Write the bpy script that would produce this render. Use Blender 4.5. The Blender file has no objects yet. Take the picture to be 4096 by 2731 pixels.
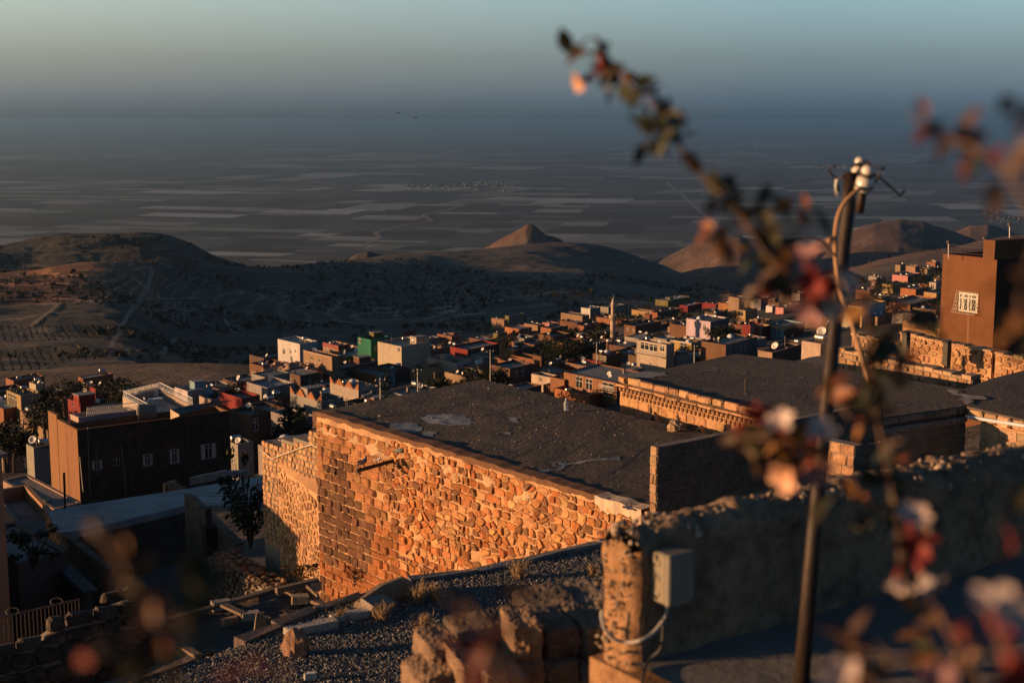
import bpy, math, random
import numpy as np
from mathutils import Vector, Matrix, noise as mnoise

SC = bpy.context.scene
COL = SC.collection
RNG = random.Random(7)

# ------------------------------------------------------------------ camera
PITCH = math.radians(8.86)
FPX, CX, CY = 5689.0, 2048.0, 1365.5          # focal length and centre in pixels of the 4096 wide photograph
cam = bpy.data.cameras.new('camera')
cam_o = bpy.data.objects.new('camera', cam)
COL.objects.link(cam_o)
SC.camera = cam_o
cam.sensor_width = 36.0
cam.lens = FPX / 4096.0 * 36.0
cam.clip_start = 0.05
cam.clip_end = 200000.0
cam_o.location = (0, 0, 0)
cam_o.rotation_euler = (math.radians(90) - PITCH, 0, 0)
cam.dof.use_dof = True
cam.dof.focus_distance = 42.0
cam.dof.aperture_fstop = 3.0

# ------------------------------------------------------------------ sky, sun, exposure
SUN_EL = 6.0
SUN_V = Vector((-0.988, -0.154, 0)).normalized()      # horizontal direction towards the sun
SUN_DIR = Vector((SUN_V.x * math.cos(math.radians(SUN_EL)), SUN_V.y * math.cos(math.radians(SUN_EL)), math.sin(math.radians(SUN_EL))))
world = bpy.data.worlds.new('World')
SC.world = world
world.use_nodes = True
nt = world.node_tree
bg = nt.nodes['Background']
sky = nt.nodes.new('ShaderNodeTexSky')
sky.sky_type = 'NISHITA'
sky.sun_disc = False
sky.sun_elevation = math.radians(SUN_EL)
sky.sun_rotation = math.atan2(SUN_V.x, SUN_V.y)
sky.dust_density = 0.7
sky.altitude = 1000
tcw = nt.nodes.new('ShaderNodeTexCoord')
sep = nt.nodes.new('ShaderNodeSeparateXYZ')
nt.links.new(tcw.outputs['Generated'], sep.inputs[0])
ramp = nt.nodes.new('ShaderNodeValToRGB')              # dust layer over the plain: thick and slate blue low down, clear above
mr = nt.nodes.new('ShaderNodeMapRange')
mr.inputs['From Min'].default_value = -0.02
mr.inputs['From Max'].default_value = 0.18
nt.links.new(sep.outputs['Z'], mr.inputs['Value'])
nt.links.new(mr.outputs[0], ramp.inputs[0])
cr = ramp.color_ramp
cr.elements[0].position = 0.0
cr.elements[0].color = (0.265, 0.49, 1.62, 1)
cr.elements[1].position = 1.0
cr.elements[1].color = (0.58, 0.84, 1.12, 1)
for p, c in ((0.10, (0.265, 0.49, 1.62, 1)), (0.17, (0.40, 0.62, 1.82, 1)), (0.31, (0.82, 0.95, 1.66, 1)), (0.50, (1.62, 1.72, 2.25, 1)), (0.62, (1.35, 1.43, 1.85, 1)), (0.8, (0.85, 0.95, 1.25, 1))):
    e = cr.elements.new(p)
    e.color = c
mix = nt.nodes.new('ShaderNodeMix')
mix.data_type = 'RGBA'
mix.blend_type = 'MULTIPLY'
mix.inputs['Factor'].default_value = 1.0
nt.links.new(sky.outputs[0], mix.inputs['A'])
nt.links.new(ramp.outputs[0], mix.inputs['B'])
dotn = nt.nodes.new('ShaderNodeVectorMath'); dotn.operation = 'DOT_PRODUCT'    # brighter and warmer towards the sun's side
dotn.inputs[1].default_value = tuple(SUN_V)
nt.links.new(tcw.outputs['Generated'], dotn.inputs[0])
mr2 = nt.nodes.new('ShaderNodeMapRange'); mr2.inputs['From Min'].default_value = -0.35; mr2.inputs['From Max'].default_value = 0.6
nt.links.new(dotn.outputs['Value'], mr2.inputs['Value'])
ramp2 = nt.nodes.new('ShaderNodeValToRGB')
ramp2.color_ramp.elements[0].color = (0.62, 0.74, 0.84, 1)
ramp2.color_ramp.elements[1].color = (1.45, 1.2, 0.95, 1)
nt.links.new(mr2.outputs[0], ramp2.inputs[0])
mix2 = nt.nodes.new('ShaderNodeMix'); mix2.data_type = 'RGBA'; mix2.blend_type = 'MULTIPLY'; mix2.inputs['Factor'].default_value = 1.0
nt.links.new(mix.outputs['Result'], mix2.inputs['A']); nt.links.new(ramp2.outputs[0], mix2.inputs['B'])
nt.links.new(mix2.outputs['Result'], bg.inputs[0])
bg.inputs[1].default_value = 0.05
sun = bpy.data.lights.new('sun', 'SUN')
sun.energy = 4.6
sun.angle = math.radians(0.5)
sun.color = (1.0, 0.54, 0.245)
sun_o = bpy.data.objects.new('sun', sun)
COL.objects.link(sun_o)
sun_o.rotation_euler = (-SUN_DIR).to_track_quat('-Z', 'Y').to_euler()
SC.view_settings.view_transform = 'Standard'
SC.view_settings.look = 'None'
SC.view_settings.exposure = 1.0
SC.view_settings.gamma = 1.0
SC.cycles.volume_bounces = 0
SC.cycles.max_bounces = 5
SC.cycles.diffuse_bounces = 2

# ------------------------------------------------------------------ helpers
CP, SP = math.cos(PITCH), math.sin(PITCH)

def ray(px, py):
    """horizontal and vertical slope (X/Y, Z/Y) of the line of sight through a pixel of the photograph"""
    u, v = (px - CX) / FPX, (py - CY) / FPX
    fy = CP - v * SP
    return u / fy, (-SP - v * CP) / fy

def P(px, py, Y):
    a, b = ray(px, py)
    return Vector((a * Y, Y, b * Y))

def PZ(px, py, z):
    a, b = ray(px, py)
    return P(px, py, z / b)

def proj(p):
    d = p[1] * CP - p[2] * SP
    return CX + FPX * p[0] / d, CY - FPX * (p[1] * SP + p[2] * CP) / d

def tag(o, label=None, cat=None, group=None, kind=None):
    if label: o['label'] = label
    if cat: o['category'] = cat
    if group: o['group'] = group
    if kind: o['kind'] = kind
    return o

def empty(name, loc=(0, 0, 0), label=None, cat=None, group=None, kind=None):
    o = bpy.data.objects.new(name, None)
    o.empty_display_size = 0.2
    COL.objects.link(o)
    o.location = loc
    return tag(o, label, cat, group, kind)

class MB:
    """collects faces with a colour each; build() links them as one mesh object"""
    def __init__(s):
        s.v, s.f, s.c = [], [], []
    def add(s, verts, faces, col=(1, 1, 1)):
        b = len(s.v)
        s.v.extend([tuple(x) for x in verts])
        s.f.extend([tuple(i + b for i in f) for f in faces])
        s.c.extend([col] * len(faces))
        return s
    def box(s, c, sx, sy, sz, rz=0.0, col=(1, 1, 1), taper=1.0):
        ca, sa = math.cos(rz), math.sin(rz)
        vs = []
        for k, z in ((1.0, -sz / 2), (taper, sz / 2)):
            for x, y in ((-1, -1), (1, -1), (1, 1), (-1, 1)):
                X, Y = x * sx / 2 * k, y * sy / 2 * k
                vs.append((c[0] + X * ca - Y * sa, c[1] + X * sa + Y * ca, c[2] + z))
        return s.add(vs, [(3, 2, 1, 0), (4, 5, 6, 7), (0, 1, 5, 4), (1, 2, 6, 5), (2, 3, 7, 6), (3, 0, 4, 7)], col)
    def prism(s, poly, z0, z1, col=(1, 1, 1), top=None):
        n = len(poly)
        vs = [(p[0], p[1], z0) for p in poly] + [(p[0], p[1], z1) for p in poly]
        fs = [tuple(range(n - 1, -1, -1)), tuple(range(n, 2 * n))]
        fs += [(i, (i + 1) % n, n + (i + 1) % n, n + i) for i in range(n)]
        s.add(vs, fs, col)
        if top: s.c[-n - 1] = top
        return s
    def hexa(s, c8, col=(1, 1, 1)):
        """a box from eight corners: four of one side in a ring, then the four opposite"""
        return s.add(c8, [(3, 2, 1, 0), (4, 5, 6, 7), (0, 1, 5, 4), (1, 2, 6, 5), (2, 3, 7, 6), (3, 0, 4, 7)], col)
    def slab(s, a, b, n, up, t, h, col=(1, 1, 1)):
        """a bar from a to b, t thick along n and h tall along up"""
        a, b, n, up = Vector(a), Vector(b), Vector(n) * t, Vector(up) * h
        return s.hexa([a, b, b + n, a + n, a + up, b + up, b + n + up, a + n + up], col)
    def tube(s, pts, r, k=6, col=(1, 1, 1), caps=True):
        pts = [Vector(p) for p in pts]
        rs = r if isinstance(r, (list, tuple)) else [r] * len(pts)
        b = len(s.v)
        prev = None
        for i, p in enumerate(pts):
            t = (pts[min(i + 1, len(pts) - 1)] - pts[max(i - 1, 0)]).normalized()
            if prev is None:
                ref = Vector((0, 0, 1)) if abs(t.z) < 0.9 else Vector((1, 0, 0))
                x = t.cross(ref).normalized()
            else:
                x = (prev - t * prev.dot(t)).normalized()
            prev = x
            y = t.cross(x)
            for j in range(k):
                a = 2 * math.pi * j / k
                s.v.append(tuple(p + (x * math.cos(a) + y * math.sin(a)) * rs[i]))
        n = len(pts)
        for i in range(n - 1):
            for j in range(k):
                j2 = (j + 1) % k
                s.f.append((b + i * k + j, b + i * k + j2, b + (i + 1) * k + j2, b + (i + 1) * k + j))
                s.c.append(col)
        if caps:
            s.f.append(tuple(b + j for j in range(k - 1, -1, -1))); s.c.append(col)
            s.f.append(tuple(b + (n - 1) * k + j for j in range(k))); s.c.append(col)
        return s
    def lathe(s, c, prof, k=12, col=(1, 1, 1), axis=None):
        """a turned shape: profile of (radius, height) about a line through c"""
        ax = Vector(axis).normalized() if axis else Vector((0, 0, 1))
        ref = Vector((1, 0, 0)) if abs(ax.x) < 0.9 else Vector((0, 1, 0))
        x = ax.cross(ref).normalized(); y = ax.cross(x)
        c = Vector(c); b = len(s.v)
        for r, h in prof:
            for j in range(k):
                a = 2 * math.pi * j / k
                s.v.append(tuple(c + ax * h + (x * math.cos(a) + y * math.sin(a)) * r))
        for i in range(len(prof) - 1):
            for j in range(k):
                j2 = (j + 1) % k
                s.f.append((b + i * k + j, b + i * k + j2, b + (i + 1) * k + j2, b + (i + 1) * k + j)); s.c.append(col)
        s.f.append(tuple(b + j for j in range(k - 1, -1, -1))); s.c.append(col)
        s.f.append(tuple(b + (len(prof) - 1) * k + j for j in range(k))); s.c.append(col)
        return s
    def mesh(s, name, mat, smooth=False):
        me = bpy.data.meshes.new(name)
        me.from_pydata(s.v, [], s.f)
        at = me.attributes.new('tint', 'FLOAT_COLOR', 'FACE')
        at.data.foreach_set('color', np.array([(c[0], c[1], c[2], 1.0) for c in s.c], dtype=np.float32).ravel())
        if mat: me.materials.append(mat)
        if smooth: me.polygons.foreach_set('use_smooth', [True] * len(me.polygons))
        return me
    def build(s, name, mat, parent=None, smooth=False, loc=None):
        return link(name, s.mesh(name, mat, smooth), parent, loc)

def link(name, me, parent=None, loc=None):
    o = bpy.data.objects.new(name, me)
    COL.objects.link(o)
    if parent is not None:
        o.parent = parent
        o.matrix_parent_inverse = Matrix.Translation(-Vector(parent.location)) if loc is None else Matrix.Identity(4)
    if loc is not None: o.location = loc
    return o

def np_mesh(name, V, F, mat, C=None, smooth=False):
    """fast mesh from arrays: V (n,3), F (m,k), C (m,3) face colours"""
    me = bpy.data.meshes.new(name)
    V = np.asarray(V, dtype=np.float32); F = np.asarray(F, dtype=np.int32)
    k = F.shape[1]
    me.vertices.add(len(V)); me.vertices.foreach_set('co', V.ravel())
    me.loops.add(F.size); me.loops.foreach_set('vertex_index', F.ravel())
    me.polygons.add(len(F)); me.polygons.foreach_set('loop_start', np.arange(0, F.size, k, dtype=np.int32))
    me.update(calc_edges=True)
    if C is not None:
        at = me.attributes.new('tint', 'FLOAT_COLOR', 'FACE')
        at.data.foreach_set('color', np.concatenate([np.asarray(C, dtype=np.float32), np.ones((len(F), 1), np.float32)], 1).ravel())
    if mat: me.materials.append(mat)
    if smooth: me.polygons.foreach_set('use_smooth', np.ones(len(F), dtype=bool))
    return me

def srgb(r, g, b):
    f = lambda c: (c / 255.0 / 12.92) if c <= 10 else ((c / 255.0 + 0.055) / 1.055) ** 2.4
    return (f(r), f(g), f(b))

def vary(c, s, rng=RNG, hue=0.06):
    k = 1 + rng.uniform(-s, s)
    return tuple(max(0.003, x * k * (1 + rng.uniform(-hue, hue))) for x in c)

# ------------------------------------------------------------------ materials
def material(name, base=(0.5, 0.5, 0.5), rough=0.9, tint=False, layers=(), bump=0.0, bscale=20.0, bdetail=6, metallic=0.0, spec=0.3, coords='Object', trans=0.0, subsurf=0.0):
    """principled material; layers = (scale, low, high, colour, strength[, stretch]) noise masks mixed over the base; tint multiplies the face colour of the mesh"""
    m = bpy.data.materials.new(name)
    m.use_nodes = True
    t = m.node_tree
    b = t.nodes['Principled BSDF']
    b.inputs['Roughness'].default_value = rough
    b.inputs['Metallic'].default_value = metallic
    b.inputs['Specular IOR Level'].default_value = spec
    if trans: b.inputs['Transmission Weight'].default_value = trans
    tc = t.nodes.new('ShaderNodeTexCoord')
    rgb = t.nodes.new('ShaderNodeRGB'); rgb.outputs[0].default_value = (*base, 1)
    cur = rgb.outputs[0]
    if tint:
        at = t.nodes.new('ShaderNodeAttribute'); at.attribute_name = 'tint'
        mx = t.nodes.new('ShaderNodeMix'); mx.data_type = 'RGBA'; mx.blend_type = 'MULTIPLY'; mx.inputs['Factor'].default_value = 1
        t.links.new(cur, mx.inputs['A']); t.links.new(at.outputs['Color'], mx.inputs['B'])
        cur = mx.outputs['Result']
    for i, L in enumerate(layers):
        sc, lo, hi, colr, st = L[:5]
        nz = t.nodes.new('ShaderNodeTexNoise'); nz.inputs['Scale'].default_value = sc; nz.inputs['Detail'].default_value = 6; nz.inputs['Roughness'].default_value = 0.62
        mp = t.nodes.new('ShaderNodeMapping'); mp.inputs['Location'].default_value = (i * 7.3, i * 3.1, i * 5.7)
        if len(L) > 5: mp.inputs['Scale'].default_value = L[5]
        t.links.new(tc.outputs[coords], mp.inputs[0]); t.links.new(mp.outputs[0], nz.inputs['Vector'])
        mr = t.nodes.new('ShaderNodeMapRange'); mr.inputs['From Min'].default_value = lo; mr.inputs['From Max'].default_value = hi; mr.inputs['To Max'].default_value = st
        t.links.new(nz.outputs['Fac'], mr.inputs['Value'])
        mx = t.nodes.new('ShaderNodeMix'); mx.data_type = 'RGBA'
        if colr == 'mul':
            mx.blend_type = 'MULTIPLY'; mx.inputs['B'].default_value = (0.25, 0.23, 0.22, 1)
        elif colr == 'lift':
            mx.blend_type = 'SCREEN'; mx.inputs['B'].default_value = (0.3, 0.27, 0.24, 1)
        else:
            mx.inputs['B'].default_value = (*colr, 1)
        t.links.new(mr.outputs[0], mx.inputs['Factor']); t.links.new(cur, mx.inputs['A'])
        cur = mx.outputs['Result']
    t.links.new(cur, b.inputs['Base Color'])
    if bump:
        nz = t.nodes.new('ShaderNodeTexNoise'); nz.inputs['Scale'].default_value = bscale; nz.inputs['Detail'].default_value = bdetail; nz.inputs['Roughness'].default_value = 0.65
        t.links.new(tc.outputs[coords], nz.inputs['Vector'])
        bp = t.nodes.new('ShaderNodeBump'); bp.inputs['Strength'].default_value = bump; bp.inputs['Distance'].default_value = 0.6 / bscale
        t.links.new(nz.outputs['Fac'], bp.inputs['Height']); t.links.new(bp.outputs[0], b.inputs['Normal'])
    if subsurf:
        pass
    return m

M = {}
M['stone'] = material('limestone', (1, 1, 1), 0.95, True, ((1.1, 0.46, 0.70, 'mul', 0.55), (12, 0.44, 0.72, 'mul', 0.65), (5, 0.56, 0.78, (.46, .27, .14), 0.35)), bump=1.0, bscale=24)
M['mortar'] = material('lime_mortar', (0.46, 0.275, 0.15), 1.0, False, ((1.2, 0.42, 0.66, (0.24, 0.135, 0.075), 0.7), (20, 0.46, 0.75, 'mul', 0.6)), bump=1.0, bscale=22)
M['grey_mortar'] = material('cement_mortar', (0.19, 0.16, 0.135), 1.0, False, ((3, 0.4, 0.7, (0.12, 0.10, 0.08), 0.6),), bump=0.6, bscale=30)
M['roof_earth'] = material('bitumen_and_earth_roof', (0.078, 0.063, 0.053), 0.95, False, ((0.35, 0.42, 0.62, (0.042, 0.039, 0.037), 0.85), (1.6, 0.5, 0.70, (0.105, 0.083, 0.066), 0.7), (5, 0.48, 0.75, 'mul', 0.5), (24, 0.66, 0.74, (0.24, 0.22, 0.20), 0.8)), bump=0.9, bscale=7)
M['concrete'] = material('weathered_concrete', (0.27, 0.265, 0.255), 0.92, True, ((1.1, 0.42, 0.7, 'mul', 0.5), (7, 0.45, 0.75, 'mul', 0.4)), bump=0.45, bscale=14)
M['plaster'] = material('plaster', (1, 1, 1), 0.9, True, ((0.35, 0.45, 0.7, 'mul', 0.3, (1, 1, 0.35)), (2.5, 0.45, 0.75, 'mul', 0.28)), bump=0.25, bscale=8)
M['far'] = material('painted_town_plaster', (1, 1, 1), 0.9, True, ((0.25, 0.45, 0.72, 'mul', 0.4, (1, 1, 0.4)), (1.4, 0.48, 0.75, 'mul', 0.35)), bump=0.2, bscale=3)
M['dim_frame'] = material('grey_window_frame', (0.26, 0.245, 0.23), 0.6)
M['glass'] = material('window_glass', (0.015, 0.018, 0.02), 0.12, False, spec=0.6)
M['white_frame'] = material('white_window_frame', (0.42, 0.40, 0.37), 0.5)
M['metal'] = material('galvanised_metal', (0.5, 0.49, 0.47), 0.38, False, ((5, 0.4, 0.75, 'mul', 0.4),), metallic=0.75)
M['dark_metal'] = material('dark_iron', (0.035, 0.03, 0.028), 0.6, False, ((9, 0.5, 0.75, (0.10, 0.05, 0.03), 0.6),), metallic=0.3)
M['paint'] = material('painted_surface', (1, 1, 1), 0.6, True, ((3, 0.5, 0.75, 'mul', 0.3),))
M['wood'] = material('old_wood', (0.16, 0.115, 0.08), 0.9, False, ((6, 0.4, 0.75, 'mul', 0.6, (1, 8, 8)),), bump=0.5, bscale=20)
M['bark'] = material('bark', (0.06, 0.045, 0.035), 0.95, bump=0.6, bscale=12)
M['leaf'] = material('tree_leaves', (1, 1, 1), 0.75, True, ((0.8, 0.4, 0.7, 'mul', 0.4),), spec=0.2)
M['rock'] = material('bare_rock', (0.34, 0.235, 0.17), 0.95, False, ((0.35, 0.42, 0.65, 'mul', 0.45), (1.8, 0.45, 0.7, 'mul', 0.5)), bump=0.9, bscale=2.5)
# ------------------------------------------------------------------ land
PLAIN_Z = -400.0
def sstep(a, b, x):
    t = np.clip((x - a) / (b - a), 0, 1)
    return t * t * (3 - 2 * t)

def noise2(x, y, seed=0, octv=4):
    """cheap value noise on arrays"""
    out = np.zeros_like(x); amp = 1.0; tot = 0
    for o in range(octv):
        xi = np.floor(x).astype(np.int64); yi = np.floor(y).astype(np.int64)
        fx = x - xi; fy = y - yi
        fx = fx * fx * (3 - 2 * fx); fy = fy * fy * (3 - 2 * fy)
        def h(a, b):
            n = (a * 374761393 + b * 668265263 + (seed + o) * 1274126177) & 0x7fffffff
            n = ((n ^ (n >> 13)) * 1103515245) & 0x7fffffff
            return ((n ^ (n >> 16)) & 0xffff) / 32768.0 - 1.0
        v = (h(xi, yi) * (1 - fx) + h(xi + 1, yi) * fx) * (1 - fy) + (h(xi, yi + 1) * (1 - fx) + h(xi + 1, yi + 1) * fx) * fy
        out += v * amp; tot += amp; amp *= 0.5; x = x * 2.03 + 11.7; y = y * 2.03 + 5.1
    return out / tot

# columns of the slope below the old town: (azimuth X/Y, knots of (distance, fall per metre of distance))
def kn(px, ys):
    return (ray(px, 480)[0], ys)
COLS = [
 (-1.2, [(9, .95), (16, .80), (40, .50), (80, .33), (140, .262), (260, .2045), (330, .182), (440, .192), (560, .165), (700, .140), (850, .110), (980, .095), (1700, .235), (2700, .1483)]),
 (-0.5, [(9, .95), (16, .80), (40, .50), (80, .33), (140, .262), (260, .2045), (330, .182), (440, .192), (560, .165), (700, .142), (850, .118), (1000, .102), (1700, .235), (2700, .1483)]),
 kn(0,     [(9, .95), (16, .80), (40, .50), (80, .33), (140, .258), (250, .203), (330, .1785), (430, .190), (540, .170), (700, .148), (850, .129), (1010, .1085), (1800, .222), (2900, .138)]),
 kn(330,   [(9, .95), (16, .80), (40, .50), (80, .33), (140, .258), (250, .203), (340, .1755), (430, .189), (530, .171), (700, .147), (860, .125), (1060, .0995), (1800, .222), (2900, .138)]),
 kn(520,   [(9, .95), (16, .80), (40, .50), (80, .33), (140, .258), (250, .203), (345, .174), (430, .189), (530, .170), (720, .146), (900, .121), (1085, .0985), (1900, .21), (2900, .138)]),
 kn(640,   [(9, .95), (16, .80), (40, .50), (80, .33), (140, .258), (250, .203), (345, .1735), (430, .189), (560, .172), (860, .146), (1060, .121), (1250, .1005), (2000, .20), (3000, .1334)]),
 kn(870,   [(9, .95), (16, .80), (40, .50), (80, .33), (140, .258), (250, .203), (345, .1735), (430, .189), (600, .175), (970, .142), (1130, .121), (1330, .1035), (2050, .20), (3050, .131)]),
 kn(1050,  [(9, .95), (16, .80), (40, .50), (80, .33), (140, .258), (250, .203), (345, .176), (430, .188), (640, .170), (1020, .140), (1180, .122), (1400, .1048), (2100, .19), (3100, .129)]),
 kn(1390,  [(9, .95), (16, .80), (40, .48), (80, .32), (140, .258), (250, .200), (380, .172), (500, .185), (900, .152), (1100, .138), (1270, .118), (1520, .0990), (2200, .182), (3200, .125)]),
 kn(1600,  [(9, .95), (16, .80), (40, .46), (80, .32), (140, .257), (250, .200), (400, .168), (540, .178), (930, .150), (1120, .136), (1330, .113), (1620, .0935), (2300, .174), (3300, .1212)]),
 kn(1900,  [(9, .95), (16, .80), (40, .44), (80, .31), (140, .257), (250, .199), (420, .163), (580, .168), (940, .146), (1130, .131), (1420, .108), (1720, .0920), (2400, .167), (3400, .1177)]),
 kn(2180,  [(9, .95), (16, .78), (40, .42), (80, .31), (140, .257), (250, .198), (430, .160), (580, .160), (940, .142), (1160, .126), (1520, .1005), (1790, .0866), (2500, .160), (3500, .1143)]),
 kn(2400,  [(9, .95), (16, .75), (40, .40), (80, .30), (140, .256), (250, .197), (430, .160), (600, .156), (950, .140), (1190, .127), (1560, .1005), (1820, .0880), (2500, .160), (3500, .1143)]),
 kn(2640,  [(9, .95), (16, .72), (40, .38), (80, .29), (140, .255), (250, .195), (430, .159), (620, .146), (960, .137), (1200, .129), (1500, .113), (1720, .1000), (2400, .167), (3400, .1177)]),
 kn(2850,  [(9, .95), (16, .70), (40, .36), (80, .28), (140, .250), (250, .192), (430, .157), (640, .139), (950, .137), (1180, .133), (1380, .1255), (1520, .1160), (2200, .182), (3200, .125)]),
 kn(3000,  [(9, .95), (16, .68), (40, .34), (80, .27), (140, .245), (250, .189), (430, .154), (640, .135), (800, .130), (1000, .1292), (1150, .1290), (1280, .1270), (2100, .19), (3100, .129)]),
 kn(3300,  [(9, .95), (16, .62), (40, .30), (80, .24), (140, .225), (250, .180), (430, .147), (640, .128), (800, .119), (950, .1135), (1100, .1120), (1250, .1125), (2000, .19), (3000, .1334)]),
 kn(3600,  [(9, .95), (16, .55), (40, .27), (80, .21), (140, .205), (250, .170), (430, .140), (640, .122), (800, .112), (950, .1060), (1100, .0995), (1300, .0990), (2000, .19), (3000, .1334)]),
 kn(4096,  [(9, .95), (16, .50), (40, .25), (80, .19), (140, .185), (250, .160), (430, .133), (640, .117), (800, .107), (950, .0985), (1150, .0900), (1400, .0835), (2100, .18), (3000, .1334)]),
 (0.6,     [(9, .95), (16, .50), (40, .22), (80, .16), (140, .15), (250, .135), (430, .115), (640, .10), (800, .09), (950, .082), (1150, .075), (1400, .070), (2100, .15), (3000, .1334)]),
 (1.2,     [(9, .95), (16, .50), (40, .20), (80, .14), (140, .12), (250, .11), (430, .095), (640, .085), (800, .075), (950, .07), (1150, .065), (1400, .06), (2100, .12), (3000, .1334)]),
]
CA = np.array([c[0] for c in COLS])
CD = np.array([[k[0] for k in c[1]] for c in COLS], float)
CT = np.array([[k[1] for k in c[1]] for c in COLS], float)

UT = np.linspace(-1.2, 1.2, 961)
def smooth_table(A):
    out = np.stack([np.interp(UT, CA, A[:, k]) for k in range(A.shape[1])], 1)
    for k in range(A.shape[1]):
        sg = 0.10 if k < 6 else 0.012
        n = int(sg * 3 / 0.0025); w = np.exp(-0.5 * (np.arange(-n, n + 1) * 0.0025 / sg) ** 2); w /= w.sum()
        out[:, k] = np.convolve(np.pad(out[:, k], n, mode='edge'), w, 'valid')
    return out
DT, TT = smooth_table(CD), smooth_table(CT)

def ground_base(X, Y):
    """height of the slope, the town ground and the near hills, without the ridges behind (arrays)"""
    X = np.asarray(X, float); Y = np.maximum(np.asarray(Y, float), 1.0)
    u = X / Y
    sh = u.shape; u = u.ravel(); Yf = Y.ravel()
    g = np.clip((u + 1.2) / 2.4 * (len(UT) - 1), 0, len(UT) - 1.001)
    j = g.astype(int); f = g - j
    D = DT[j] * (1 - f)[:, None] + DT[j + 1] * f[:, None]
    T = TT[j] * (1 - f)[:, None] + TT[j + 1] * f[:, None]
    Z = -T * D
    K = D.shape[1]
    k = np.clip((Yf[:, None] >= D).sum(1) - 1, 0, K - 2)
    r = np.arange(len(u))
    d0, d1 = D[r, k], D[r, k + 1]; z0, z1 = Z[r, k], Z[r, k + 1]
    sl = (Z[:, 1:] - Z[:, :-1]) / (D[:, 1:] - D[:, :-1])
    m = np.zeros_like(Z)
    m[:, 1:-1] = (sl[:, 1:] + sl[:, :-1]) / 2
    m[:, 0] = sl[:, 0]
    m0, m1 = m[r, k], m[r, k + 1]
    t = np.clip((Yf - d0) / (d1 - d0), 0, 1); h = d1 - d0
    z = (2 * t**3 - 3 * t**2 + 1) * z0 + (t**3 - 2 * t**2 + t) * h * m0 + (-2 * t**3 + 3 * t**2) * z1 + (t**3 - t**2) * h * m1
    return z.reshape(sh)

# ridges behind the slope: crest (photo pixel x, y), distance, front and back slope, roundness
RIDGES = [
 ([(-900, 960), (-400, 985), (0, 985), (120, 960), (240, 938), (420, 930), (560, 930), (680, 940), (780, 975), (900, 1035), (1040, 1085), (1150, 1140)], [1180, 1200, 1260, 1300, 1320, 1330, 1340, 1350, 1370, 1390, 1410, 1430], .10, .55, 60, 3.0),
 ([(1760, 1120), (1850, 1040), (1960, 978), (2050, 925), (2105, 897), (2130, 899), (2180, 935), (2240, 962), (2330, 1010), (2480, 1090)], [2160]*10, .28, .6, 12, 7.0),
 ([(1330, 1100), (1370, 1045), (1420, 1020), (1470, 1012), (1540, 1030), (1640, 1100)], [1720]*6, .2, .5, 20, 4.0),
 ([(2500, 1120), (2620, 1040), (2760, 985), (2880, 955), (2960, 942), (3040, 958), (3140, 1000), (3300, 1090)], [2150, 2120, 2100, 2080, 2080, 2080, 2090, 2100], .16, .5, 40, 3.0),
 ([(3080, 1080), (3180, 1010), (3300, 955), (3400, 920), (3500, 890), (3600, 877), (3700, 888), (3790, 915), (3900, 960), (4050, 1040)], [2320, 2330, 2340, 2350, 2370, 2380, 2380, 2380, 2380, 2380], .15, .5, 45, 2.5),
 ([(3740, 980), (3800, 935), (3880, 905), (3950, 900), (4010, 915), (4080, 945), (4200, 990)], [2900, 2900, 2900, 2900, 2900, 2900, 2900], .15, .5, 40, 3.0),
]
def ridge_h(X, Y, R):
    pts, rs, sf, sb, rd, amp = R
    cu = np.array([ray(*p)[0] for p in pts]); ct = np.array([ray(*p)[1] for p in pts]); cr_ = np.array(rs, float)
    u = X / Y
    rc = np.interp(u, cu, cr_); tc_ = np.interp(u, cu, ct)
    zc = tc_ * rc
    d = Y - rc
    s = np.where(d < 0, sf, sb)
    z = zc - s * (np.sqrt(d * d + rd * rd) - rd)
    out = np.where(u < cu[0], (cu[0] - u), np.where(u > cu[-1], u - cu[-1], 0)) * rc
    return z - out * 0.5

def height(X, Y, rough=True):
    X = np.asarray(X, float); Y = np.asarray(Y, float)
    z = ground_base(X, Y)
    for R in RIDGES:
        r = ridge_h(X, np.maximum(Y, 200.0), R)
        if rough:
            r = r + noise2(X / 42, Y / 42, 5, 5) * R[5]
        r = np.where(Y > 500, r, -999)
        k = 9.0
        d = np.clip((r - z) / k, -1, 1)
        z = np.maximum(z, r) + np.where(np.abs(r - z) < k, k / 4 * (1 - np.abs(d))**2, 0)
    if rough:
        far = sstep(260, 420, Y)
        z = z + far * noise2(X / 110, Y / 110, 1, 4) * 3.2 + far * noise2(X / 15, Y / 15, 2, 4) * 0.8 * sstep(300, 700, Y)
        # cultivation terraces along the contour on the near face of the hill
        face = sstep(430, 560, Y) * (1 - sstep(900, 1100, Y)) * sstep(-.33, -.27, X / Y) * (1 - sstep(.02, .12, X / Y))
        q = (z + noise2(X / 60, Y / 60, 9, 3) * 2.0) / 3.2
        fr = q - np.floor(q)
        z = z + face * (sstep(.70, .98, fr) - fr) * 1.9
    z = np.maximum(z, PLAIN_Z - 3)
    return z

def gz(x, y):
    return float(height(np.array([x]), np.array([y]), False)[0])

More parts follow.
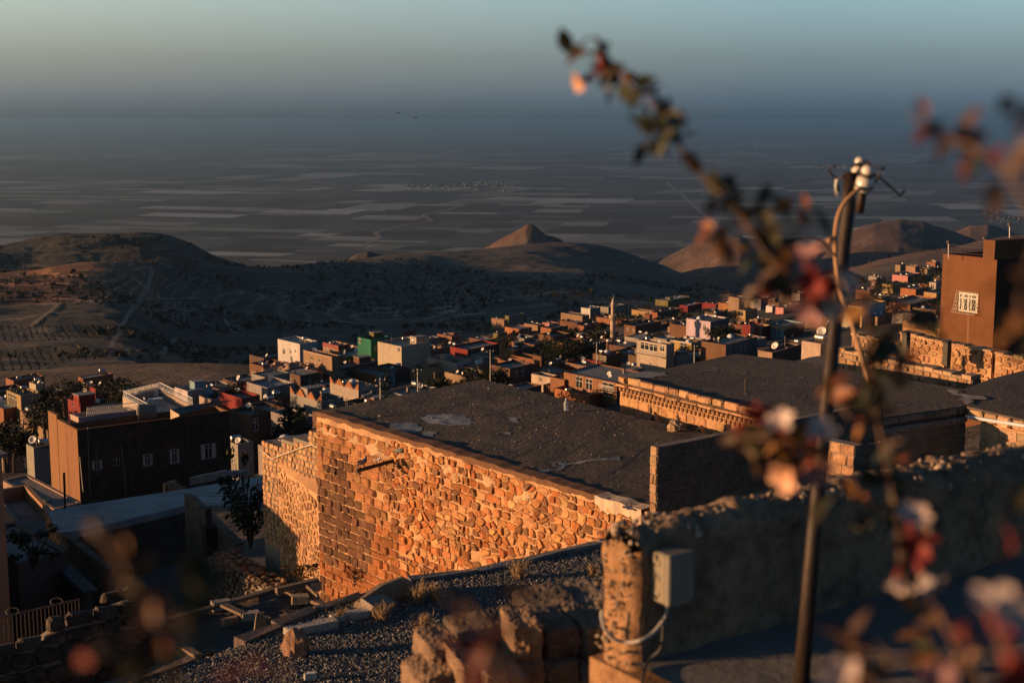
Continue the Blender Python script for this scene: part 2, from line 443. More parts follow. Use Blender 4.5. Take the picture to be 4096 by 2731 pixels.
# one sheet in a fan: fine where it is near, coarse far off
def build_land():
    us = np.concatenate([np.linspace(-1.2, -.44, 40)[:-1], np.linspace(-.44, .44, 760), np.linspace(.44, 1.2, 40)[1:]])
    ys = np.concatenate([np.linspace(9, 130, 40)[:-1], np.linspace(130, 420, 70)[:-1], np.linspace(420, 1900, 330)[:-1], np.linspace(1900, 4200, 130)])
    U, Yg = np.meshgrid(us, ys)
    Xg = U * Yg
    Z = height(Xg, Yg)
    n, m = Z.shape
    V = np.stack([Xg, Yg, Z], -1).reshape(-1, 3)
    i = np.arange(n - 1)[:, None] * m + np.arange(m - 1)[None, :]
    F = np.stack([i, i + 1, i + m + 1, i + m], -1).reshape(-1, 4)
    return V, F, Xg, Yg, Z

def land_material():
    m = material('dry_hillside', (1, 1, 1), 1.0, True,
        ((0.008, 0.42, 0.60, 'mul', 0.55), (0.03, 0.50, 0.66, 'lift', 0.10), (0.12, 0.45, 0.66, 'mul', 0.65), (0.5, 0.50, 0.68, 'mul', 0.7), (0.06, 0.56, 0.66, (0.03, 0.032, 0.02), 0.6, (.35, 1.6, 1))), bump=0.6, bscale=0.25)
    return m

V, F, XG, YG, ZG = build_land()
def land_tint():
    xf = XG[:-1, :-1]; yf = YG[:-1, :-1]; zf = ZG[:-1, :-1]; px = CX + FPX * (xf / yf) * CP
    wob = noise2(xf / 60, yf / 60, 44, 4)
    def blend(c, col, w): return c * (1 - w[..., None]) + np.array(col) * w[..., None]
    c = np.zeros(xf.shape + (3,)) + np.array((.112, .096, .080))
    c = blend(c, (.165, .098, .070), sstep(2600, 2900, px + wob * 150) * sstep(1000, 1200, yf))                 # the dry hills on the right, sunlit warmth put into the tint
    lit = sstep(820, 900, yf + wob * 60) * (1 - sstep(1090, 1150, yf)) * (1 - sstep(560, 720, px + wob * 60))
    c = blend(c, (.25, .115, .062), lit)                                                                       # sunlit slope on the left, its orange light painted into the tint
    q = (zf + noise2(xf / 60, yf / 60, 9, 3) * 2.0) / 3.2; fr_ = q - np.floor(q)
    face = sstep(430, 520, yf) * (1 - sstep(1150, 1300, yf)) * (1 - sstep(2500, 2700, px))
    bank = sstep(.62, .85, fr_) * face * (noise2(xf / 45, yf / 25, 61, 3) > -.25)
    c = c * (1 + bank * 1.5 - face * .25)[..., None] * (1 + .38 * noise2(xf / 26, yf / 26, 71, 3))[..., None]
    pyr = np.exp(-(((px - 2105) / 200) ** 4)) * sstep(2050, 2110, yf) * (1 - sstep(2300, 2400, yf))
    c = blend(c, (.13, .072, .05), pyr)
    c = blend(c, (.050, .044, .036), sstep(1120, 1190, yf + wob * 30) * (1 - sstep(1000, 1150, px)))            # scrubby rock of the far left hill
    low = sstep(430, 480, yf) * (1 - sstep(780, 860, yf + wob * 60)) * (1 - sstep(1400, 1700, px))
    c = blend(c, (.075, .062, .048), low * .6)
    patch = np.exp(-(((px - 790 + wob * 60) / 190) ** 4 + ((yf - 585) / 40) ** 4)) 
    c = blend(c, (.23, .13, .072), np.clip(patch, 0, 1))                                                        # field patch in the sun, the light painted into its tint
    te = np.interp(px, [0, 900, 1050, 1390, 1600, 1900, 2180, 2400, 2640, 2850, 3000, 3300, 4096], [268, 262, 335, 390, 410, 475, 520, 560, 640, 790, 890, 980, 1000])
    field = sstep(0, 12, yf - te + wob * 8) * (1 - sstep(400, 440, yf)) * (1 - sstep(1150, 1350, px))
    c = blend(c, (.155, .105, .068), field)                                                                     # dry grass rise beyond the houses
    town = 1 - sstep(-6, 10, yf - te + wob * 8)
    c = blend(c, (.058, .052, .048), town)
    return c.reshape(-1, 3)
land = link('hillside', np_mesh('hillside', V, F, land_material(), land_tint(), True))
tag(land, kind='structure')

# ------------------------------------------------------------------ the plain, split into fields
def build_plain():
    r = random.Random(33)
    quads, cols = [], []
    dark = [(.020, .022, .030), (.026, .023, .030), (.015, .021, .027), (.016, .027, .027), (.036, .031, .036), (.011, .015, .021), (.028, .029, .030)]
    mid = [(.080, .073, .072), (.090, .079, .078), (.070, .077, .067), (.11, .10, .09), (.062, .065, .072)]
    pale = [(.22, .19, .175), (.27, .24, .225), (.20, .185, .16), (.33, .30, .28)]
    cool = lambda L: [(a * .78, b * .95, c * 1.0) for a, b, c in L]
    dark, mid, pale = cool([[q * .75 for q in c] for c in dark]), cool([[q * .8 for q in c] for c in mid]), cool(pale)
    def colour(cl):
        k = r.random() + cl
        c = r.choice(dark) if k < .42 else (r.choice(mid) if k < .76 else r.choice(pale))
        return vary(c, .5 if k < .42 else .25, r)
    def split(x0, x1, y0, y1, d, cl):
        w, h = x1 - x0, y1 - y0
        ym = max(min(abs(y0), abs(y1)), 2500)
        lim = 95 + ym * .019
        if y0 * y1 < 0: lim = 260
        if abs((x0 + x1) / 2) > ym * .62 + 1500: lim *= 5
        if d > 2 and r.random() < .35: cl = max(-.22, min(.22, cl + r.uniform(-.2, .2)))
        aw, ah = lim * r.uniform(.7, 3.0), lim * r.choice([.5, .9, 1.4, 2.2, 3.0])
        if w > aw and (w / aw > h / ah or h <= ah):
            s = x0 + w * r.uniform(.32, .68); split(x0, s, y0, y1, d + 1, cl); split(s, x1, y0, y1, d + 1, cl)
        elif h > ah:
            s = y0 + h * r.uniform(.32, .68); split(x0, x1, y0, s, d + 1, cl); split(x0, x1, s, y1, d + 1, cl)
        else:
            quads.append((x0, y0, x1, y1)); cols.append(colour(cl))
    split(-42000, 42000, -4000, 88000, 0, 0)
    th = math.radians(-9)
    ct, st = math.cos(th), math.sin(th)
    V, F, C = [], [], []
    for (x0, y0, x1, y1), c in zip(quads, cols):
        b = len(V)
        sk = 6
        for x, y in ((x0, y0), (x1, y0), (x1, y1), (x0, y1)):
            # the same corner always gets the same nudge, so that neighbours stay closed
            wx = 90 * math.sin(y * .0013 + 1.3) + 60 * math.sin(y * .00047 + x * .0009)
            wy = 110 * math.sin(x * .0011) + 70 * math.sin(x * .0005 + y * .0006 + 2)
            X, Yy = x + wx + y * .10, y + wy
            V.append((X * ct - Yy * st, X * st + Yy * ct, PLAIN_Z))
        F.append((b, b + 1, b + 2, b + 3)); C.append(c)
    return V, F, C
m = material('ploughed_and_stubble_fields', (1, 1, 1), 1.0, True, ((0.004, 0.45, 0.65, 'mul', 0.30), (0.02, 0.45, 0.7, 'mul', 0.25, (1, 6, 1))), bump=0)
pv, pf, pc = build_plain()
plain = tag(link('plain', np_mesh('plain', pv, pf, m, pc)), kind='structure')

# field tracks, a pale gravel road, the straight highway
def strip(pts, w, z, col, name, mat):
    mb = MB()
    pts = [Vector((p[0], p[1], z)) for p in pts]
    L, R_ = [], []
    for i, p in enumerate(pts):
        t = (pts[min(i + 1, len(pts) - 1)] - pts[max(i - 1, 0)]).normalized()
        n = Vector((-t.y, t.x, 0)) * w / 2
        L.append(p + n); R_.append(p - n)
    for i in range(len(pts) - 1):
        mb.add([R_[i], R_[i + 1], L[i + 1], L[i]], [(0, 1, 2, 3)], col)
    return tag(mb.build(name, mat), kind='structure')
M['road'] = material('pale_road', (1, 1, 1), 0.9, True, ((0.02, 0.45, 0.7, 'mul', 0.4),))
def on_plain(*pp): return [PZ(x, y, PLAIN_Z) for x, y in pp]
strip(on_plain((900, 1033), (1000, 1040), (1120, 1042), (1220, 1047), (1330, 1053)), 12, PLAIN_Z + .5, (.62, .60, .60), 'road', M['road'])
strip(on_plain((2670, 730), (2720, 772), (2790, 835), (2850, 885), (2960, 980)), 26, PLAIN_Z + .6, (.16, .15, .14), 'road', M['road'])
strip(on_plain((1290, 790), (1400, 740), (1560, 700), (1900, 685), (2350, 660)), 16, PLAIN_Z + .55, (.15, .13, .12), 'road', M['road'])
strip(on_plain((0, 880), (300, 868), (620, 862), (900, 840), (1100, 800)), 10, PLAIN_Z + .52, (.2, .17, .15), 'track', M['road'])
strip(on_plain((1450, 985), (1520, 950), (1500, 930), (1620, 900), (1730, 885), (1690, 860), (1830, 830)), 18, PLAIN_Z + .58, (.24, .19, .15), 'stream_bed', M['road'])

# tracks and field walls climbing the near hill
def ground_hit(px, py, y0=420):
    a, b = ray(px, py); Ys = np.arange(y0, 1600, 2.0)
    g = height(a * Ys, Ys) - b * Ys; i = int(np.argmax(g > 0)); return Vector((a * Ys[i], Ys[i], 0))
def hill_track(pix, w, col, name):
    pts = [ground_hit(*p) for p in pix]; dense = []
    for a, b in zip(pts[:-1], pts[1:]):
        n = max(2, int((b - a).length / 6)); dense += [a.lerp(b, k / n) for k in range(n)]
    dense.append(pts[-1]); mb = MB(); L = []
    for i, p in enumerate(dense):
        t = (dense[min(i + 1, len(dense) - 1)] - dense[max(i - 1, 0)]).normalized(); n = Vector((-t.y, t.x, 0)) * (w / 2 * (1 + .35 * mnoise.noise(p * .05)))
        q = [p - n, p + n]; z = height(np.array([v.x for v in q]), np.array([v.y for v in q])) + .45
        L.append([(q[0].x, q[0].y, z[0]), (q[1].x, q[1].y, z[1])])
    for a, b in zip(L[:-1], L[1:]): mb.add([a[0], b[0], b[1], a[1]], [(0, 1, 2, 3)], vary(col, .25))
    return tag(mb.build(name, M['road']), kind='structure')
for pix, w in (([(613, 1076), (600, 1120), (589, 1165), (560, 1205), (524, 1243), (490, 1300), (440, 1398)], 2.6), ([(702, 1356), (672, 1390), (640, 1418)], 2.6), ([(515, 1085), (560, 1078), (610, 1074)], 2.0), ([(235, 1215), (180, 1262), (120, 1310)], 2.6), ([(893, 1273), (929, 1326), (960, 1342), (1040, 1352)], 3.0),
               ([(870, 1190), (960, 1170), (1050, 1150), (1150, 1140)], 2.0), ([(560, 1205), (700, 1195), (860, 1190)], 1.8), ([(530, 1240), (680, 1236), (850, 1230)], 1.8), ([(1750, 1285), (1790, 1300), (1812, 1325)], 2.6), ([(100, 1180), (200, 1150), (300, 1125)], 1.8)):
    hill_track(pix, w, (.20, .15, .11), 'track')
# villages far out on the plain: too many and too small to tell their houses apart
def village(pts, name, seed):
    r = random.Random(seed); mb = MB()
    for x, y, w, n in pts:
        for _ in range(n):
            p = PZ(x + r.uniform(-1, 1) * w, y + r.gauss(0, 5), PLAIN_Z)
            s = p.y / 13000
            if r.random() < .45: mb.box((p.x, p.y, PLAIN_Z + 4 * s), 22 * s, 18 * s, 9 * s, r.uniform(0, 3), (.012, .02, .016))
            else: mb.box((p.x, p.y, PLAIN_Z + 4 * s), r.uniform(8, 22) * s, r.uniform(8, 18) * s, r.uniform(5, 10) * s, r.uniform(0, 1), vary(r.choice([(.11, .105, .10), (.07, .068, .066), (.17, .165, .16)]), .2, r))
    return tag(mb.build(name, M['paint']), kind='stuff')
village([(1720, 745, 90, 110), (1880, 742, 110, 160), (2010, 740, 50, 50), (2040, 766, 25, 18), (1900, 760, 20, 10)], 'village', 1)
village([(1750, 608, 130, 90), (1950, 605, 130, 110), (1500, 600, 120, 30), (2900, 608, 160, 60)], 'village', 2)
village([(3300, 672, 90, 60), (3500, 690, 40, 14), (3900, 545, 160, 130), (3650, 555, 120, 30), (4020, 880, 60, 70), (3950, 850, 40, 22)], 'village', 3)
# haze over everything
def haze_box(dens, col):
    mb = MB(); mb.box((0, 40000, (PLAIN_Z - 5 + 16) / 2), 110000, 104000, 16 - (PLAIN_Z - 5))
    m = bpy.data.materials.new('haze'); m.use_nodes = True
    t = m.node_tree; t.nodes.remove(t.nodes['Principled BSDF'])
    pv_ = t.nodes.new('ShaderNodeVolumePrincipled')
    pv_.inputs['Density'].default_value = dens
    pv_.inputs['Color'].default_value = (*col, 1)
    pv_.inputs['Anisotropy'].default_value = 0.85
    t.links.new(pv_.outputs[0], t.nodes['Material Output'].inputs['Volume'])
    o = mb.build('haze', m)
    return tag(o, kind='stuff')
haze_box(6.6e-5, (0.53, 0.74, 0.90))
# ------------------------------------------------------------------ the town on the slope
ZOOM = {2: (1000, 1100, 2.138), 3: (2000, 1100, 2.352), 4: (3000, 900, 1.96), 5: (0, 1350, 2.24)}
def zp(z, x, y):
    ox, oy, s = ZOOM[z]
    return ox + x / s, oy + y / s

PAL = dict(brown=(.115, .055, .032), tan=(.21, .135, .085), cream=(.31, .255, .20), white=(.43, .40, .385), orange=(.26, .105, .042), red=(.155, .019, .018),
           green=(.014, .10, .065), olive=(.12, .112, .036), pink=(.34, .15, .135), lavender=(.40, .31, .40), grey=(.20, .185, .165), blue=(.15, .25, .31),
           terracotta=(.195, .085, .042), yellow=(.29, .19, .08), darkbrown=(.085, .048, .032), stone=(.23, .15, .095))
ROOFC = [(.80, .86, .90), (.55, .58, .58), (1.0, 1.06, 1.1), (.40, .40, .40), (.66, .66, .66)]
UPV = Vector((0, 0, 1))
HOUSES = []                      # dicts used for the filling and for the things on the roofs
GROUP_H = 'flat-roofed houses of the town on the slope'

def wall_face(mb, O, ud, W, z0, z1, n, holes, col, depth=0.14):
    """an upright wall face with real openings; holes = (u0, u1, za, zb)"""
    us = sorted({0.0, W, *[h[0] for h in holes], *[h[1] for h in holes]})
    zs = sorted({z0, z1, *[h[2] for h in holes], *[h[3] for h in holes]})
    pt = lambda u, z, d=0.0: (O.x + ud.x * u - n.x * d, O.y + ud.y * u - n.y * d, z)
    for a, b in zip(us[:-1], us[1:]):
        for c, d in zip(zs[:-1], zs[1:]):
            if any(h[0] <= (a + b) / 2 <= h[1] and h[2] <= (c + d) / 2 <= h[3] for h in holes): continue
            mb.add([pt(a, c), pt(b, c), pt(b, d), pt(a, d)], [(0, 1, 2, 3)], col)
    for a, b, c, d in holes:
        q = [pt(a, c), pt(b, c), pt(b, d), pt(a, d), pt(a, c, depth), pt(b, c, depth), pt(b, d, depth), pt(a, d, depth)]
        mb.add(q, [(0, 4, 5, 1), (1, 5, 6, 2), (2, 6, 7, 3), (3, 7, 4, 0)], col)

def put_window(parent, O, ud, n, u0, u1, za, zb, depth=0.10, frame='white_frame', bars=1, name='window', curtain=None, cross=True):
    pt = lambda u, z, d: Vector((O.x + ud.x * u - n.x * d, O.y + ud.y * u - n.y * d, z))
    t = min(0.09, (u1 - u0) * 0.09)
    mb = MB(); up = Vector((0, 0, 1))
    mb.slab(pt(u0, za, depth), pt(u1, za, depth), n, up, 0.05, t)
    mb.slab(pt(u0, zb - t, depth), pt(u1, zb - t, depth), n, up, 0.05, t)
    for k in range(bars + 2):
        u = u0 + (u1 - u0 - t) * k / (bars + 1)
        mb.slab(pt(u, za + t, depth), pt(u + t, za + t, depth), n, up, 0.05, zb - za - 2 * t)
    if cross:
        zm = za + (zb - za) * 0.68
        for k in range(bars + 1):
            w = (u1 - u0 - t) / (bars + 1)
            mb.slab(pt(u0 + w * k + t, zm, depth), pt(u0 + w * (k + 1), zm, depth), n, up, 0.045, t * 0.8)
    f = mb.build(name, M[frame], parent)
    pm = MB(); pm.add([pt(u0, za, depth + .03), pt(u1, za, depth + .03), pt(u1, zb, depth + .03), pt(u0, zb, depth + .03)], [(0, 1, 2, 3)])
    p = link('pane', pm.mesh('pane', M['glass']), f)
    p.matrix_parent_inverse = Matrix.Identity(4)
    if curtain:
        cm = MB(); k = 14
        for a, b in curtain:
            ua, ub = u0 + (u1 - u0) * a, u0 + (u1 - u0) * b
            vs = []
            for i in range(k + 1):
                d = depth + .012 + (.012 if i % 2 else 0)
                vs += [pt(ua + (ub - ua) * i / k, za + t, d), pt(ua + (ub - ua) * i / k, zb - t, d)]
            cm.add(vs, [(2 * i, 2 * i + 2, 2 * i + 3, 2 * i + 1) for i in range(k)], (.45, .43, .40))
        c = link('curtain', cm.mesh('curtain', M['paint']), f); c.matrix_parent_inverse = Matrix.Identity(4)
    return f

def solve_depth(px, py, H, lo=90, hi=1500):
    a, b = ray(px, py)
    Ys = np.arange(lo, hi, 3.0)
    g = height(a * Ys, Ys, False) + H - b * Ys
    i = np.argmax(g > 0)
    return float(Ys[i]) if g.max() > 0 else 600.0

def house(z, xc, yt, xl, xr, H, col, label, short, win=(), winr=(), Y=None, phi=39.0, roof=None, phr=None, parapet=.45, colr=None, mat='far', base=None,
          trim=None, auto=(0, 0), frame='white_frame', curt=False, tall=1.0, drop=7.0, deep=None, group=GROUP_H, cat='house', room=None, band=None):
    px, py = zp(z, xc, yt) if z else (xc, yt)
    if Y is None:
        H = max(2.6, H * .60 * tall)
        Y = solve_depth(px, py, H, {4: 420, 3: 225, 5: 160, 2: 150}.get(z, 100))
    C = P(px, py, Y)
    f = math.radians(phi); f2 = math.radians(phr if phr is not None else phi + 14)
    dl, dr = Vector((-math.sin(f), math.cos(f), 0)), Vector((math.cos(f2), math.sin(f2), 0))
    def ext(d, xx):
        a = ray(zp(z, xx, yt)[0] if z else xx, py)[0]
        return (a * C.y - C.x) / (d.x - a * d.y)
    Wl = min(max(ext(dl, xl), 2.0), 45) if deep is None or xl is not None else deep
    Wr = min(max(ext(dr, xr), 2.0), 45)
    g = gz(C.x, C.y)
    z1 = C.z; z0 = min(g, z1 - H) - drop
    root = empty('house', (C.x, C.y, z1 - H), label, cat, group)
    W = PAL.get(col, col) if isinstance(col, str) else col
    W = vary(W, .07)
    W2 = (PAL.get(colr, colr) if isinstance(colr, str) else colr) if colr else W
    nl = Vector((-math.cos(f), -math.sin(f), 0)); nr = Vector((math.sin(f2), -math.cos(f2), 0))
    Pl = C + dl * Wl                    # far end of the sunlit side
    Pr = C + dr * Wr
    Pb = C + dl * Wl + dr * Wr
    zf = z1 - H
    def holes(lst, O, ud, n_, wid, au):
        out = []
        for it in lst:
            w_, h_ = (it[2], it[3]) if len(it) > 2 else (1.0, 1.25)
            qx, qy = zp(z, it[0], it[1]) if z else (it[0], it[1])
            a, b = ray(qx, qy)
            s = (O.x - a * O.y) / (a * ud.y - ud.x)
            yy = O.y + ud.y * s
            s = max(w_ / 2 + .1, min(wid - w_ / 2 - .1, s))
            zc = min(b * yy, z1 - h_ / 2 - .25)
            out.append((s - w_ / 2, s + w_ / 2, zc - h_ / 2, zc + h_ / 2))
        n, st = au
        if n and not lst:
            for fl in range(st):
                zc = z1 - parapet - 1.5 - 3.0 * fl
                for k in range(n):
                    s = wid * (k + .5) / n + RNG.uniform(-.3, .3)
                    if wid / n < 1.7: continue
                    out.append((s - .5, s + .5, zc - .6, zc + .6))
        ok = []
        for h in out:
            if h[0] > .05 and h[1] < wid - .05 and all(h[1] < k[0] - .1 or h[0] > k[1] + .1 or h[3] < k[2] - .1 or h[2] > k[3] + .1 for k in ok): ok.append(h)
        return ok
    hl = holes(win, C, dl, nl, Wl, (auto[0], 1 if H < 5 else 2))
    hr = holes(winr, C, dr, nr, Wr, (auto[1], 1 if H < 5 else 2))
    mb = MB()
    # the sunlit side is drawn from its far end so that faces point outwards
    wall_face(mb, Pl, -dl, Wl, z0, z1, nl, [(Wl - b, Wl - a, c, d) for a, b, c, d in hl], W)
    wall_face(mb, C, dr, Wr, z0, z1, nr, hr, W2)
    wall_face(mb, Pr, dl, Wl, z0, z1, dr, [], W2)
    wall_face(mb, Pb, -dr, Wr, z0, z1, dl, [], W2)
    t = .22
    zi = z1 - parapet
    A = [C, Pr, Pb, Pl]
    Bq = [C + dl * t + dr * t, Pr + dl * t - dr * t, Pb - dl * t - dr * t, Pl - dl * t + dr * t]
    for i in range(4):
        j = (i + 1) % 4
        mb.add([(A[i].x, A[i].y, z1), (A[j].x, A[j].y, z1), (Bq[j].x, Bq[j].y, z1), (Bq[i].x, Bq[i].y, z1)], [(0, 1, 2, 3)], W)
        mb.add([(Bq[i].x, Bq[i].y, z1), (Bq[j].x, Bq[j].y, z1), (Bq[j].x, Bq[j].y, zi - .1), (Bq[i].x, Bq[i].y, zi - .1)], [(0, 1, 2, 3)], W)
    mb.build('wall', M[mat], root)
    rb = MB(); rc = tuple(min(1.5, q * 5.2) for q in roof) if isinstance(roof, tuple) and max(roof) < .39 else (roof or RNG.choice(ROOFC))
    if isinstance(rc, str): rc = PAL[rc]
    rb.prism([(p.x, p.y) for p in Bq], zi - .25, zi, rc)
    rb.build('roof', M['concrete'], root)
    if band or trim:
        bc = PAL.get(band or trim, band or trim)
        tb = MB(); o = .05; h = .9 if band else .28
        for a, b, n_ in ((Pl, C, nl), (C, Pr, nr)):
            tb.slab(Vector((a.x, a.y, z1 - h)), Vector((b.x, b.y, z1 - h)), n_, Vector((0, 0, 1)), o, h + .03, bc)
        tb.build('trim', M['paint'], root)
    for a, b, c, d in hl: put_window(root, C, dl, nl, a, b, c, d, frame=frame)
    for a, b, c, d in hr: put_window(root, C, dr, nr, a, b, c, d, frame=frame, curtain=[(.06, .30), (.74, .94)] if curt and b - a > .9 else None)
    if H < 12 and mat == 'far':
        for k in range(RNG.choice([0, 1, 1, 2, 3])):
            q = C + dl * (Wl * RNG.uniform(.15, .85)) + dr * (Wr * RNG.uniform(.15, .85)); hh = RNG.uniform(.5, 1.6)
            m_ = MB(); s_ = RNG.choice([.06, .08, .3, .4]); m_.box((q.x, q.y, zi + hh / 2 * (1 if s_ < .2 else .6)), s_, s_, hh * (1 if s_ < .2 else .6), f, (.16, .13, .11)); m_.build('vent_pipe' if s_ < .2 else 'chimney', M[mat], root)
    if room:
        u, v, w_, d_, h_ = room[:5]; w_, d_, h_ = w_ * .62, d_ * .62, h_ * .7
        q = MB(); rcx = C + dl * (Wl * u) + dr * (Wr * v)
        q.box((rcx.x, rcx.y, zi + h_ / 2), w_, d_, h_, f, PAL[room[5]] if len(room) > 5 else W)
        q.box((rcx.x, rcx.y, zi + h_ + .06), w_ + .25, d_ + .25, .12, f, (.2, .21, .22))
        q.build('roof_room', M[mat], root)
    ps = [proj(p) for p in (C, Pl, Pr)]
    H_ = dict(short=short, C=C, dl=dl, dr=dr, Wl=Wl, Wr=Wr, z1=z1, zi=zi, root=root, box=(min(p[0] for p in ps), max(p[0] for p in ps), py, proj((C.x, C.y, z1 - min(H, 5)))[1]),
              cen=(C + Pb) / 2, rad=math.hypot(Wl, Wr) / 2, Y=Y, H=H)
    HOUSES.append(H_)
    return H_

HS = house
HS(2, 425, 590, 238, 582, 8.5, 'white', 'white three-storey house on the rocky outcrop at the town edge', 'white house on the outcrop', tall=1.67, win=[(290, 653), (347, 655, .6, .7), (388, 650, .5, .6), (355, 715, .9, 1.1)], colr='blue', roof=(.22, .25, .27))
HS(2, 700, 700, 457, 775, 8, 'tan', 'long tan two-storey house with small windows right of the white house on the outcrop', 'long tan house', tall=1.4, win=[(527, 705, .8, 1), (593, 725, .8, 1), (487, 748, .9, .7), (560, 765, .8, .7)], trim='stone', roof=(.1, .095, .09))
HS(2, 755, 605, 623, 850, 6, 'tan', 'tan house with a broad red band round its roof edge', 'red-banded tan house', tall=1.5, band='red', auto=(2, 1))
HS(2, 828, 700, 690, 1090, 5, 'orange', 'bright orange house with a wide pale roof', 'bright orange house', roof=(.2, .2, .19), win=[(737, 715, .8, 1)], auto=(0, 3))
HS(2, 1033, 553, 920, 1195, 7.5, 'green', 'green house with a high green parapet', 'green house', tall=1.67, win=[(938, 540, 1.0, 1.2), (942, 600, .8, 1.2)], parapet=.9, auto=(0, 2), room=(.75, .8, 4, 3, 2.2, 'olive'))
HS(2, 1295, 612, 1092, 1540, 9, 'cream', 'large blank cream house with a cream roof room', 'large cream house', tall=1.15, win=[(1272, 635, 1, 1.1)], roof=(.25, .25, .24), parapet=.7, room=(.3, .85, 5, 4, 2.4))
HS(2, 780, 790, 693, 1095, 5, 'darkbrown', 'dark brown house with one white window and a roof hut', 'dark brown house', win=[(731, 808, 1.2, 1.5)], trim='grey', roof=(.15, .16, .165), room=(.4, .68, 5, 3.6, 2.2, 'brown'))
h2 = HS(2, 927, 985, 685, 1112, 5, 'cream', 'cream house with a zigzag orange parapet, left of the cypress', 'zigzag-parapet cream house', tall=1.5, winr=[(950, 1022), (1000, 1018, .9, 1.9), (1062, 998)], roof=(.13, .13, .125))
h3 = HS(2, 612, 1085, 345, 800, 5, 'grey', 'grey house whose zigzag parapet catches the sun, right of the blue-roofed houses', 'grey zigzag-parapet house', tall=1.3, winr=[(640, 1100)], roof=(.12, .125, .125), room=(.55, .3, 3.5, 3, 2.4))
HS(2, 150, 965, -30, 385, 6.5, 'grey', 'grey house with a flat pale roof below the rocky outcrop', 'grey house below the outcrop', auto=(1, 3), roof=(.17, .19, .2))
HS(2, 215, 1048, 140, 345, 5.5, 'darkbrown', 'dark house with a white barred window below the grey house', 'dark house with barred window', winr=[(248, 1085, 1, 1.6)])
HS(2, 50, 1135, -60, 285, 4, 'darkbrown', 'low house with a light blue roof beside the dark conifers', 'light-blue-roofed house', roof=(.27, .36, .42), parapet=.15)
HS(2, 640, 945, 545, 790, 4.5, 'terracotta', 'terracotta house with a pale blue roof behind the zigzag parapet', 'blue-roofed terracotta house', roof=(.26, .33, .38))
HS(2, 1860, 640, 1712, 2135, 4.5, 'red', 'vivid red walled house with a long dark roof', 'vivid red house', roof=(.13, .13, .13), colr='darkbrown')
HS(2, 1725, 525, 1600, 1800, 5, 'terracotta', 'terracotta house with a blank wall behind the cream house', 'blank terracotta house', room=(.3, .75, 3.5, 3, 2))
HS(2, 1760, 755, 1515, 1895, 6, 'cream', 'pale house with stacked water tanks on its parapet', 'pale house with tanks', winr=[(1790, 800, .8, 1.4), (1830, 790, .8, 1.4), (1868, 780, .8, 1.4)], parapet=1.0, colr='white', room=(.6, .5, 3, 3, 2.2))
HS(2, 1578, 830, 1375, 1660, 5, 'tan', 'low tan house with a sunlit parapet in front of the pale house', 'low tan house', parapet=.8)
HS(2, 1500, 690, 1320, 1560, 5, 'cream', 'cream house standing beside the large cream house', 'lower cream house', auto=(2, 0))
HS(2, 1310, 700, 1190, 1350, 5, 'white', 'small white house with a wide dark window before the large cream house', 'small white house', win=[(1220, 715, 2.4, 1.8)])
HS(2, 2352, 760, 2090, 2480, 6, 'terracotta', 'terracotta house with an orange parapet above the hidden lane', 'orange-parapet house', roof=(.13, .15, .155), parapet=.9, trim='orange')
HS(2, 2222, 800, 2060, 2420, 7, 'darkbrown', 'dark house with a dull blue-grey roof right of the big dark trees', 'dark house by the trees', roof=(.14, .155, .16), winr=[(2280, 845), (2330, 838)])
HS(2, 2215, 350, 2180, 2345, 6, 'olive', 'narrow grey-yellow house with one white window at the upper town edge', 'grey-yellow house', tall=1.5, winr=[(2250, 383, 1.5, 1.8)], colr=(.17, .155, .12), roof=(.24, .26, .27))
HS(2, 2172, 385, 2065, 2200, 4.5, 'stone', 'ruined pink stone house joined to the grey-yellow house', 'ruined stone house', tall=1.5)
HS(2, 2305, 460, 2185, 2380, 5, 'orange', 'small orange house just below the grey-yellow house', 'small orange house')
HS(2, 1330, 490, 1303, 1420, 4, 'red', 'small red house behind the large cream house', 'small red house')
HS(2, 1090, 860, 860, 1240, 4.5, 'terracotta', 'house with a long sunlit parapet and a blue shaded side', 'long-parapet house', roof=(.11, .115, .115), colr='blue')
HS(2, 1240, 820, 1060, 1370, 3.5, 'brown', 'low brown house crowded with round water tanks', 'tank-covered brown house', roof=(.07, .07, .07))
HS(2, 690, 850, 640, 830, 4, 'stone', 'stone walled terrace house right of the rocky outcrop', 'stone terrace house')
HS(2, 1460, 560, 1390, 1620, 4, 'grey', 'grey low house right of the cream roof room', 'grey low house')
HS(2, 2010, 560, 1875, 2100, 4.5, 'brown', 'brown house right behind the vivid red house', 'rear brown house')
HS(2, 2120, 500, 2080, 2200, 4, 'olive', 'small olive brown house with a white dome tank nearby', 'small olive house')
HS(2, 1965, 690, 1890, 2080, 4, 'grey', 'grey house with a bright blue tin roof beside the dark trees', 'blue tin-roofed house', roof=(.25, .34, .42), parapet=.1)

HS(3, 775, 385, 573, 840, 6.5, 'tan', 'long tan house with a slanting parapet left of the minaret', 'long tan parapet house', roof=(.12, .13, .135))
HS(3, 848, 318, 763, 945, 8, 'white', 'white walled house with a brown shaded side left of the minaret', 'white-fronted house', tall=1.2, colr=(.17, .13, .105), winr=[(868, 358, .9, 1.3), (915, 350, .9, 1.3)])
HS(3, 1020, 305, 945, 1172, 8, 'grey', 'grey concrete house standing behind the minaret', 'grey house behind the minaret', auto=(2, 4), room=(.3, .4, 5, 4, 2.5, 'brown'))
HS(3, 1145, 430, 905, 1200, 5.5, 'terracotta', 'long terracotta house cut by the minaret shaft', 'long terracotta house')
HS(3, 1275, 482, 1168, 1515, 7.5, 'brown', 'brown two-storey house with two white windows right of the minaret', 'brown two-window house', win=[(1201, 510), (1255, 525)], winr=[(1370, 520), (1435, 505)])
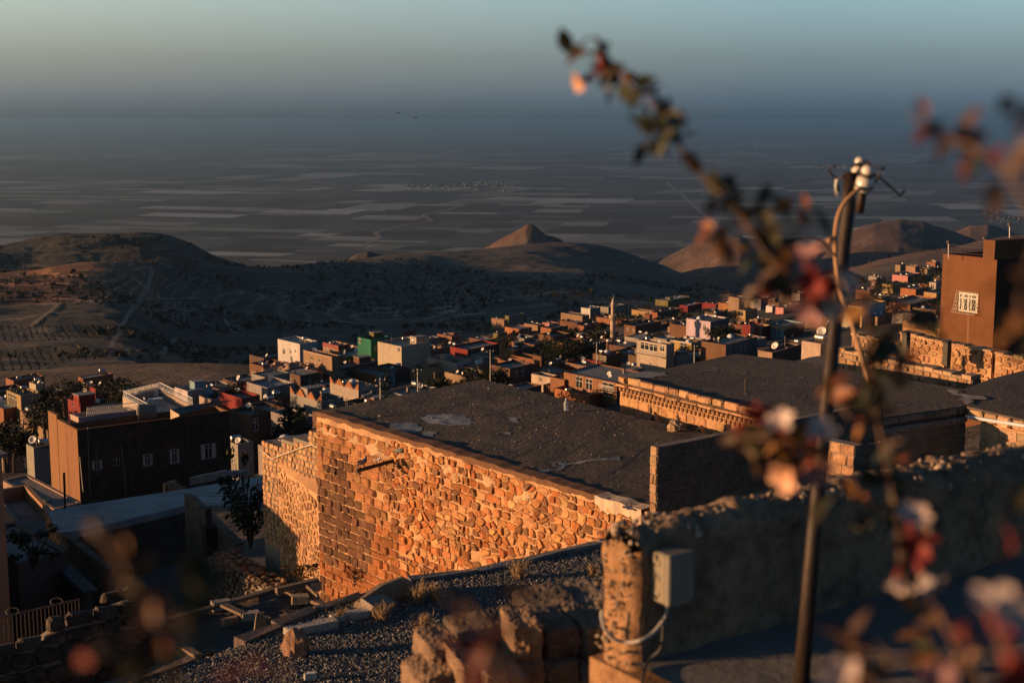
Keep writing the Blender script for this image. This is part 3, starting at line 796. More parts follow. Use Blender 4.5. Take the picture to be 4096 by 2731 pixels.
HS(3, 1820, 490, 1595, 1960, 7.5, 'brown', 'tall blank brown house in front of the lavender house', 'blank brown house', roof=(.09, .085, .08))
HS(3, 1980, 440, 1753, 2155, 8, 'lavender', 'lavender house with a dark roof and a small white door', 'lavender house', tall=1.5, win=[(1925, 495, 1.2, 1.8)], roof=(.1, .1, .1), colr=(.1, .1, .105))
HS(3, 1580, 243, 1462, 1790, 8, 'olive', 'olive green house with a stepped top at the upper edge', 'olive green house', roof=(.2, .22, .23), room=(.4, .3, 6, 6, 2.4))
HS(3, 1765, 290, 1688, 1900, 6, 'red', 'coral red house right of the olive green house', 'coral red house', tall=1.4)
HS(3, 2032, 278, 1890, 2060, 5.5, 'red', 'dull red house with a long parapet left of the brown tower house', 'dull red house', colr='darkbrown')
HS(3, 2150, 270, 2055, 2190, 6, 'orange', 'salmon orange house beside the brown tower house', 'salmon house')
HS(3, 2250, 215, 2150, 2320, 9.5, 'tan', 'tall narrow tan tower house', 'tan tower house', auto=(2, 1))
HS(3, 2310, 335, 2225, 2420, 7, 'yellow', 'yellow house with a wide three-light window', 'yellow house', tall=1.4, win=[(2265, 365, 2.4, 1.8)])
HS(3, 1408, 370, 1355, 1480, 5.5, 'brown', 'small brown house above the two-window house', 'small brown house')
HS(3, 1480, 355, 1412, 1690, 6.5, 'terracotta', 'terracotta house with a long dark back wall', 'terracotta house with dark wall', colr='darkbrown')
HS(3, 1420, 350, 1238, 1470, 4, 'yellow', 'low yellow house with a parapet, left of the olive green house', 'low yellow house')
HS(3, 1565, 655, 1285, 1640, 7.5, 'cream', 'cream two-storey house with a balcony and dark windows', 'cream balcony house', tall=1.4, win=[(1360, 668, 2.6, 1.6), (1442, 684, 2.4, 1.6), (1525, 692, 1.4, 1.3)], roof=(.15, .165, .17))
HS(3, 1800, 640, 1626, 1900, 6.5, 'yellow', 'pale yellow house with a cream roof edge right of the cream balcony house', 'pale yellow house', tall=1.3, win=[(1725, 668, 2.2, 2.0)], roof=(.2, .22, .23), trim='cream')
hb = HS(3, 2125, 658, 1895, 2420, 9, 'brown', 'big brown house with a blank sunlit wall above the tarred roof', 'big brown house', winr=[(2165, 705, 1, 1.4), (2265, 690, 1, 1.5), (2303, 685, 1, 1.5)], colr=(.13, .115, .10), roof=(.13, .14, .145))
hr_ = HS(3, 1470, 762, 1348, 1622, 6.5, 'red', 'red house with a blue rag on its roof', 'red house with blue rag', win=[(1409, 797, .5, .6)], colr=(.20, .02, .02), roof=(.15, .16, .16))
HS(3, 1720, 770, 1622, 1842, 5.5, 'white', 'white and pale blue house joined to the red house', 'white and blue house', colr=(.34, .38, .41), parapet=.9, roof=(.2, .21, .21), room=(.55, .3, 3.4, 3.0, 2.2, 'cream'))
HT = HS(3, 1100, 1015, 600, 1420, 8, 'terracotta', 'two-storey terracotta house with white windows and a corner balcony', 'terracotta balcony house', win=[(742, 998, 1.7, 2.4), (836, 1020, 1.7, 2.4), (1015, 1055, 2.8, 2.2)], roof=(.14, .15, .155), parapet=.18, colr=(.07, .06, .055))
HS(3, 605, 985, 473, 720, 7, 'terracotta', 'terracotta wing joined to the left of the balcony house', 'terracotta wing', win=[(545, 960, .1, .1)])
HS(3, 835, 1135, 505, 960, 3.5, 'orange', 'low house with an orange parapet below the terracotta balcony house', 'low orange-parapet house', roof=(.17, .185, .19), parapet=.9)
HS(3, 820, 860, 617, 975, 5, 'red', 'house with a red wall under a brown roof edge', 'red-walled house', band='brown', roof=(.1, .1, .1))
HS(3, 1000, 760, 873, 1140, 6, 'brown', 'brown roof-top house with three pale doors', 'three-door brown house', win=[(915, 770, .8, 1.9), (953, 775, .8, 1.9), (988, 790, 1, 2)], roof=(.1, .1, .1))
HS(3, 475, 965, 295, 560, 5, 'cream', 'small cream house with two dark windows and a lit parapet', 'small cream house', win=[(380, 945, .7, .9), (357, 975, 1.4, 1.4)])
HS(3, 255, 850, -20, 365, 6, 'terracotta', 'terracotta house with a broad grey roof right of the big dark trees', 'broad-roofed terracotta house', roof=(.14, .16, .17), parapet=.7)
HS(3, 480, 505, 382, 640, 7, 'orange', 'orange house with a small white window left of the dark trees', 'orange house with white window', win=[(455, 558, .8, 1.3)], colr='darkbrown')
HS(3, 180, 510, 45, 300, 5.5, 'orange', 'orange brown house with a dark window beside the pine', 'orange brown house', win=[(140, 535, .9, 1.2)])
HS(3, 355, 475, 225, 420, 5, 'tan', 'tan house with a plain lit wall left of the white domes', 'plain tan house')
HS(3, 500, 460, 400, 560, 4, 'pink', 'low pink house behind the white domes', 'low pink house')
HS(3, 725, 450, 560, 790, 6, 'brown', 'brown house with a small hut on its roof left of the minaret', 'brown hut-roof house', room=(.7, .4, 4, 3, 1.6))
HS(3, 790, 480, 728, 980, 5, 'terracotta', 'terracotta house with a blue dome tank on a dark roof', 'blue-dome house', roof=(.08, .08, .08))
HS(3, 700, 690, 620, 1000, 5, 'darkbrown', 'long dark building with a tin roof among the trees', 'long dark building', roof=(.1, .1, .1))

HS(4, 1237, 400, 1115, 1345, 8, 'pink', 'salmon pink house under the pines at the top right of the town', 'salmon pink house', win=[(1210, 442, .7, .9)], colr='darkbrown')
HS(4, 1120, 470, 1035, 1230, 7, 'yellow', 'ochre house left of the salmon pink house', 'ochre house', win=[(1062, 510, 1, 1.4)])
HS(4, 1300, 505, 1180, 1400, 6, 'orange', 'bright orange house below the salmon pink house', 'orange upper house')
HS(4, 1458, 452, 1405, 1560, 8, 'cream', 'cream house with a double window near the tall brown building', 'cream double-window house', win=[(1430, 485, 1.8, 2.2)])
HS(4, 1462, 535, 1363, 1580, 8, 'yellow', 'yellow ochre house with a stone parapet near the tall brown building', 'yellow ochre house', trim='stone')
HS(4, 1255, 625, 1065, 1460, 5, 'terracotta', 'long terracotta house with a low parapet in the upper quarter', 'long upper terracotta house', win=[(1140, 612, .7, .8)], roof=(.1, .1, .1))
HS(4, 1460, 668, 1275, 1560, 6, 'tan', 'tan house with two dark windows above the slotted ochre wall', 'slotted-wall tan house', win=[(1325, 655, .8, 1.4), (1400, 672, .8, 1)])
HS(4, 880, 643, 770, 1065, 9, 'yellow', 'yellow-green house with a pale blue shaded side', 'yellow-green house', tall=1.4, win=[(820, 670, 1.0, 2.0), (873, 690, 1, 2)], colr=(.33, .35, .36), roof=(.22, .24, .25), trim='olive')
HS(4, 1000, 720, 830, 1120, 7, 'stone', 'stone coloured house with a wide barred window', 'wide-window stone house', win=[(868, 752, 2.2, 2.0), (950, 765, 1.3, 1.8)])
HS(4, 790, 690, 705, 860, 9, 'cream', 'cream house with tall white windows behind the iron pole', 'cream tall-window house', win=[(737, 690, .9, 2), (740, 760, .9, 2)])
HS(4, 940, 515, 828, 1010, 6, 'brown', 'brown upper house behind the leaning pole', 'brown upper house')
HS(4, 95, 800, -60, 165, 6, 'red', 'scarlet house with white framed windows', 'scarlet house', win=[(20, 800, 1, 1.6), (83, 828, 1, 1.6)], roof=(.1, .1, .1))
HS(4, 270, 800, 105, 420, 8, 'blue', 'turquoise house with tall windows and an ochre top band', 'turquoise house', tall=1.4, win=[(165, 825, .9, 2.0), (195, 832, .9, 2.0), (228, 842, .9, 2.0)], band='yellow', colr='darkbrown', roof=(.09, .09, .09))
HS(4, 262, 650, 200, 400, 6, 'pink', 'coral pink house with a grey roof in the upper quarter', 'coral pink house', roof=(.17, .18, .19))
HS(4, 175, 640, 125, 200, 5, 'white', 'tiny white house left of the coral pink house', 'tiny white house')
HS(4, 175, 1000, 90, 400, 5, 'stone', 'low stone coloured house with a dish at its corner', 'low stone house', colr='darkbrown', roof=(.15, .155, .155), Y=150)
HS(4, 555, 930, 405, 720, 6.5, 'cream', 'stained cream house just behind the tarred roofs', 'stained cream house', roof=(.12, .125, .125), Y=120, mat='plaster')
HS(4, 330, 890, 190, 500, 4, 'grey', 'low grey house with a broad pale roof left of the iron pole', 'broad grey house', roof=(.17, .18, .185))

HS(5, 120, 388, 52, 400, 5, 'terracotta', 'outlying house with a pale roof and a terracotta end wall', 'outlying terracotta house', roof=(.18, .2, .21), auto=(0, 3))
HS(5, 185, 522, 60, 360, 8, 'yellow', 'ochre two-storey house with three tall windows', 'ochre three-window house', win=[(85, 535, 1.1, 2.2), (110, 545, 1.1, 2.2), (137, 560, 1.1, 2.2)], colr='grey', roof=(.13, .14, .14))
HS(5, 320, 420, 262, 400, 6, 'cream', 'small cream house with dome tanks beside a dark conifer', 'small cream dome house')
HS(5, 745, 368, 700, 1015, 5, 'terracotta', 'outlying house with a broad pale blue roof', 'outlying blue-roofed house', roof=(.27, .33, .37), parapet=.12)
HS(5, 718, 590, 608, 790, 7, 'red', 'red house with a roof hut in front of the cream roofs', 'red hut house', win=[(656, 572, .5, .6)], room=(.2, .6, 4, 3.4, 2.2, 'red'))
HS(5, 860, 460, 805, 1120, 5, 'red', 'dark red house with a long grey roof', 'dark red house', roof=(.12, .125, .125))
HS(5, 570, 560, 480, 700, 5, 'orange', 'low orange house behind the red hut house', 'low orange house')
HS(5, 775, 440, 735, 860, 5, 'cream', 'little cream house with a sunlit corner', 'little cream house')
HS(5, 710, 640, 618, 1040, 4.5, 'tan', 'low tan house with stained grey parapets', 'low stained tan house', colr=(.24, .25, .25), parapet=.8, roof=(.12, .12, .12))
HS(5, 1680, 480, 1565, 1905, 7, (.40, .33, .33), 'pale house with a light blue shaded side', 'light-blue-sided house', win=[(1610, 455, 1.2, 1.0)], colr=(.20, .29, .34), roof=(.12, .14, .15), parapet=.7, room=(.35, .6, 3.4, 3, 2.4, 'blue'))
HS(5, 2165, 545, 1965, 2330, 6, 'red', 'long crimson house with a grey roof', 'long crimson house', roof=(.13, .135, .135), colr='darkbrown', parapet=.6)
HS(5, 1890, 555, 1728, 2090, 5, 'cream', 'cream walled yard house with a red parapet', 'cream yard house', parapet=1.2, roof=(.15, .165, .17), room=(.9, .1, 3, 2.6, 2.6, 'cream'))
HS(5, 2240, 445, 2180, 2400, 6, 'red', 'crimson hut house at the right end of the crimson roofs', 'crimson hut house')
HS(5, 290, 705, 182, 420, 3.5, 'tan', 'low tan wall house above the lane', 'low tan lane house')
HS(5, 30, 640, -120, 260, 3.5, 'terracotta', 'low house with a broad pale blue roof at the left edge', 'pale blue roofed edge house', roof=(.23, .29, .33), parapet=.15)
HS(5, 430, 830, 340, 560, 6.5, 'tan', 'tan house half hidden by the tall dark house', 'half-hidden tan house', Y=165)
HS(5, 1030, 505, 985, 1110, 5, 'olive', 'little house with a white dome on its roof', 'little domed house')
HS(5, 60, 985, -60, 180, 4, 'grey', 'grey house above the lane at the left edge', 'grey lane house', Y=150)
HS(5, 300, 985, 240, 450, 3, 'grey', 'low grey yard wall house by the blue lane', 'grey yard house', Y=138)

HS(5, 2240, 700, 2062, 2420, 6, 'darkbrown', 'dark house with one tall window right of the tall dark building', 'dark one-window house', winr=[(2290, 780, .8, 1.4)], Y=150)
HS(5, 2130, 960, 2075, 2260, 5, 'grey', 'small grey house tucked against the right end of the tall dark building', 'small tucked house', winr=[(2190, 1040, 1.2, 1.0)], Y=135)
HS(2, 130, 1185, -70, 330, 4.5, 'darkbrown', 'dark low house below the light blue roof', 'dark low house', auto=(0, 2))
HS(2, 400, 1235, 180, 560, 4, 'grey', 'grey low house in front of the dark conifers', 'grey conifer house')

# zigzag merlons on two parapets
def merlons(h, n, col):
    mb = MB(); C, d, nrm = h['C'], h['dl'], -h['dr']
    for k in range(n + 1):
        s = h['Wl'] * k / n
        p = C + d * s
        for i, (w, zz) in enumerate(((1.1, .35), (.7, .7), (.35, 1.0))):
            a = p - d * min(w, s + .001); b = p + d * min(w, h['Wl'] - s + .001)
            mb.slab(Vector((a.x, a.y, h['z1'] + zz - .35)), Vector((b.x, b.y, h['z1'] + zz - .35)), -nrm, Vector((0, 0, 1)), .2, .345, col)
    mb.build('merlon', M['far'], h['root'])
merlons(h2, 3, PAL['orange']); merlons(h3, 3, PAL['orange'])

# filling: plainer houses between those above
def town_end(px):
    return np.interp(px, [0, 900, 1050, 1390, 1600, 1900, 2180, 2400, 2640, 2850, 3000, 3300, 4096], [262, 255, 330, 385, 405, 470, 515, 555, 630, 780, 880, 950, 960])
fr = random.Random(5)
taken = set(h['root']['label'] for h in HOUSES)
SHORT_REF = [h for h in HOUSES]
def rel_label(desc, px, py, Y):
    order = sorted(SHORT_REF, key=lambda h: abs((h['box'][0] + h['box'][1]) / 2 - px) + 1.5 * abs(h['box'][2] - py))
    for h in order:
        cx_ = (h['box'][0] + h['box'][1]) / 2
        if abs(cx_ - px) < 30: r_ = 'just above' if py < h['box'][2] else 'just below'
        else: r_ = 'just left of' if px < cx_ else 'just right of'
        lb = f"{desc} {r_} the {h['short']}"
        key = ' '.join(desc.split()[:3]) + r_ + h['short']
        if key not in taken and len(lb.split()) <= 16:
            taken.add(key); return lb, f"{r_} the {h['short']}"
    return desc, ''
nfill = 0
for _ in range(14000):
    if nfill >= 190: break
    px = fr.uniform(-80, 4200)
    Ye = town_end(px)
    Y = Ye * (fr.random() ** 0.75)
    if Y < 100 or (px > 2500 and Y < 160) or (px < 1000 and Y < 145) or (px > 3300 and Y < 330): continue
    a = ray(px, 1400)[0]; X = a * Y
    if 560 < px < 1080 and Y < 175: continue
    w1, w2, H = fr.uniform(3.5, 8), fr.uniform(4.5, 10), fr.choice([2.2, 2.6, 3, 3.4, 4.2])
    c = Vector((X, Y + 5, 0)); rad = math.hypot(w1, w2) / 2
    if any((c - Vector((h['cen'].x, h['cen'].y, 0))).length < (rad + h['rad']) * .50 for h in HOUSES): continue
    zt = gz(X, Y) + H
    qx, qy = proj((X, Y, zt))
    f = math.radians(39); xa = proj((X - math.sin(f) * w1, Y + math.cos(f) * w1, zt))[0]; xb = proj((X + .6 * w2, Y + .8 * w2, zt))[0]
    bad = False
    for h in SHORT_REF:
        b = h['box']
        ox = min(xb, b[1]) - max(xa, b[0])
        if ox > 0.15 * (b[1] - b[0]) and Y < h['Y'] and qy - 10 < b[2] + .5 * (b[3] - b[2]) and qy > b[2] - 70: bad = True; break
    if bad: continue
    cn = fr.choice(['brown', 'brown', 'tan', 'grey', 'terracotta', 'darkbrown', 'darkbrown', 'stone', 'grey', 'grey', 'darkbrown'])
    rf = fr.choice([0, 0, 1, 1, 2, 3, 4])
    rn = ['grey', 'dark grey', 'pale grey', 'blackish', 'dull grey'][rf]
    cw = dict(darkbrown='dark', stone='stony').get(cn, cn)
    lab, rel = rel_label(f"low {cw} house with {rn} roof", qx, qy, Y)
    h = house(0, qx, qy, xa, xb, H, cn, lab, '', Y=Y, roof=ROOFC[rf], auto=(fr.choice([0, 1, 2]), fr.choice([0, 1, 2])), parapet=fr.choice([.15, .3, .5, .8]),
              room=(.6, .5, 3, 2.6, 2.0) if fr.random() < .2 else None)
    h['short'] = f"low {cw} house {rel}"
    nfill += 1

# ------------------------------------------------------------------ things on the roofs
def tank_mesh():
    mb = MB()
    return MB().lathe((0, 0, 0), [(.30, -.75), (.38, -.70), (.40, -.6), (.40, .6), (.38, .70), (.30, .75)], 12, (1, 1, 1), (1, 0, 0)).mesh('tank', M['metal'])
def stand_mesh():
    mb = MB()
    for x in (-.5, .5):
        for y in (-.32, .32): mb.box((x, y, -.65), .06, .06, 1.0)
    mb.box((0, -.95, -.75), 1.5, 1.3, .06); mb.box((0, .32, -.45), 1.1, .05, .05); mb.box((0, -.32, -.45), 1.1, .05, .05)
    return mb.mesh('stand', M['dark_metal'])
def dish_mesh():
    mb = MB(); mb.lathe((0, 0, 0), [(.02, 0), (.2, .03), (.36, .09), (.48, .17), (.49, .18), (.36, .11), (.2, .05), (.02, .02)], 14, (.55, .53, .5), (0, -.8, .55))
    mb.tube([(0, -.05, -.3), (0, -.35, .05), (0, -.42, .30)], .02, 4, (.3, .3, .3))
    return mb.mesh('dish', M['paint'])
def mast_mesh():
    return MB().tube([(0, 0, -1.0), (0, 0, 0)], .035, 5, (.2, .2, .2)).mesh('mast', M['dark_metal'])
def dome_mesh():
    return MB().lathe((0, 0, 0), [(.95, 0), (1.0, .15), (.98, .5), (.85, .85), (.6, 1.1), (.3, 1.24), (.05, 1.28)], 14, (.50, .52, .54)).mesh('dome_tank', M['paint'])
TANK, STAND, DISH, MAST, DOME = tank_mesh(), stand_mesh(), dish_mesh(), mast_mesh(), dome_mesh()
for n_ in (TANK, DISH, DOME): n_.polygons.foreach_set('use_smooth', [True] * len(n_.polygons))
def child(name, me, root, loc=(0, 0, 0)):
    o = bpy.data.objects.new(name, me); COL.objects.link(o); o.parent = root; o.location = loc; return o
def put_tank(loc, rz, label, s=1.0):
    r = empty('water_tank', loc, label, 'water tank', 'metal water tanks on the roofs'); r.rotation_euler = (0, 0, rz); r.scale = (s, s, s)
    child('tank', TANK, r, (0, 0, 1.15)); child('stand', STAND, r, (0, 0, 1.15)); return r
def put_dish(loc, rz, label, s=1.0):
    r = empty('satellite_dish', loc, label, 'satellite dish', 'satellite dishes on the roofs'); r.rotation_euler = (0, 0, rz); r.scale = (s, s, s)
    child('dish', DISH, r, (0, 0, 1.0)); child('mast', MAST, r, (0, 0, 1.0)); return r
def put_dome(loc, label, s=1.0):
    o = link('dome_tank', DOME, None, loc); o.scale = (s, s, s)
    return tag(o, label, 'water tank', 'white domed tanks on the roofs')
def on_roof(h, u, v): 
    p = h['C'] + h['dl'] * (h['Wl'] * u) + h['dr'] * (h['Wr'] * v)
    return (p.x, p.y, h['zi'])
tr = random.Random(11)
def roof_label(a, sh): return ' '.join(f'{a} {sh}'.split()[:16])
for h in HOUSES:
    sh = h['short']
    k = tr.random()
    big = h['Wl'] * h['Wr'] > 60
    sc = tr.uniform(.62, .9)
    spots = [(.3, .25), (.7, .3), (.35, .7), (.75, .72)]; tr.shuffle(spots)
    if k < .55:
        put_tank(on_roof(h, *spots[0]), math.radians(39 + tr.choice([0, 90])), roof_label("metal water tank on the", sh), sc)
        if big and tr.random() < .45:
            put_tank(on_roof(h, *spots[1]), math.radians(39), roof_label("second water tank on the", sh), sc)
    if tr.random() < .6:
        put_dish(on_roof(h, *spots[2]), math.radians(tr.uniform(-70, 20)), roof_label("satellite dish on the", sh), tr.uniform(.65, .95))
        if tr.random() < .3: put_dish(on_roof(h, spots[2][0] * .8, spots[2][1] * .75), math.radians(tr.uniform(-70, 20)), roof_label("smaller dish on the", sh), .6)
    if tr.random() < .14:
        put_dome(on_roof(h, *spots[3]), roof_label("white domed tank on the", sh), tr.uniform(.55, .8))
# balcony of the terracotta house
h = HT
bb = MB(); p0 = h['C'] + h['dl'] * .2; p1 = h['C'] + h['dl'] * 3.6; n_ = -h['dr']
zb = P(*zp(3, 1010, 1110), h['Y']).z
bb.slab(Vector((p0.x, p0.y, zb)), Vector((p1.x, p1.y, zb)), n_, Vector((0, 0, 1)), .9, .18, PAL['tan'])
bb.build('balcony', M['far'], h['root'])
rb = MB()
for k in range(3):
    rb.slab(Vector((p0.x, p0.y, zb + .45 + k * .3)) + n_ * .86, Vector((p1.x, p1.y, zb + .45 + k * .3)) + n_ * .86, n_, Vector((0, 0, 1)), .05, .05, (.6, .58, .55))
for k in range(5):
    q = p0.lerp(p1, k / 4) + n_ * .86
    rb.box((q.x, q.y, zb + .6), .05, .05, .9, 0, (.6, .58, .55))
rb.build('balcony_railing', M['paint'], h['root'])

# balcony along the cream house
h = next(q for q in HOUSES if q['short'] == 'cream balcony house')
p0, p1 = h['C'] + h['dl'] * .3, h['C'] + h['dl'] * (h['Wl'] - .3); n_ = Vector((-h['dl'].y, h['dl'].x, 0)); n_ = n_ if n_.x < 0 else -n_; zb = h['z1'] - 2.9
bb = MB(); bb.slab(Vector((p0.x, p0.y, zb)), Vector((p1.x, p1.y, zb)), n_, UPV, .9, .15, PAL['cream']); bb.build('balcony', M['far'], h['root'])
rb = MB()
for k in range(3): rb.slab(Vector((p0.x, p0.y, zb + .4 + k * .25)) + n_ * .86, Vector((p1.x, p1.y, zb + .4 + k * .25)) + n_ * .86, n_, UPV, .05, .05, (.4, .37, .33))
rb.build('balcony_railing', M['paint'], h['root'])
# blue rag on the red house
p = on_roof(hr_, .35, .3); V, F = [], []
for i in range(9):
    for j in range(9):
        V.append((p[0] + i * .3 - 1.2, p[1] + j * .22 - .9, p[2] + hr_['z1'] - hr_['zi'] + .15 + .22 * mnoise.noise(Vector((i * .6, j * .6, 3)))))
for i in range(8):
    for j in range(8): F.append((i * 9 + j, i * 9 + j + 1, (i + 1) * 9 + j + 1, (i + 1) * 9 + j))
mb = MB(); mb.add(V, F, (.16, .28, .40)); tag(mb.build('tarpaulin', M['paint']), 'crumpled pale blue sheet lying on the roof of the red house', 'sheet')

# ------------------------------------------------------------------ minaret
MY = 405.0
def mz(zy): return P(*zp(3, 1062, zy), MY).z
mx = P(*zp(3, 1062, 500), MY).x
mr_ = empty('minaret', (mx, MY, mz(690)), 'slender stone minaret rising above the dark trees', 'minaret')
mc = (.36, .27, .20)
b = MB(); b.lathe((mx, MY, 0), [(1.05, mz(690) - 9), (1.05, mz(690)), (.78, mz(672)), (.75, mz(420)), (.75, mz(415))], 20, mc); b.build('shaft', M['plaster'], mr_)
b = MB(); b.lathe((mx, MY, 0), [(.76, mz(440)), (.85, mz(428)), (.95, mz(415)), (1.12, mz(402)), (1.2, mz(396)), (1.2, mz(392))], 20, vary(mc, .05)); b.build('balcony', M['plaster'], mr_)
b = MB()
b.lathe((mx, MY, 0), [(1.18, mz(391.5)), (1.2, mz(374)), (1.12, mz(374)), (1.10, mz(391.4))], 20, vary(mc, .05)); b.build('railing', M['plaster'], mr_)
b = MB(); b.lathe((mx, MY, 0), [(.60, mz(391)), (.58, mz(283)), (.66, mz(281)), (.66, mz(276))], 20, mc); b.build('upper_shaft', M['plaster'], mr_)
b = MB(); b.lathe((mx, MY, 0), [(.64, mz(275.5)), (.5, mz(258)), (.3, mz(234)), (.08, mz(214)), (.05, mz(212))], 20, (.42, .34, .27)); b.build('cap', M['plaster'], mr_)
b = MB(); b.lathe((mx, MY, 0), [(.05, mz(212)), (.12, mz(205)), (.04, mz(200)), (.09, mz(196)), (.03, mz(192)), (.02, mz(184))], 8, (.3, .28, .25)); b.build('finial', M['metal'], mr_)
for k in range(10):
    a = 2 * math.pi * k / 10
    b = MB(); b.box((mx + 1.0 * math.cos(a), MY + 1.0 * math.sin(a), mz(418)), .22, .22, .5, a, (.3, .22, .16)); b.build('bracket', M['plaster'], mr_)

# ------------------------------------------------------------------ trees
def leaf_cloud(r, clumps, leaf, per, colr, rg):
    V, F, C = [], [], []
    for (cx_, cy_, cz_, cr_) in clumps:
        k = rg.uniform(.55, 1.35)
        for _ in range(per):
            d = Vector((rg.gauss(0, 1), rg.gauss(0, 1), rg.gauss(0, .8))).normalized() * cr_ * (rg.random() ** .4)
            c = Vector((cx_, cy_, cz_)) + d
            n_ = Vector((rg.gauss(0, 1), rg.gauss(0, 1), rg.gauss(0, 1) + .6)).normalized()
            x = n_.orthogonal().normalized(); y = n_.cross(x)
            s = leaf * rg.uniform(.6, 1.3)
            b0 = len(V)
            V += [c - x * s, c - y * s * .55, c + x * s, c + y * s * .55]
            F.append((b0, b0 + 1, b0 + 2, b0 + 3)); C.append(vary(tuple(q * k for q in colr), .25, rg))
    return V, F, C
def tree_meshes(kind, seed):
    """crown and trunk of a tree one unit tall"""
    rg = random.Random(seed)
    cl = []
    if kind == 'broad':
        for _ in range(17):
            a, rr = rg.uniform(0, 6.28), .38 * math.sqrt(rg.random()); cl.append((rr * math.cos(a), rr * math.sin(a), rg.uniform(.35, .92) - rr * .3, rg.uniform(.10, .2)))
        V, F, C = leaf_cloud(1, cl, .035, 46, (.012, .017, .008), rg)
    elif kind == 'pine':
        for i in range(20):
            h_ = .15 + .85 * i / 20; a = i * 2.4; rr = (1 - h_) * .30
            cl.append((rr * math.cos(a), rr * math.sin(a), h_, .05 + (1 - h_) * .12))
        V, F, C = leaf_cloud(1, cl, .03, 34, (.011, .017, .011), rg)
    else:
        for i in range(20):
            h_ = .08 + .9 * i / 20; a = i * 2.4; rr = .035
            cl.append((rr * math.cos(a), rr * math.sin(a), h_, .075 * math.sin(math.pi * (.12 + .85 * (1 - h_))) + .015))
        V, F, C = leaf_cloud(1, cl, .022, 34, (.010, .016, .010), rg)
    cm = np_mesh('crown', [tuple(v) for v in V], F, M['leaf'], C)
    t = MB(); t.tube([(0, 0, -.3), (0, 0, .1), (.015, .01, .35), (.0, .02, .62)], [.035, .028, .02, .008], 6)
    if kind == 'broad':
        for k in range(5):
            a = k * 1.3; t.tube([(0.01, .01, .28 + k * .04), (.14 * math.cos(a), .14 * math.sin(a), .5 + k * .03), (.25 * math.cos(a), .25 * math.sin(a), .62 + k * .03)], [.014, .009, .004], 5)
    return cm, t.mesh('trunk', M['bark'])
TREES = {k: [tree_meshes(k, s) for s in seeds] for k, seeds in dict(broad=(1, 2, 3), pine=(4, 5), cypress=(6,)).items()}
def put_tree(z, x, yt, H, kind, label, wide=1.0, Y=None, gap=0.0):
    px, py = zp(z, x, yt) if z else (x, yt)
    H *= .62 if z == 5 else .8
    Y = Y or solve_depth(px, py, H, {4: 420, 3: 225, 5: 160, 2: 150}.get(z, 100))
    p = P(px, py, Y)
    r = empty('tree' if kind == 'broad' else ('cypress_tree' if kind == 'cypress' else 'pine_tree'), (p.x, p.y, p.z - H), label, 'tree', 'trees between the houses')
    c, t = RNG.choice(TREES[kind]); 
    r.rotation_euler = (0, 0, RNG.uniform(0, 6.28)); r.scale = (H * wide, H * wide, H)
    child('crown', c, r); child('trunk', t, r)
    return r
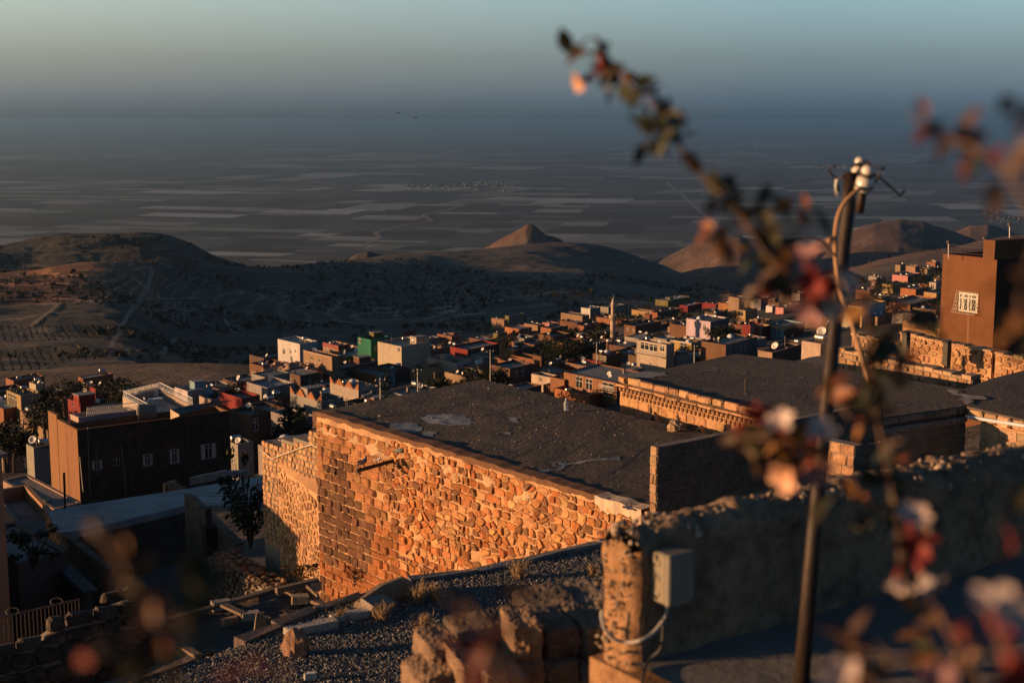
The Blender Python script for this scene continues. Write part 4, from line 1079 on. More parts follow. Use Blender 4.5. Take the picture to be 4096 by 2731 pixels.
TL = [(2, 1640, 850, 8, 'broad', 1.2), (2, 1570, 872, 8, 'broad', 1.1), (2, 1700, 860, 8, 'broad', 1.1), (2, 2000, 748, 9, 'broad', 1.3), (2, 1920, 760, 8, 'broad', 1.1), (2, 2090, 770, 8, 'broad', 1.2), (2, 1960, 790, 8, 'broad', 1.2),
 (2, 1580, 738, 5, 'broad', 1), (2, 2262, 470, 8, 'broad', .9), (2, 1690, 498, 6, 'broad', 1.2), (2, 1750, 505, 5, 'broad', 1.1), (2, 1158, 832, 11, 'cypress', 1.1), (2, 330, 1112, 9, 'pine', 1.2), (2, 420, 1125, 9, 'pine', 1.2), (2, 385, 1140, 8, 'broad', 1.1),
 (2, 420, 655, 5, 'broad', 1.1), (2, 660, 918, 5, 'broad', 1.1), (2, 890, 485, 7, 'broad', 1), (2, 970, 448, 7, 'broad', 1), (2, 1857, 378, 8, 'pine', .9), (2, 735, 625, 4, 'broad', 1), (2, 2170, 520, 7, 'broad', 1.1),
 (3, 500, 590, 9, 'broad', 1.3), (3, 600, 572, 9, 'broad', 1.2), (3, 440, 640, 7, 'broad', 1.2), (3, 860, 478, 10, 'broad', 1.2), (3, 960, 468, 10, 'broad', 1.2), (3, 720, 475, 9, 'broad', 1), (3, 640, 495, 8, 'broad', 1.1), (3, 560, 640, 8, 'broad', 1.2), (3, 780, 530, 9, 'broad', 1.2), (3, 800, 600, 8, 'broad', 1.2), (3, 680, 600, 9, 'broad', 1.2),
 (3, 1390, 690, 5, 'broad', 1.2), (3, 1640, 640, 6, 'broad', 1.2), (3, 1780, 650, 6, 'broad', 1.2), (3, 2060, 440, 9, 'broad', 1.2), (3, 2125, 462, 8, 'broad', 1.2), (3, 2185, 455, 8, 'broad', 1.1), (3, 1310, 280, 8, 'broad', 1), (3, 1390, 272, 8, 'broad', 1), (3, 1110, 372, 6, 'broad', 1), (3, 130, 515, 8, 'pine', .9), (3, 30, 555, 7, 'broad', 1.1), (3, 1230, 555, 8, 'broad', 1.2), (3, 1460, 500, 7, 'broad', 1.2), (3, 2220, 330, 8, 'broad', 1.1), (3, 1340, 460, 5, 'broad', 1.1),
 (4, 1355, 335, 12, 'pine', 1), (4, 1487, 320, 13, 'pine', 1.1), (4, 1430, 355, 11, 'pine', 1.1), (4, 1000, 425, 12, 'pine', 1.1), (4, 1050, 398, 10, 'broad', 1.1), (4, 980, 530, 10, 'broad', 1.2), (4, 1035, 555, 9, 'broad', 1.2), (4, 1090, 430, 10, 'broad', 1), (4, 1335, 372, 10, 'broad', 1.1), (4, 1440, 570, 7, 'broad', 1.1), (4, 1500, 590, 7, 'broad', 1.1), (4, 620, 620, 8, 'broad', 1.1), (4, 300, 560, 8, 'broad', 1.1),
 (5, 20, 735, 9, 'broad', 1.3), (5, 100, 765, 8, 'broad', 1.2), (5, 380, 455, 9, 'pine', 1.2), (5, 420, 500, 8, 'broad', 1.1), (5, 1060, 335, 8, 'broad', 1.3), (5, 1160, 372, 8, 'broad', 1.3), (5, 1240, 398, 7, 'broad', 1.2), (5, 640, 365, 7, 'broad', 1.2), (5, 560, 390, 7, 'broad', 1.2), (5, 300, 630, 5, 'broad', 1.2), (5, 1000, 345, 7, 'broad', 1.2), (5, 1880, 492, 4, 'broad', 1.2), (5, 2100, 390, 6, 'broad', 1.2), (5, 470, 400, 7, 'broad', 1.2), (5, 1090, 480, 6, 'broad', 1.2), (5, 50, 805, 7, 'broad', 1.2)]
for z, x, y, H, k, w in TL:
    px, py = zp(z, x, y)
    lb, _ = rel_label({'broad': 'dark leafy tree', 'pine': 'dark pine tree', 'cypress': 'thin dark cypress'}[k], px, py, 0)
    put_tree(z, x, y, H, k, lb, w, 432 if z == 3 and 760 < x < 1260 and y < 560 else (max(150, solve_depth(px, py, H, 150)) if z == 5 else None))

# ------------------------------------------------------------------ scrub and olive trees on the hill (past counting)
def blob_arrays(pts, sizes, rg, colr, n=10):
    """many small leafy tufts in one mesh"""
    N = len(pts); V = np.zeros((N * n * 3, 3), np.float32)
    d = rg.normal(size=(N, n, 3)); d /= np.linalg.norm(d, axis=2, keepdims=True)
    c = pts[:, None, :] + d * sizes[:, None, None] * np.array([.75, .75, .5]) * rg.uniform(.3, 1, (N, n, 1))
    c[:, :, 2] += sizes[:, None] * .4
    e1 = rg.normal(size=(N, n, 3)); e2 = rg.normal(size=(N, n, 3))
    s = sizes[:, None, None] * .42
    V = np.stack([c + e1 * s, c + e2 * s, c - (e1 + e2) * s * .6], 2).reshape(-1, 3)
    F = np.arange(len(V)).reshape(-1, 3)
    C = np.array(colr)[None, None, :] * rg.uniform(.5, 1.5, (N, n, 1)) * np.ones((1, 1, 3))
    return V, F, C.reshape(-1, 3)
rg = np.random.default_rng(3)
us = rg.uniform(-.40, .36, 26000); Ys = 380 + (rg.random(26000) ** .8) * 1100
Xs = us * Ys
msk = noise2(Xs / 90, Ys / 90, 31, 3) + .25 * noise2(Xs / 12, Ys / 30, 8, 2) > .02
pxs = CX + us * FPX
ok = msk & (Ys > np.interp(pxs, [0, 900, 1050, 1390, 1600, 1900, 2180, 2400, 2640, 2850, 3000, 4096], [360, 360, 390, 400, 430, 490, 540, 580, 660, 820, 1000, 1100]))
Xs, Ys = Xs[ok][:9000], Ys[ok][:9000]
zs = height(Xs, Ys)
sz = rg.uniform(.5, 1.5, len(Xs)) * np.where(rg.random(len(Xs)) < .10, 2.2, 1)
V, F, C = blob_arrays(np.stack([Xs, Ys, zs], 1), sz, rg, (.024, .026, .016))
tag(link('scrub', np_mesh('scrub', V, F, M['leaf'], C)), kind='stuff')
# vineyard rows low on the left
rows = []
for k in range(46):
    Yr = 520 + k * 5.2
    for X in np.arange(-.36 * Yr, -.15 * Yr, 3.2):
        if noise2(np.array([X / 70]), np.array([Yr / 70]), 17, 2)[0] > -.1: rows.append((X + rg.uniform(-.4, .4), Yr + X * .12 + rg.uniform(-.4, .4)))
rows = np.array(rows); zr = height(rows[:, 0], rows[:, 1])
V, F, C = blob_arrays(np.column_stack([rows, zr]), rg.uniform(.5, .9, len(rows)), rg, (.025, .028, .016), 6)
tag(link('vineyard', np_mesh('vineyard', V, F, M['leaf'], C)), kind='stuff')

# rocky outcrop under the white house
def lump(c, rx, ry, rz_, seed, sub=26, amp=.35):
    vs, fs = [], []
    for i in range(sub + 1):
        th = math.pi * i / sub
        for j in range(sub * 2):
            ph = math.pi * j / sub
            d = Vector((math.sin(th) * math.cos(ph), math.sin(th) * math.sin(ph), math.cos(th)))
            q = d * 2.2 + Vector((seed, seed * 2, 0))
            k = 1 + amp * (mnoise.noise(q) + .6 * mnoise.noise(q * 2.3) + .4 * abs(mnoise.noise(q * 5)))
            vs.append((c[0] + d.x * rx * k, c[1] + d.y * ry * k, c[2] + d.z * rz_ * k))
    n = sub * 2
    for i in range(sub):
        for j in range(n):
            fs.append((i * n + j, (i + 1) * n + j, (i + 1) * n + (j + 1) % n, i * n + (j + 1) % n))
    return vs, fs
wh = HOUSES[0]
ro = MB()
for k, (zx, zy, r_, dz) in enumerate(((190, 830, 5.5, -5), (270, 820, 6, -5), (360, 815, 6.5, -5.5), (460, 830, 6.5, -5.5), (560, 840, 6, -5), (120, 860, 4.5, -4), (650, 860, 4.5, -4), (70, 890, 3.5, -3))):
    c = P(*zp(2, zx, zy), wh['Y'] - 6 - (k % 3))
    v, f = lump((c.x, c.y, c.z + dz), r_ * 1.1, r_ * .9, r_ * .95, k * 3.7, 22, .42)
    ro.add(v, f)
tag(ro.build('rock_outcrop', M['rock']), 'bare orange rock outcrop under the white house at the town edge', 'rock')

# street poles among the houses
def street_pole(z, x, yt, yb, Y, label, light=False):
    a = P(*zp(z, x, yt), Y); zb = gz(a.x, a.y)
    r = empty('utility_pole', (a.x, a.y, zb), label, 'utility pole', 'utility poles among the houses')
    MB().tube([(a.x, a.y, zb - 1), (a.x, a.y, a.z)], [.13, .08], 6, (.35, .33, .3)).build('pole', M['paint'], r)
    b = MB(); b.box((a.x, a.y, a.z - .35), 1.4, .1, .1, .5, (.25, .2, .15)); b.box((a.x, a.y, a.z - .95), 1.0, .1, .1, .5, (.25, .2, .15)); b.build('crossarm', M['wood'], r)
    for d in (-.6, 0, .6):
        c = MB(); c.lathe((a.x + d * math.cos(.5), a.y + d * math.sin(.5), a.z - .3), [(.05, 0), (.07, .05), (.05, .16), (.02, .2)], 6, (.5, .48, .45)); c.build('insulator', M['paint'], r)
street_pole(2, 1433, 800, 960, 190, 'wooden utility pole in front of the dark trees left of the tarred roof')
street_pole(2, 2055, 640, 850, 230, 'pale utility pole rising beside the dark trees')
street_pole(2, 1113, 880, 1025, 165, 'thin utility pole at the corner of the zigzag-parapet cream house')
street_pole(3, 910, 625, 740, 250, 'utility pole above the three-door brown house')
street_pole(5, 205, 720, 930, 200, 'dark utility pole beside the lane at the left edge')
street_pole(3, 1830, 660, 780, 260, 'thin pole between the white and blue house and the big brown house')
# ------------------------------------------------------------------ masonry
UP = Vector((0, 0, 1))
A_ = Vector((.63, -.777, 0)).normalized()        # towards the viewer and right: the way the sunlit walls run
B_ = Vector((.777, .63, 0)).normalized()         # away and right: the way the shaded walls run
def D(x, y): return x * 1.74150, y * 1.74171      # from the 2352 px wide view of the photograph to its own pixels
def hit(px, py, O, n):
    """where the line of sight meets an upright plane through O with normal n"""
    a, b = ray(px, py)
    d = Vector((a, 1, b)); s = (O.x * n.x + O.y * n.y) / (d.x * n.x + d.y * n.y)
    return d * s

def clip_poly(poly, nx, ny, c):
    """keep the part of a polygon where nx*x + ny*y <= c"""
    out = []
    for i in range(len(poly)):
        p, q = poly[i], poly[(i + 1) % len(poly)]
        dp, dq = nx * p[0] + ny * p[1] - c, nx * q[0] + ny * q[1] - c
        if dp <= 0: out.append(p)
        if dp * dq < 0:
            t = dp / (dp - dq); out.append((p[0] + (q[0] - p[0]) * t, p[1] + (q[1] - p[1]) * t))
    return out

def rubble(u0, u1, v0, v1, su, sv, rg, gap=.02, inside=None, jit=.36):
    nu, nv = int((u1 - u0) / su) + 1, int((v1 - v0) / sv) + 1
    pts = {}
    for i in range(-1, nu + 1):
        for j in range(-1, nv + 1):
            if rg.random() < .13: continue
            pts[i, j] = (u0 + (i + .5 + (.5 if j % 2 else 0) + rg.uniform(-jit, jit)) * su, v0 + (j + .5 + rg.uniform(-jit, jit)) * sv)
    out = []
    k = sv / su                                  # stones are wider than tall: measure in stretched units
    for (i, j), p in pts.items():
        if inside and not inside(*p): continue
        if not (u0 < p[0] < u1 and v0 < p[1] < v1): continue
        poly = [(p[0] - su, p[1] - sv), (p[0] + su, p[1] - sv), (p[0] + su, p[1] + sv), (p[0] - su, p[1] + sv)]
        for di in range(-2, 3):
            for dj in range(-2, 3):
                q = pts.get((i + di, j + dj))
                if q is None or q == p: continue
                dx, dy = (q[0] - p[0]) * k * k, q[1] - p[1]
                poly = clip_poly(poly, dx, dy, dx * (p[0] + q[0]) / 2 + dy * (p[1] + q[1]) / 2)
                if len(poly) < 3: break
        for nx, ny, c in ((-1, 0, -u0), (1, 0, u1), (0, -1, -v0), (0, 1, v1)): poly = clip_poly(poly, nx, ny, c) if len(poly) > 2 else poly
        if len(poly) < 3: continue
        cx_ = sum(q[0] for q in poly) / len(poly); cy_ = sum(q[1] for q in poly) / len(poly)
        g = gap * rg.uniform(.5, 1.6)
        fu, fv = max(.35, 1 - 2 * g / su), max(.35, 1 - 2 * g / sv)
        poly = [(cx_ + (x - cx_) * fu, cy_ + (y - cy_) * fv) for x, y in poly]
        sm = []
        for a in range(len(poly)):
            p0, p1 = poly[a], poly[(a + 1) % len(poly)]
            t = rg.uniform(.08, .24)
            sm += [(p0[0] + (p1[0] - p0[0]) * t, p0[1] + (p1[1] - p0[1]) * t), (p0[0] + (p1[0] - p0[0]) * (1 - t), p0[1] + (p1[1] - p0[1]) * (1 - t))]
        out.append(sm)
    return out

def courses(u0, u1, v0, v1, h, w, rg, gap=.012, inside=None, jit=.012, cut=.18, hv=.12, wv=.25):
    out = []; v = v1; row = 0
    while v > v0 + h * .3:
        hh = h * rg.uniform(1 - hv, 1 + hv); u = u0 - (rg.random() * w if row % 2 else 0)
        while u < u1:
            ww = w * rg.uniform(1 - wv, 1 + wv)
            a, b, c, d = max(u, u0) + gap, min(u + ww, u1) - gap, max(v - hh, v0) + gap, v - gap
            if b - a > .05 and d - c > .03 and (not inside or inside((a + b) / 2, (c + d) / 2)):
                k = min(b - a, d - c) * cut
                J = lambda: rg.uniform(-jit, jit)
                out.append([(a + k + J(), c + J()), (b - k + J(), c + J()), (b + J(), c + k + J()), (b + J(), d - k + J()), (b - k + J(), d + J()), (a + k + J(), d + J()), (a + J(), d - k + J()), (a + J(), c + k + J())])
            u += ww
        v -= hh; row += 1
    return out

def stone_geo(mb, poly, O, ud, vd, n, d, col, rg, rough=.3):
    N = len(poly)
    cu = sum(p[0] for p in poly) / N; cv = sum(p[1] for p in poly) / N
    pt = lambda u, v, h: tuple(O + ud * u + vd * v + n * h)
    vs = [pt(u, v, -.03) for u, v in poly]
    dd = d * rg.uniform(.6, 1.35)
    vs += [pt(u, v, dd * rg.uniform(.45, .75)) for u, v in poly]
    s = rg.uniform(.70, .88); ou, ov = rg.uniform(-.01, .01), rg.uniform(-.01, .01)
    tu, tv = rg.uniform(-1, 1) * rough, rg.uniform(-1, 1) * rough
    vs += [pt(cu + (u - cu) * s + ou, cv + (v - cv) * s + ov, dd * (1 + rg.uniform(-rough, rough) * .4) + ((u - cu) * tu + (v - cv) * tv) * .3) for u, v in poly]
    fs = []
    for i in range(N):
        j = (i + 1) % N
        fs += [(i, j, N + j, N + i), (N + i, N + j, 2 * N + j, 2 * N + i)]
    fs.append(tuple(range(2 * N, 3 * N)))
    mb.add(vs, fs, col)

def area(p): return abs(sum(p[i][0] * p[(i + 1) % len(p)][1] - p[(i + 1) % len(p)][0] * p[i][1] for i in range(len(p)))) / 2
def masonry(parent, polys, O, ud, vd, n, d, colf, rg, name='stone', mat='stone', see=None, limit=300, rough=.3):
    """each stone its own mesh, the largest 300; the rest of them joined as one part"""
    if see: polys = [p for p in polys if see(O + ud * (sum(q[0] for q in p) / len(p)) + vd * (sum(q[1] for q in p) / len(p)))]
    polys = sorted(polys, key=lambda p: -area(p))
    rest = MB()
    for i, p in enumerate(polys):
        cu, cv = sum(q[0] for q in p) / len(p), sum(q[1] for q in p) / len(p)
        c = colf(cu, cv)
        if i < limit:
            mb = MB(); stone_geo(mb, p, O, ud, vd, n, d, c, rg, rough); mb.build(name, M[mat], parent)
        else: stone_geo(rest, p, O, ud, vd, n, d, c, rg, rough)
    if rest.v: tag(rest.build('small_' + name + 's', M[mat], parent), kind='stuff')

def hidden_below(pts):
    """test for points of a wall that a nearer edge (photo pixels) hides"""
    xs, ys = [p[0] for p in pts], [p[1] for p in pts]
    def f(p):
        q = proj(p); return q[1] < np.interp(q[0], xs, ys) + 14 and -60 < q[0] < 4160 and q[1] < 2800
    return f

def core(parent, a, b, z0, z1, n, t, mat='mortar', name='wall', z1b=None):
    """plain body of a wall from a to b behind its stones, t thick away from n"""
    z1b = z1 if z1b is None else z1b
    P0, P1 = Vector((a.x, a.y, 0)), Vector((b.x, b.y, 0)); k = -n * t
    v = [P0 + UP * z0, P1 + UP * z0, P1 + k + UP * z0, P0 + k + UP * z0, P0 + UP * z1, P1 + UP * z1b, P1 + k + UP * z1b, P0 + k + UP * z1]
    mb = MB(); mb.hexa(v); return mb.build(name, M[mat], parent)

def noisy_sheet(c4, nu, nv, amp, sc, seed=0):
    """a bilinear sheet through four corners with a little relief"""
    a, b, c, d = [Vector(p) for p in c4]
    V, F = [], []
    for j in range(nv + 1):
        for i in range(nu + 1):
            s, t = i / nu, j / nv
            p = a * (1 - s) * (1 - t) + b * s * (1 - t) + c * s * t + d * (1 - s) * t
            p.z += amp * (mnoise.noise(Vector((p.x * sc + seed, p.y * sc, 0))) + .5 * mnoise.noise(Vector((p.x * sc * 3, p.y * sc * 3 + seed, 4))))
            V.append(tuple(p))
    for j in range(nv):
        for i in range(nu):
            k = j * (nu + 1) + i; F.append((k, k + 1, k + nu + 2, k + nu + 1))
    return V, F

def roof_relief(x, y):
    return .028 * (mnoise.noise(Vector((x * 1.1 + 3, y * 1.1, 0))) + .5 * mnoise.noise(Vector((x * 3.3, y * 3.3 + 3, 4))))
def blotch(parent, pix, z, col, name='patch', mat='concrete', h=.006, jag=.06, cell=.07, relief=None):
    """a thin irregular stain of cement lying on a flat roof, outline from photo pixels"""
    pts = [PZ(x, y, z) for x, y in pix]; poly = [(p.x, p.y) for p in pts]
    x0, x1 = min(p[0] for p in poly), max(p[0] for p in poly); y0, y1 = min(p[1] for p in poly), max(p[1] for p in poly)
    mb = MB(); zf = lambda x, y: z + h + (relief(x, y) if relief else 0)
    nx_, ny_ = max(2, int((x1 - x0) / cell)), max(2, int((y1 - y0) / cell))
    for i in range(nx_):
        for j in range(ny_):
            xa, ya = x0 + (x1 - x0) * i / nx_, y0 + (y1 - y0) * j / ny_
            xb, yb = x0 + (x1 - x0) * (i + 1) / nx_, y0 + (y1 - y0) * (j + 1) / ny_
            w = Vector((xa * 2.5, ya * 2.5, z)); cx_ = (xa + xb) / 2 + .22 * mnoise.noise(w) + jag * mnoise.noise(w * 5); cy_ = (ya + yb) / 2 + .22 * mnoise.noise(w + Vector((9, 4, 2))) + jag * mnoise.noise(w * 5 + Vector((3, 3, 3)))
            c = False; k = len(poly) - 1
            for m in range(len(poly)):
                xi, yi = poly[m]; xj, yj = poly[k]
                if (yi > cy_) != (yj > cy_) and cx_ < (xj - xi) * (cy_ - yi) / (yj - yi) + xi: c = not c
                k = m
            if c: mb.add([(xa, ya, zf(xa, ya)), (xb, ya, zf(xb, ya)), (xb, yb, zf(xb, yb)), (xa, yb, zf(xa, yb))], [(0, 1, 2, 3)], vary(col, .08))
    if not mb.v: mb.add([(x0, y0, zf(x0, y0)), (x1, y0, zf(x1, y0)), (x1, y1, zf(x1, y1)), (x0, y1, zf(x0, y1))], [(0, 1, 2, 3)], col)
    return mb.build(name, M[mat], parent)

R1 = random.Random(101)
ZR = -8.0                                                  # the tarred roofs
GRAVEL_EDGE = [D(*p) for p in ((250, 1590), (460, 1520), (735, 1408), (940, 1340), (1100, 1318), (1200, 1298), (1385, 1256), (1480, 1200), (1600, 1150), (2352, 1000))]
see1 = hidden_below(GRAVEL_EDGE)

# ------------------------------------------------------------------ the stone house with the great sunlit wall
C0, C1 = PZ(*D(727, 945), ZR), PZ(*D(1478, 1170), ZR)
CF, CR = PZ(*D(1110, 870), ZR), PZ(*D(1640, 1000), ZR)
W1 = (C1 - C0).length
u1 = (C1 - C0).normalized(); n1 = u1.cross(UP)
bh = empty('stone_house', (C0.x, C0.y, -15), 'large stone house with a sunlit rubble wall and a flat tarred roof', 'house')
core(bh, C0 + u1 * .0, C1 + u1 * 1.2, -17, ZR - .03, n1, .6)
far = (CF - C0).normalized()
core(bh, C0 + far * .61 + n1 * 0, CF, -17, ZR - .04, -u1, .5, name='back_wall')
core(bh, CF + (CR - CF).normalized() * .51, CR + (CR - CF).normalized() * .9, -17, ZR - .05, far, .5, name='side_wall')
V, F = noisy_sheet([C0, C1, CR + (CR - CF).normalized() * .8, CF], 70, 44, .028, 1.1, 3)
rm = MB(); rm.add(V, F); rm.build('roof', M['roof_earth'], bh, True)
mort, sand = (.52, .36, .22), (.42, .255, .135)
def col1(u, v):
    q = mnoise.noise(Vector((u * .5, v * .5, 3)))
    if u < 3.6 + (-v) * .12:
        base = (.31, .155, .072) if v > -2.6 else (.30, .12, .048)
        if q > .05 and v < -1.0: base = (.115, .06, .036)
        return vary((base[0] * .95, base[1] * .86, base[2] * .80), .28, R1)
    return vary(R1.choice([(.43, .20, .083), (.37, .15, .058), (.46, .245, .115), (.33, .12, .04), (.20, .095, .046)]), .25, R1)
def in_c(u, v): return u < 3.3 - .25 * v * (1 if v < -2 else .3) + .5 * mnoise.noise(Vector((v * 1.3, 5, 1))) + .7 * mnoise.noise(Vector((u * 2.5, v * 3.1, 8)))
pol = courses(0, 6.2, -6.6, -.26, .235, .40, R1, .011, in_c, .014, .2, .15, .3)
def layered(u, v): return mnoise.noise(Vector((u * .42 + 7, v * .8, 2))) > -.02
pol += rubble(2.5, W1 + 1.1, -5.6, -.16, .235, .175, R1, .014, lambda u, v: not in_c(u, v) and not layered(u, v), .50)
pol += courses(2.5, W1 + 1.1, -5.6, -.16, .165, .25, R1, .013, lambda u, v: not in_c(u, v) and layered(u, v), .026, .26, .35, .6)
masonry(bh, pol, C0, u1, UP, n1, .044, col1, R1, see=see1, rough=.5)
# edge of the roof: a band of brown render, ragged below, with splashes of pale lime
def band(a, b, z, h, n, col, rg, name, proud=.06, mat='concrete', wav=.07):
    mb = MB(); L = (b - a).length; m = int(L / .09); d = (b - a).normalized()
    top, bot, tin = [], [], []
    for i in range(m + 1):
        p = a + d * (L * i / m); hh = h * (1 + wav * 9 * .5 * mnoise.noise(Vector((p.x * 2.6, p.y * 2.6, 1))) + .35 * mnoise.noise(Vector((p.x * 9, p.y * 9, 2))))
        pr = proud * (1 + .25 * mnoise.noise(Vector((p.x * 5, p.y * 5, 7))))
        zz = z + .035 * mnoise.noise(Vector((p.x * 3, p.y * 3, 4)))
        top.append(Vector((p.x, p.y, zz)) + n * pr); bot.append(Vector((p.x, p.y, zz - max(.03, hh))) + n * pr * .8); tin.append(Vector((p.x, p.y, zz + .02)) - n * .3)
    for i in range(m):
        mb.add([bot[i], bot[i + 1], top[i + 1], top[i]], [(0, 1, 2, 3)], vary(col, .12, rg))
        mb.add([top[i], top[i + 1], tin[i + 1], tin[i]], [(0, 1, 2, 3)], vary(col, .12, rg))
        k0, k1 = bot[i] - n * (proud + .02), bot[i + 1] - n * (proud + .02)
        mb.add([k0, k1, bot[i + 1], bot[i]], [(0, 1, 2, 3)], col)
    return mb.build(name, M[mat], parent_now, True)
parent_now = bh
band(C0, C0 + u1 * (W1 * .89), ZR + .02, .13, n1, (.115, .058, .032), R1, 'render_band', .045, mat='plaster', wav=.10)
band(C0 + u1 * (W1 * .89), C1, ZR + .015, .26, n1, (.44, .35, .27), R1, 'white_render_band', .07, mat='plaster', wav=.16)
# lime splashes hanging below the band
for u, w, h in ((.6, .9, .25), (2.1, 1.0, .3), (3.2, 1.3, .35), (4.9, .9, .3), (6.3, 1.1, .34), (7.6, .8, .22), (8.9, .9, .3)):
    pts = [(u + w * .5 * math.cos(t) * (1 + .3 * R1.uniform(-1, 1)), -.36 - h * .4 + h * .6 * math.sin(t) * (1 + .4 * R1.uniform(-1, 1))) for t in [k * 2 * math.pi / 18 for k in range(18)]]
    mb = MB(); stone_geo(mb, pts, C0, u1, UP, n1, .03, (.46, .31, .19), R1, .4); mb.build('lime_splash', M['stone'], bh)
for pix, c in (([(890, 980), (905, 971), (930, 969), (955, 974), (970, 983), (960, 993), (925, 992), (900, 988)], (.52, .56, .58)),
               ([(965, 962), (985, 953), (1030, 951), (1070, 956), (1088, 966), (1080, 977), (1045, 979), (1000, 975)], (.58, .62, .64)),
               ([(965, 996), (985, 991), (1003, 994), (995, 1001), (975, 1002)], (.45, .48, .5)),
               ([(1160, 960), (1180, 958), (1195, 963), (1196, 971), (1180, 970)], (.72, .72, .72)),
               ([(1145, 992), (1165, 991), (1180, 996), (1160, 998)], (.6, .6, .6)),
               ([(1255, 1065), (1300, 1059), (1310, 1062), (1260, 1070)], (.4, .4, .4)),
               ([(1228, 1089), (1290, 1066), (1360, 1056), (1435, 1049), (1437, 1052), (1365, 1060), (1300, 1071), (1240, 1092)], (.66, .67, .68)),
               ([(1225, 1090), (1250, 1080), (1275, 1078), (1265, 1088), (1240, 1096)], (.36, .38, .4)),
               ([(1430, 1165), (1450, 1160), (1470, 1168), (1468, 1174), (1440, 1173)], (.5, .5, .5)),
               ([(1150, 1012), (1190, 1010), (1195, 1014), (1155, 1016)], (.3, .3, .3)), ([(1040, 1045), (1070, 1042), (1072, 1047)], (.33, .33, .33))):
    blotch(bh, [D(*p) for p in pix], ZR, (c[0] * 1.45, c[1] * 1.55, c[2] * 1.6), relief=roof_relief)
# spout pipe with its bracket
sp = hit(*D(905, 1058), C0, n1)
tag(MB().tube([sp - n1 * .1, sp + n1 * .1 + UP * -.0, sp + n1 * 1.15 + UP * -.09], [.05, .05, .048], 10, (.05, .04, .035)).tube([sp + n1 * .9 + UP * -.06, sp + n1 * .9 + UP * .05], .012, 5).build('spout_pipe', M['dark_metal'], bh))

# tar seams and grit on the roof
for k in range(7):
    s = .10 + .125 * k + R1.uniform(-.02, .02)
    a, b = C0.lerp(C1, s), CF.lerp(CR, s); sm = MB(); n_ = 60; prev = None
    for i in range(n_ + 1):
        p = a.lerp(b, i / n_) + u1 * (.05 * mnoise.noise(Vector((i * .25, k * 3.0, 0)))); w = .017 * (1 + .6 * mnoise.noise(Vector((i * .4, k, 5))))
        q = [Vector((v.x, v.y, ZR + .005 + roof_relief(v.x, v.y))) for v in (p - u1 * w, p + u1 * w)]
        if prev and mnoise.noise(Vector((i * .12, k * 1.7, 3))) > .02: sm.add([prev[0], q[0], q[1], prev[1]], [(0, 1, 2, 3)], (.042, .037, .034))
        elif sm.v: sm.build('tar_seam', M['paint'], bh); sm = MB()
        prev = q
    if sm.v: sm.build('tar_seam', M['paint'], bh)
gr_ = MB()
for k in range(260):
    p = (C0.lerp(C1, R1.random())).lerp(CF.lerp(CR, R1.random()), R1.random() ** 1.3); s = R1.uniform(.008, .03) * (2 if R1.random() < .05 else 1)
    gr_.box((p.x, p.y, ZR + roof_relief(p.x, p.y) + s * .3), s * 1.6, s, s, R1.uniform(0, 3), vary((.22, .19, .16), .3, R1), .7)
tag(gr_.build('grit', M['stone'], bh), kind='stuff')
# plastic bottle and a stone on that roof
b0 = PZ(*D(1300, 942), ZR + .03)
bt = empty('plastic_bottle', b0, 'clear plastic bottle standing on the tarred roof', 'bottle')
M['clear'] = material('clear_plastic', (.75, .8, .82), .12, trans=.75, spec=.5)
MB().lathe(b0, [(.055, 0), (.062, .02), (.062, .08), (.056, .1), (.062, .12), (.062, .2), (.05, .24), (.022, .28), (.02, .30)], 14).build('body', M['clear'], bt)
MB().lathe(b0, [(.024, .30), (.024, .335), (.015, .34)], 10, (.5, .6, .7)).build('cap', M['paint'], bt)
s0 = PZ(*D(1551, 990), ZR)
v, f = lump((s0.x, s0.y, s0.z + .12), .20, .16, .17, 2.2, 9, .3)
mb = MB(); mb.add(v, f, (.36, .25, .17)); tag(mb.build('loose_stone', M['stone']), 'loose pale stone lying near the far edge of the tarred roof', 'stone')

# ------------------------------------------------------------------ annex left of the great wall: stepped block wall above a rubble wall
R2 = random.Random(55)
an = empty('stone_annex', (C0.x - 2, C0.y + 2, -15), 'lower stone annex with a stepped block wall left of the great sunlit wall', 'house')
aL = hit(*D(578, 1015), C0, n1)
LA = (Vector((C0.x, C0.y, 0)) - Vector((aL.x, aL.y, 0))).length
OA = Vector((aL.x, aL.y, ZR))
ua = u1
zt0 = aL.z - ZR                                            # top of the left end, measured from the roof level
core(an, OA - n1 * .35, OA + ua * (LA + .02) - n1 * .35, -17, aL.z - .02, n1, .45, 'grey_mortar')
cm_ = M['grey_mortar']
steps = [(0, 1.15, 0), (1.15, 1.85, .28), (1.85, 2.75, .44), (2.75, LA, .80)]
for a, b, h in steps[1:]:
    core(an, OA + ua * (a + .01) - n1 * .35, OA + ua * (b - .002) - n1 * .35, aL.z - .019, aL.z + h - .02, n1, .3, 'grey_mortar', 'upper_wall')
def top_at(u): return zt0 + next((h for a, b, h in steps if a <= u < b), .8)
def ledge_at(u): return zt0 - .55 - max(0, u - .6) * .10
pol = courses(0, LA, zt0 - 3.2, zt0 + .80, .165, .24, R2, .017, lambda u, v: v < top_at(u) - .07 and (v > ledge_at(u) or u < 1.0), .012, .22, .1, .2)
masonry(an, [[(u, v) for u, v in p] for p in pol], OA - n1 * .35, ua, UP, n1, .035, lambda u, v: vary((.40, .235, .125), .2, R2), R2, name='block', see=see1)
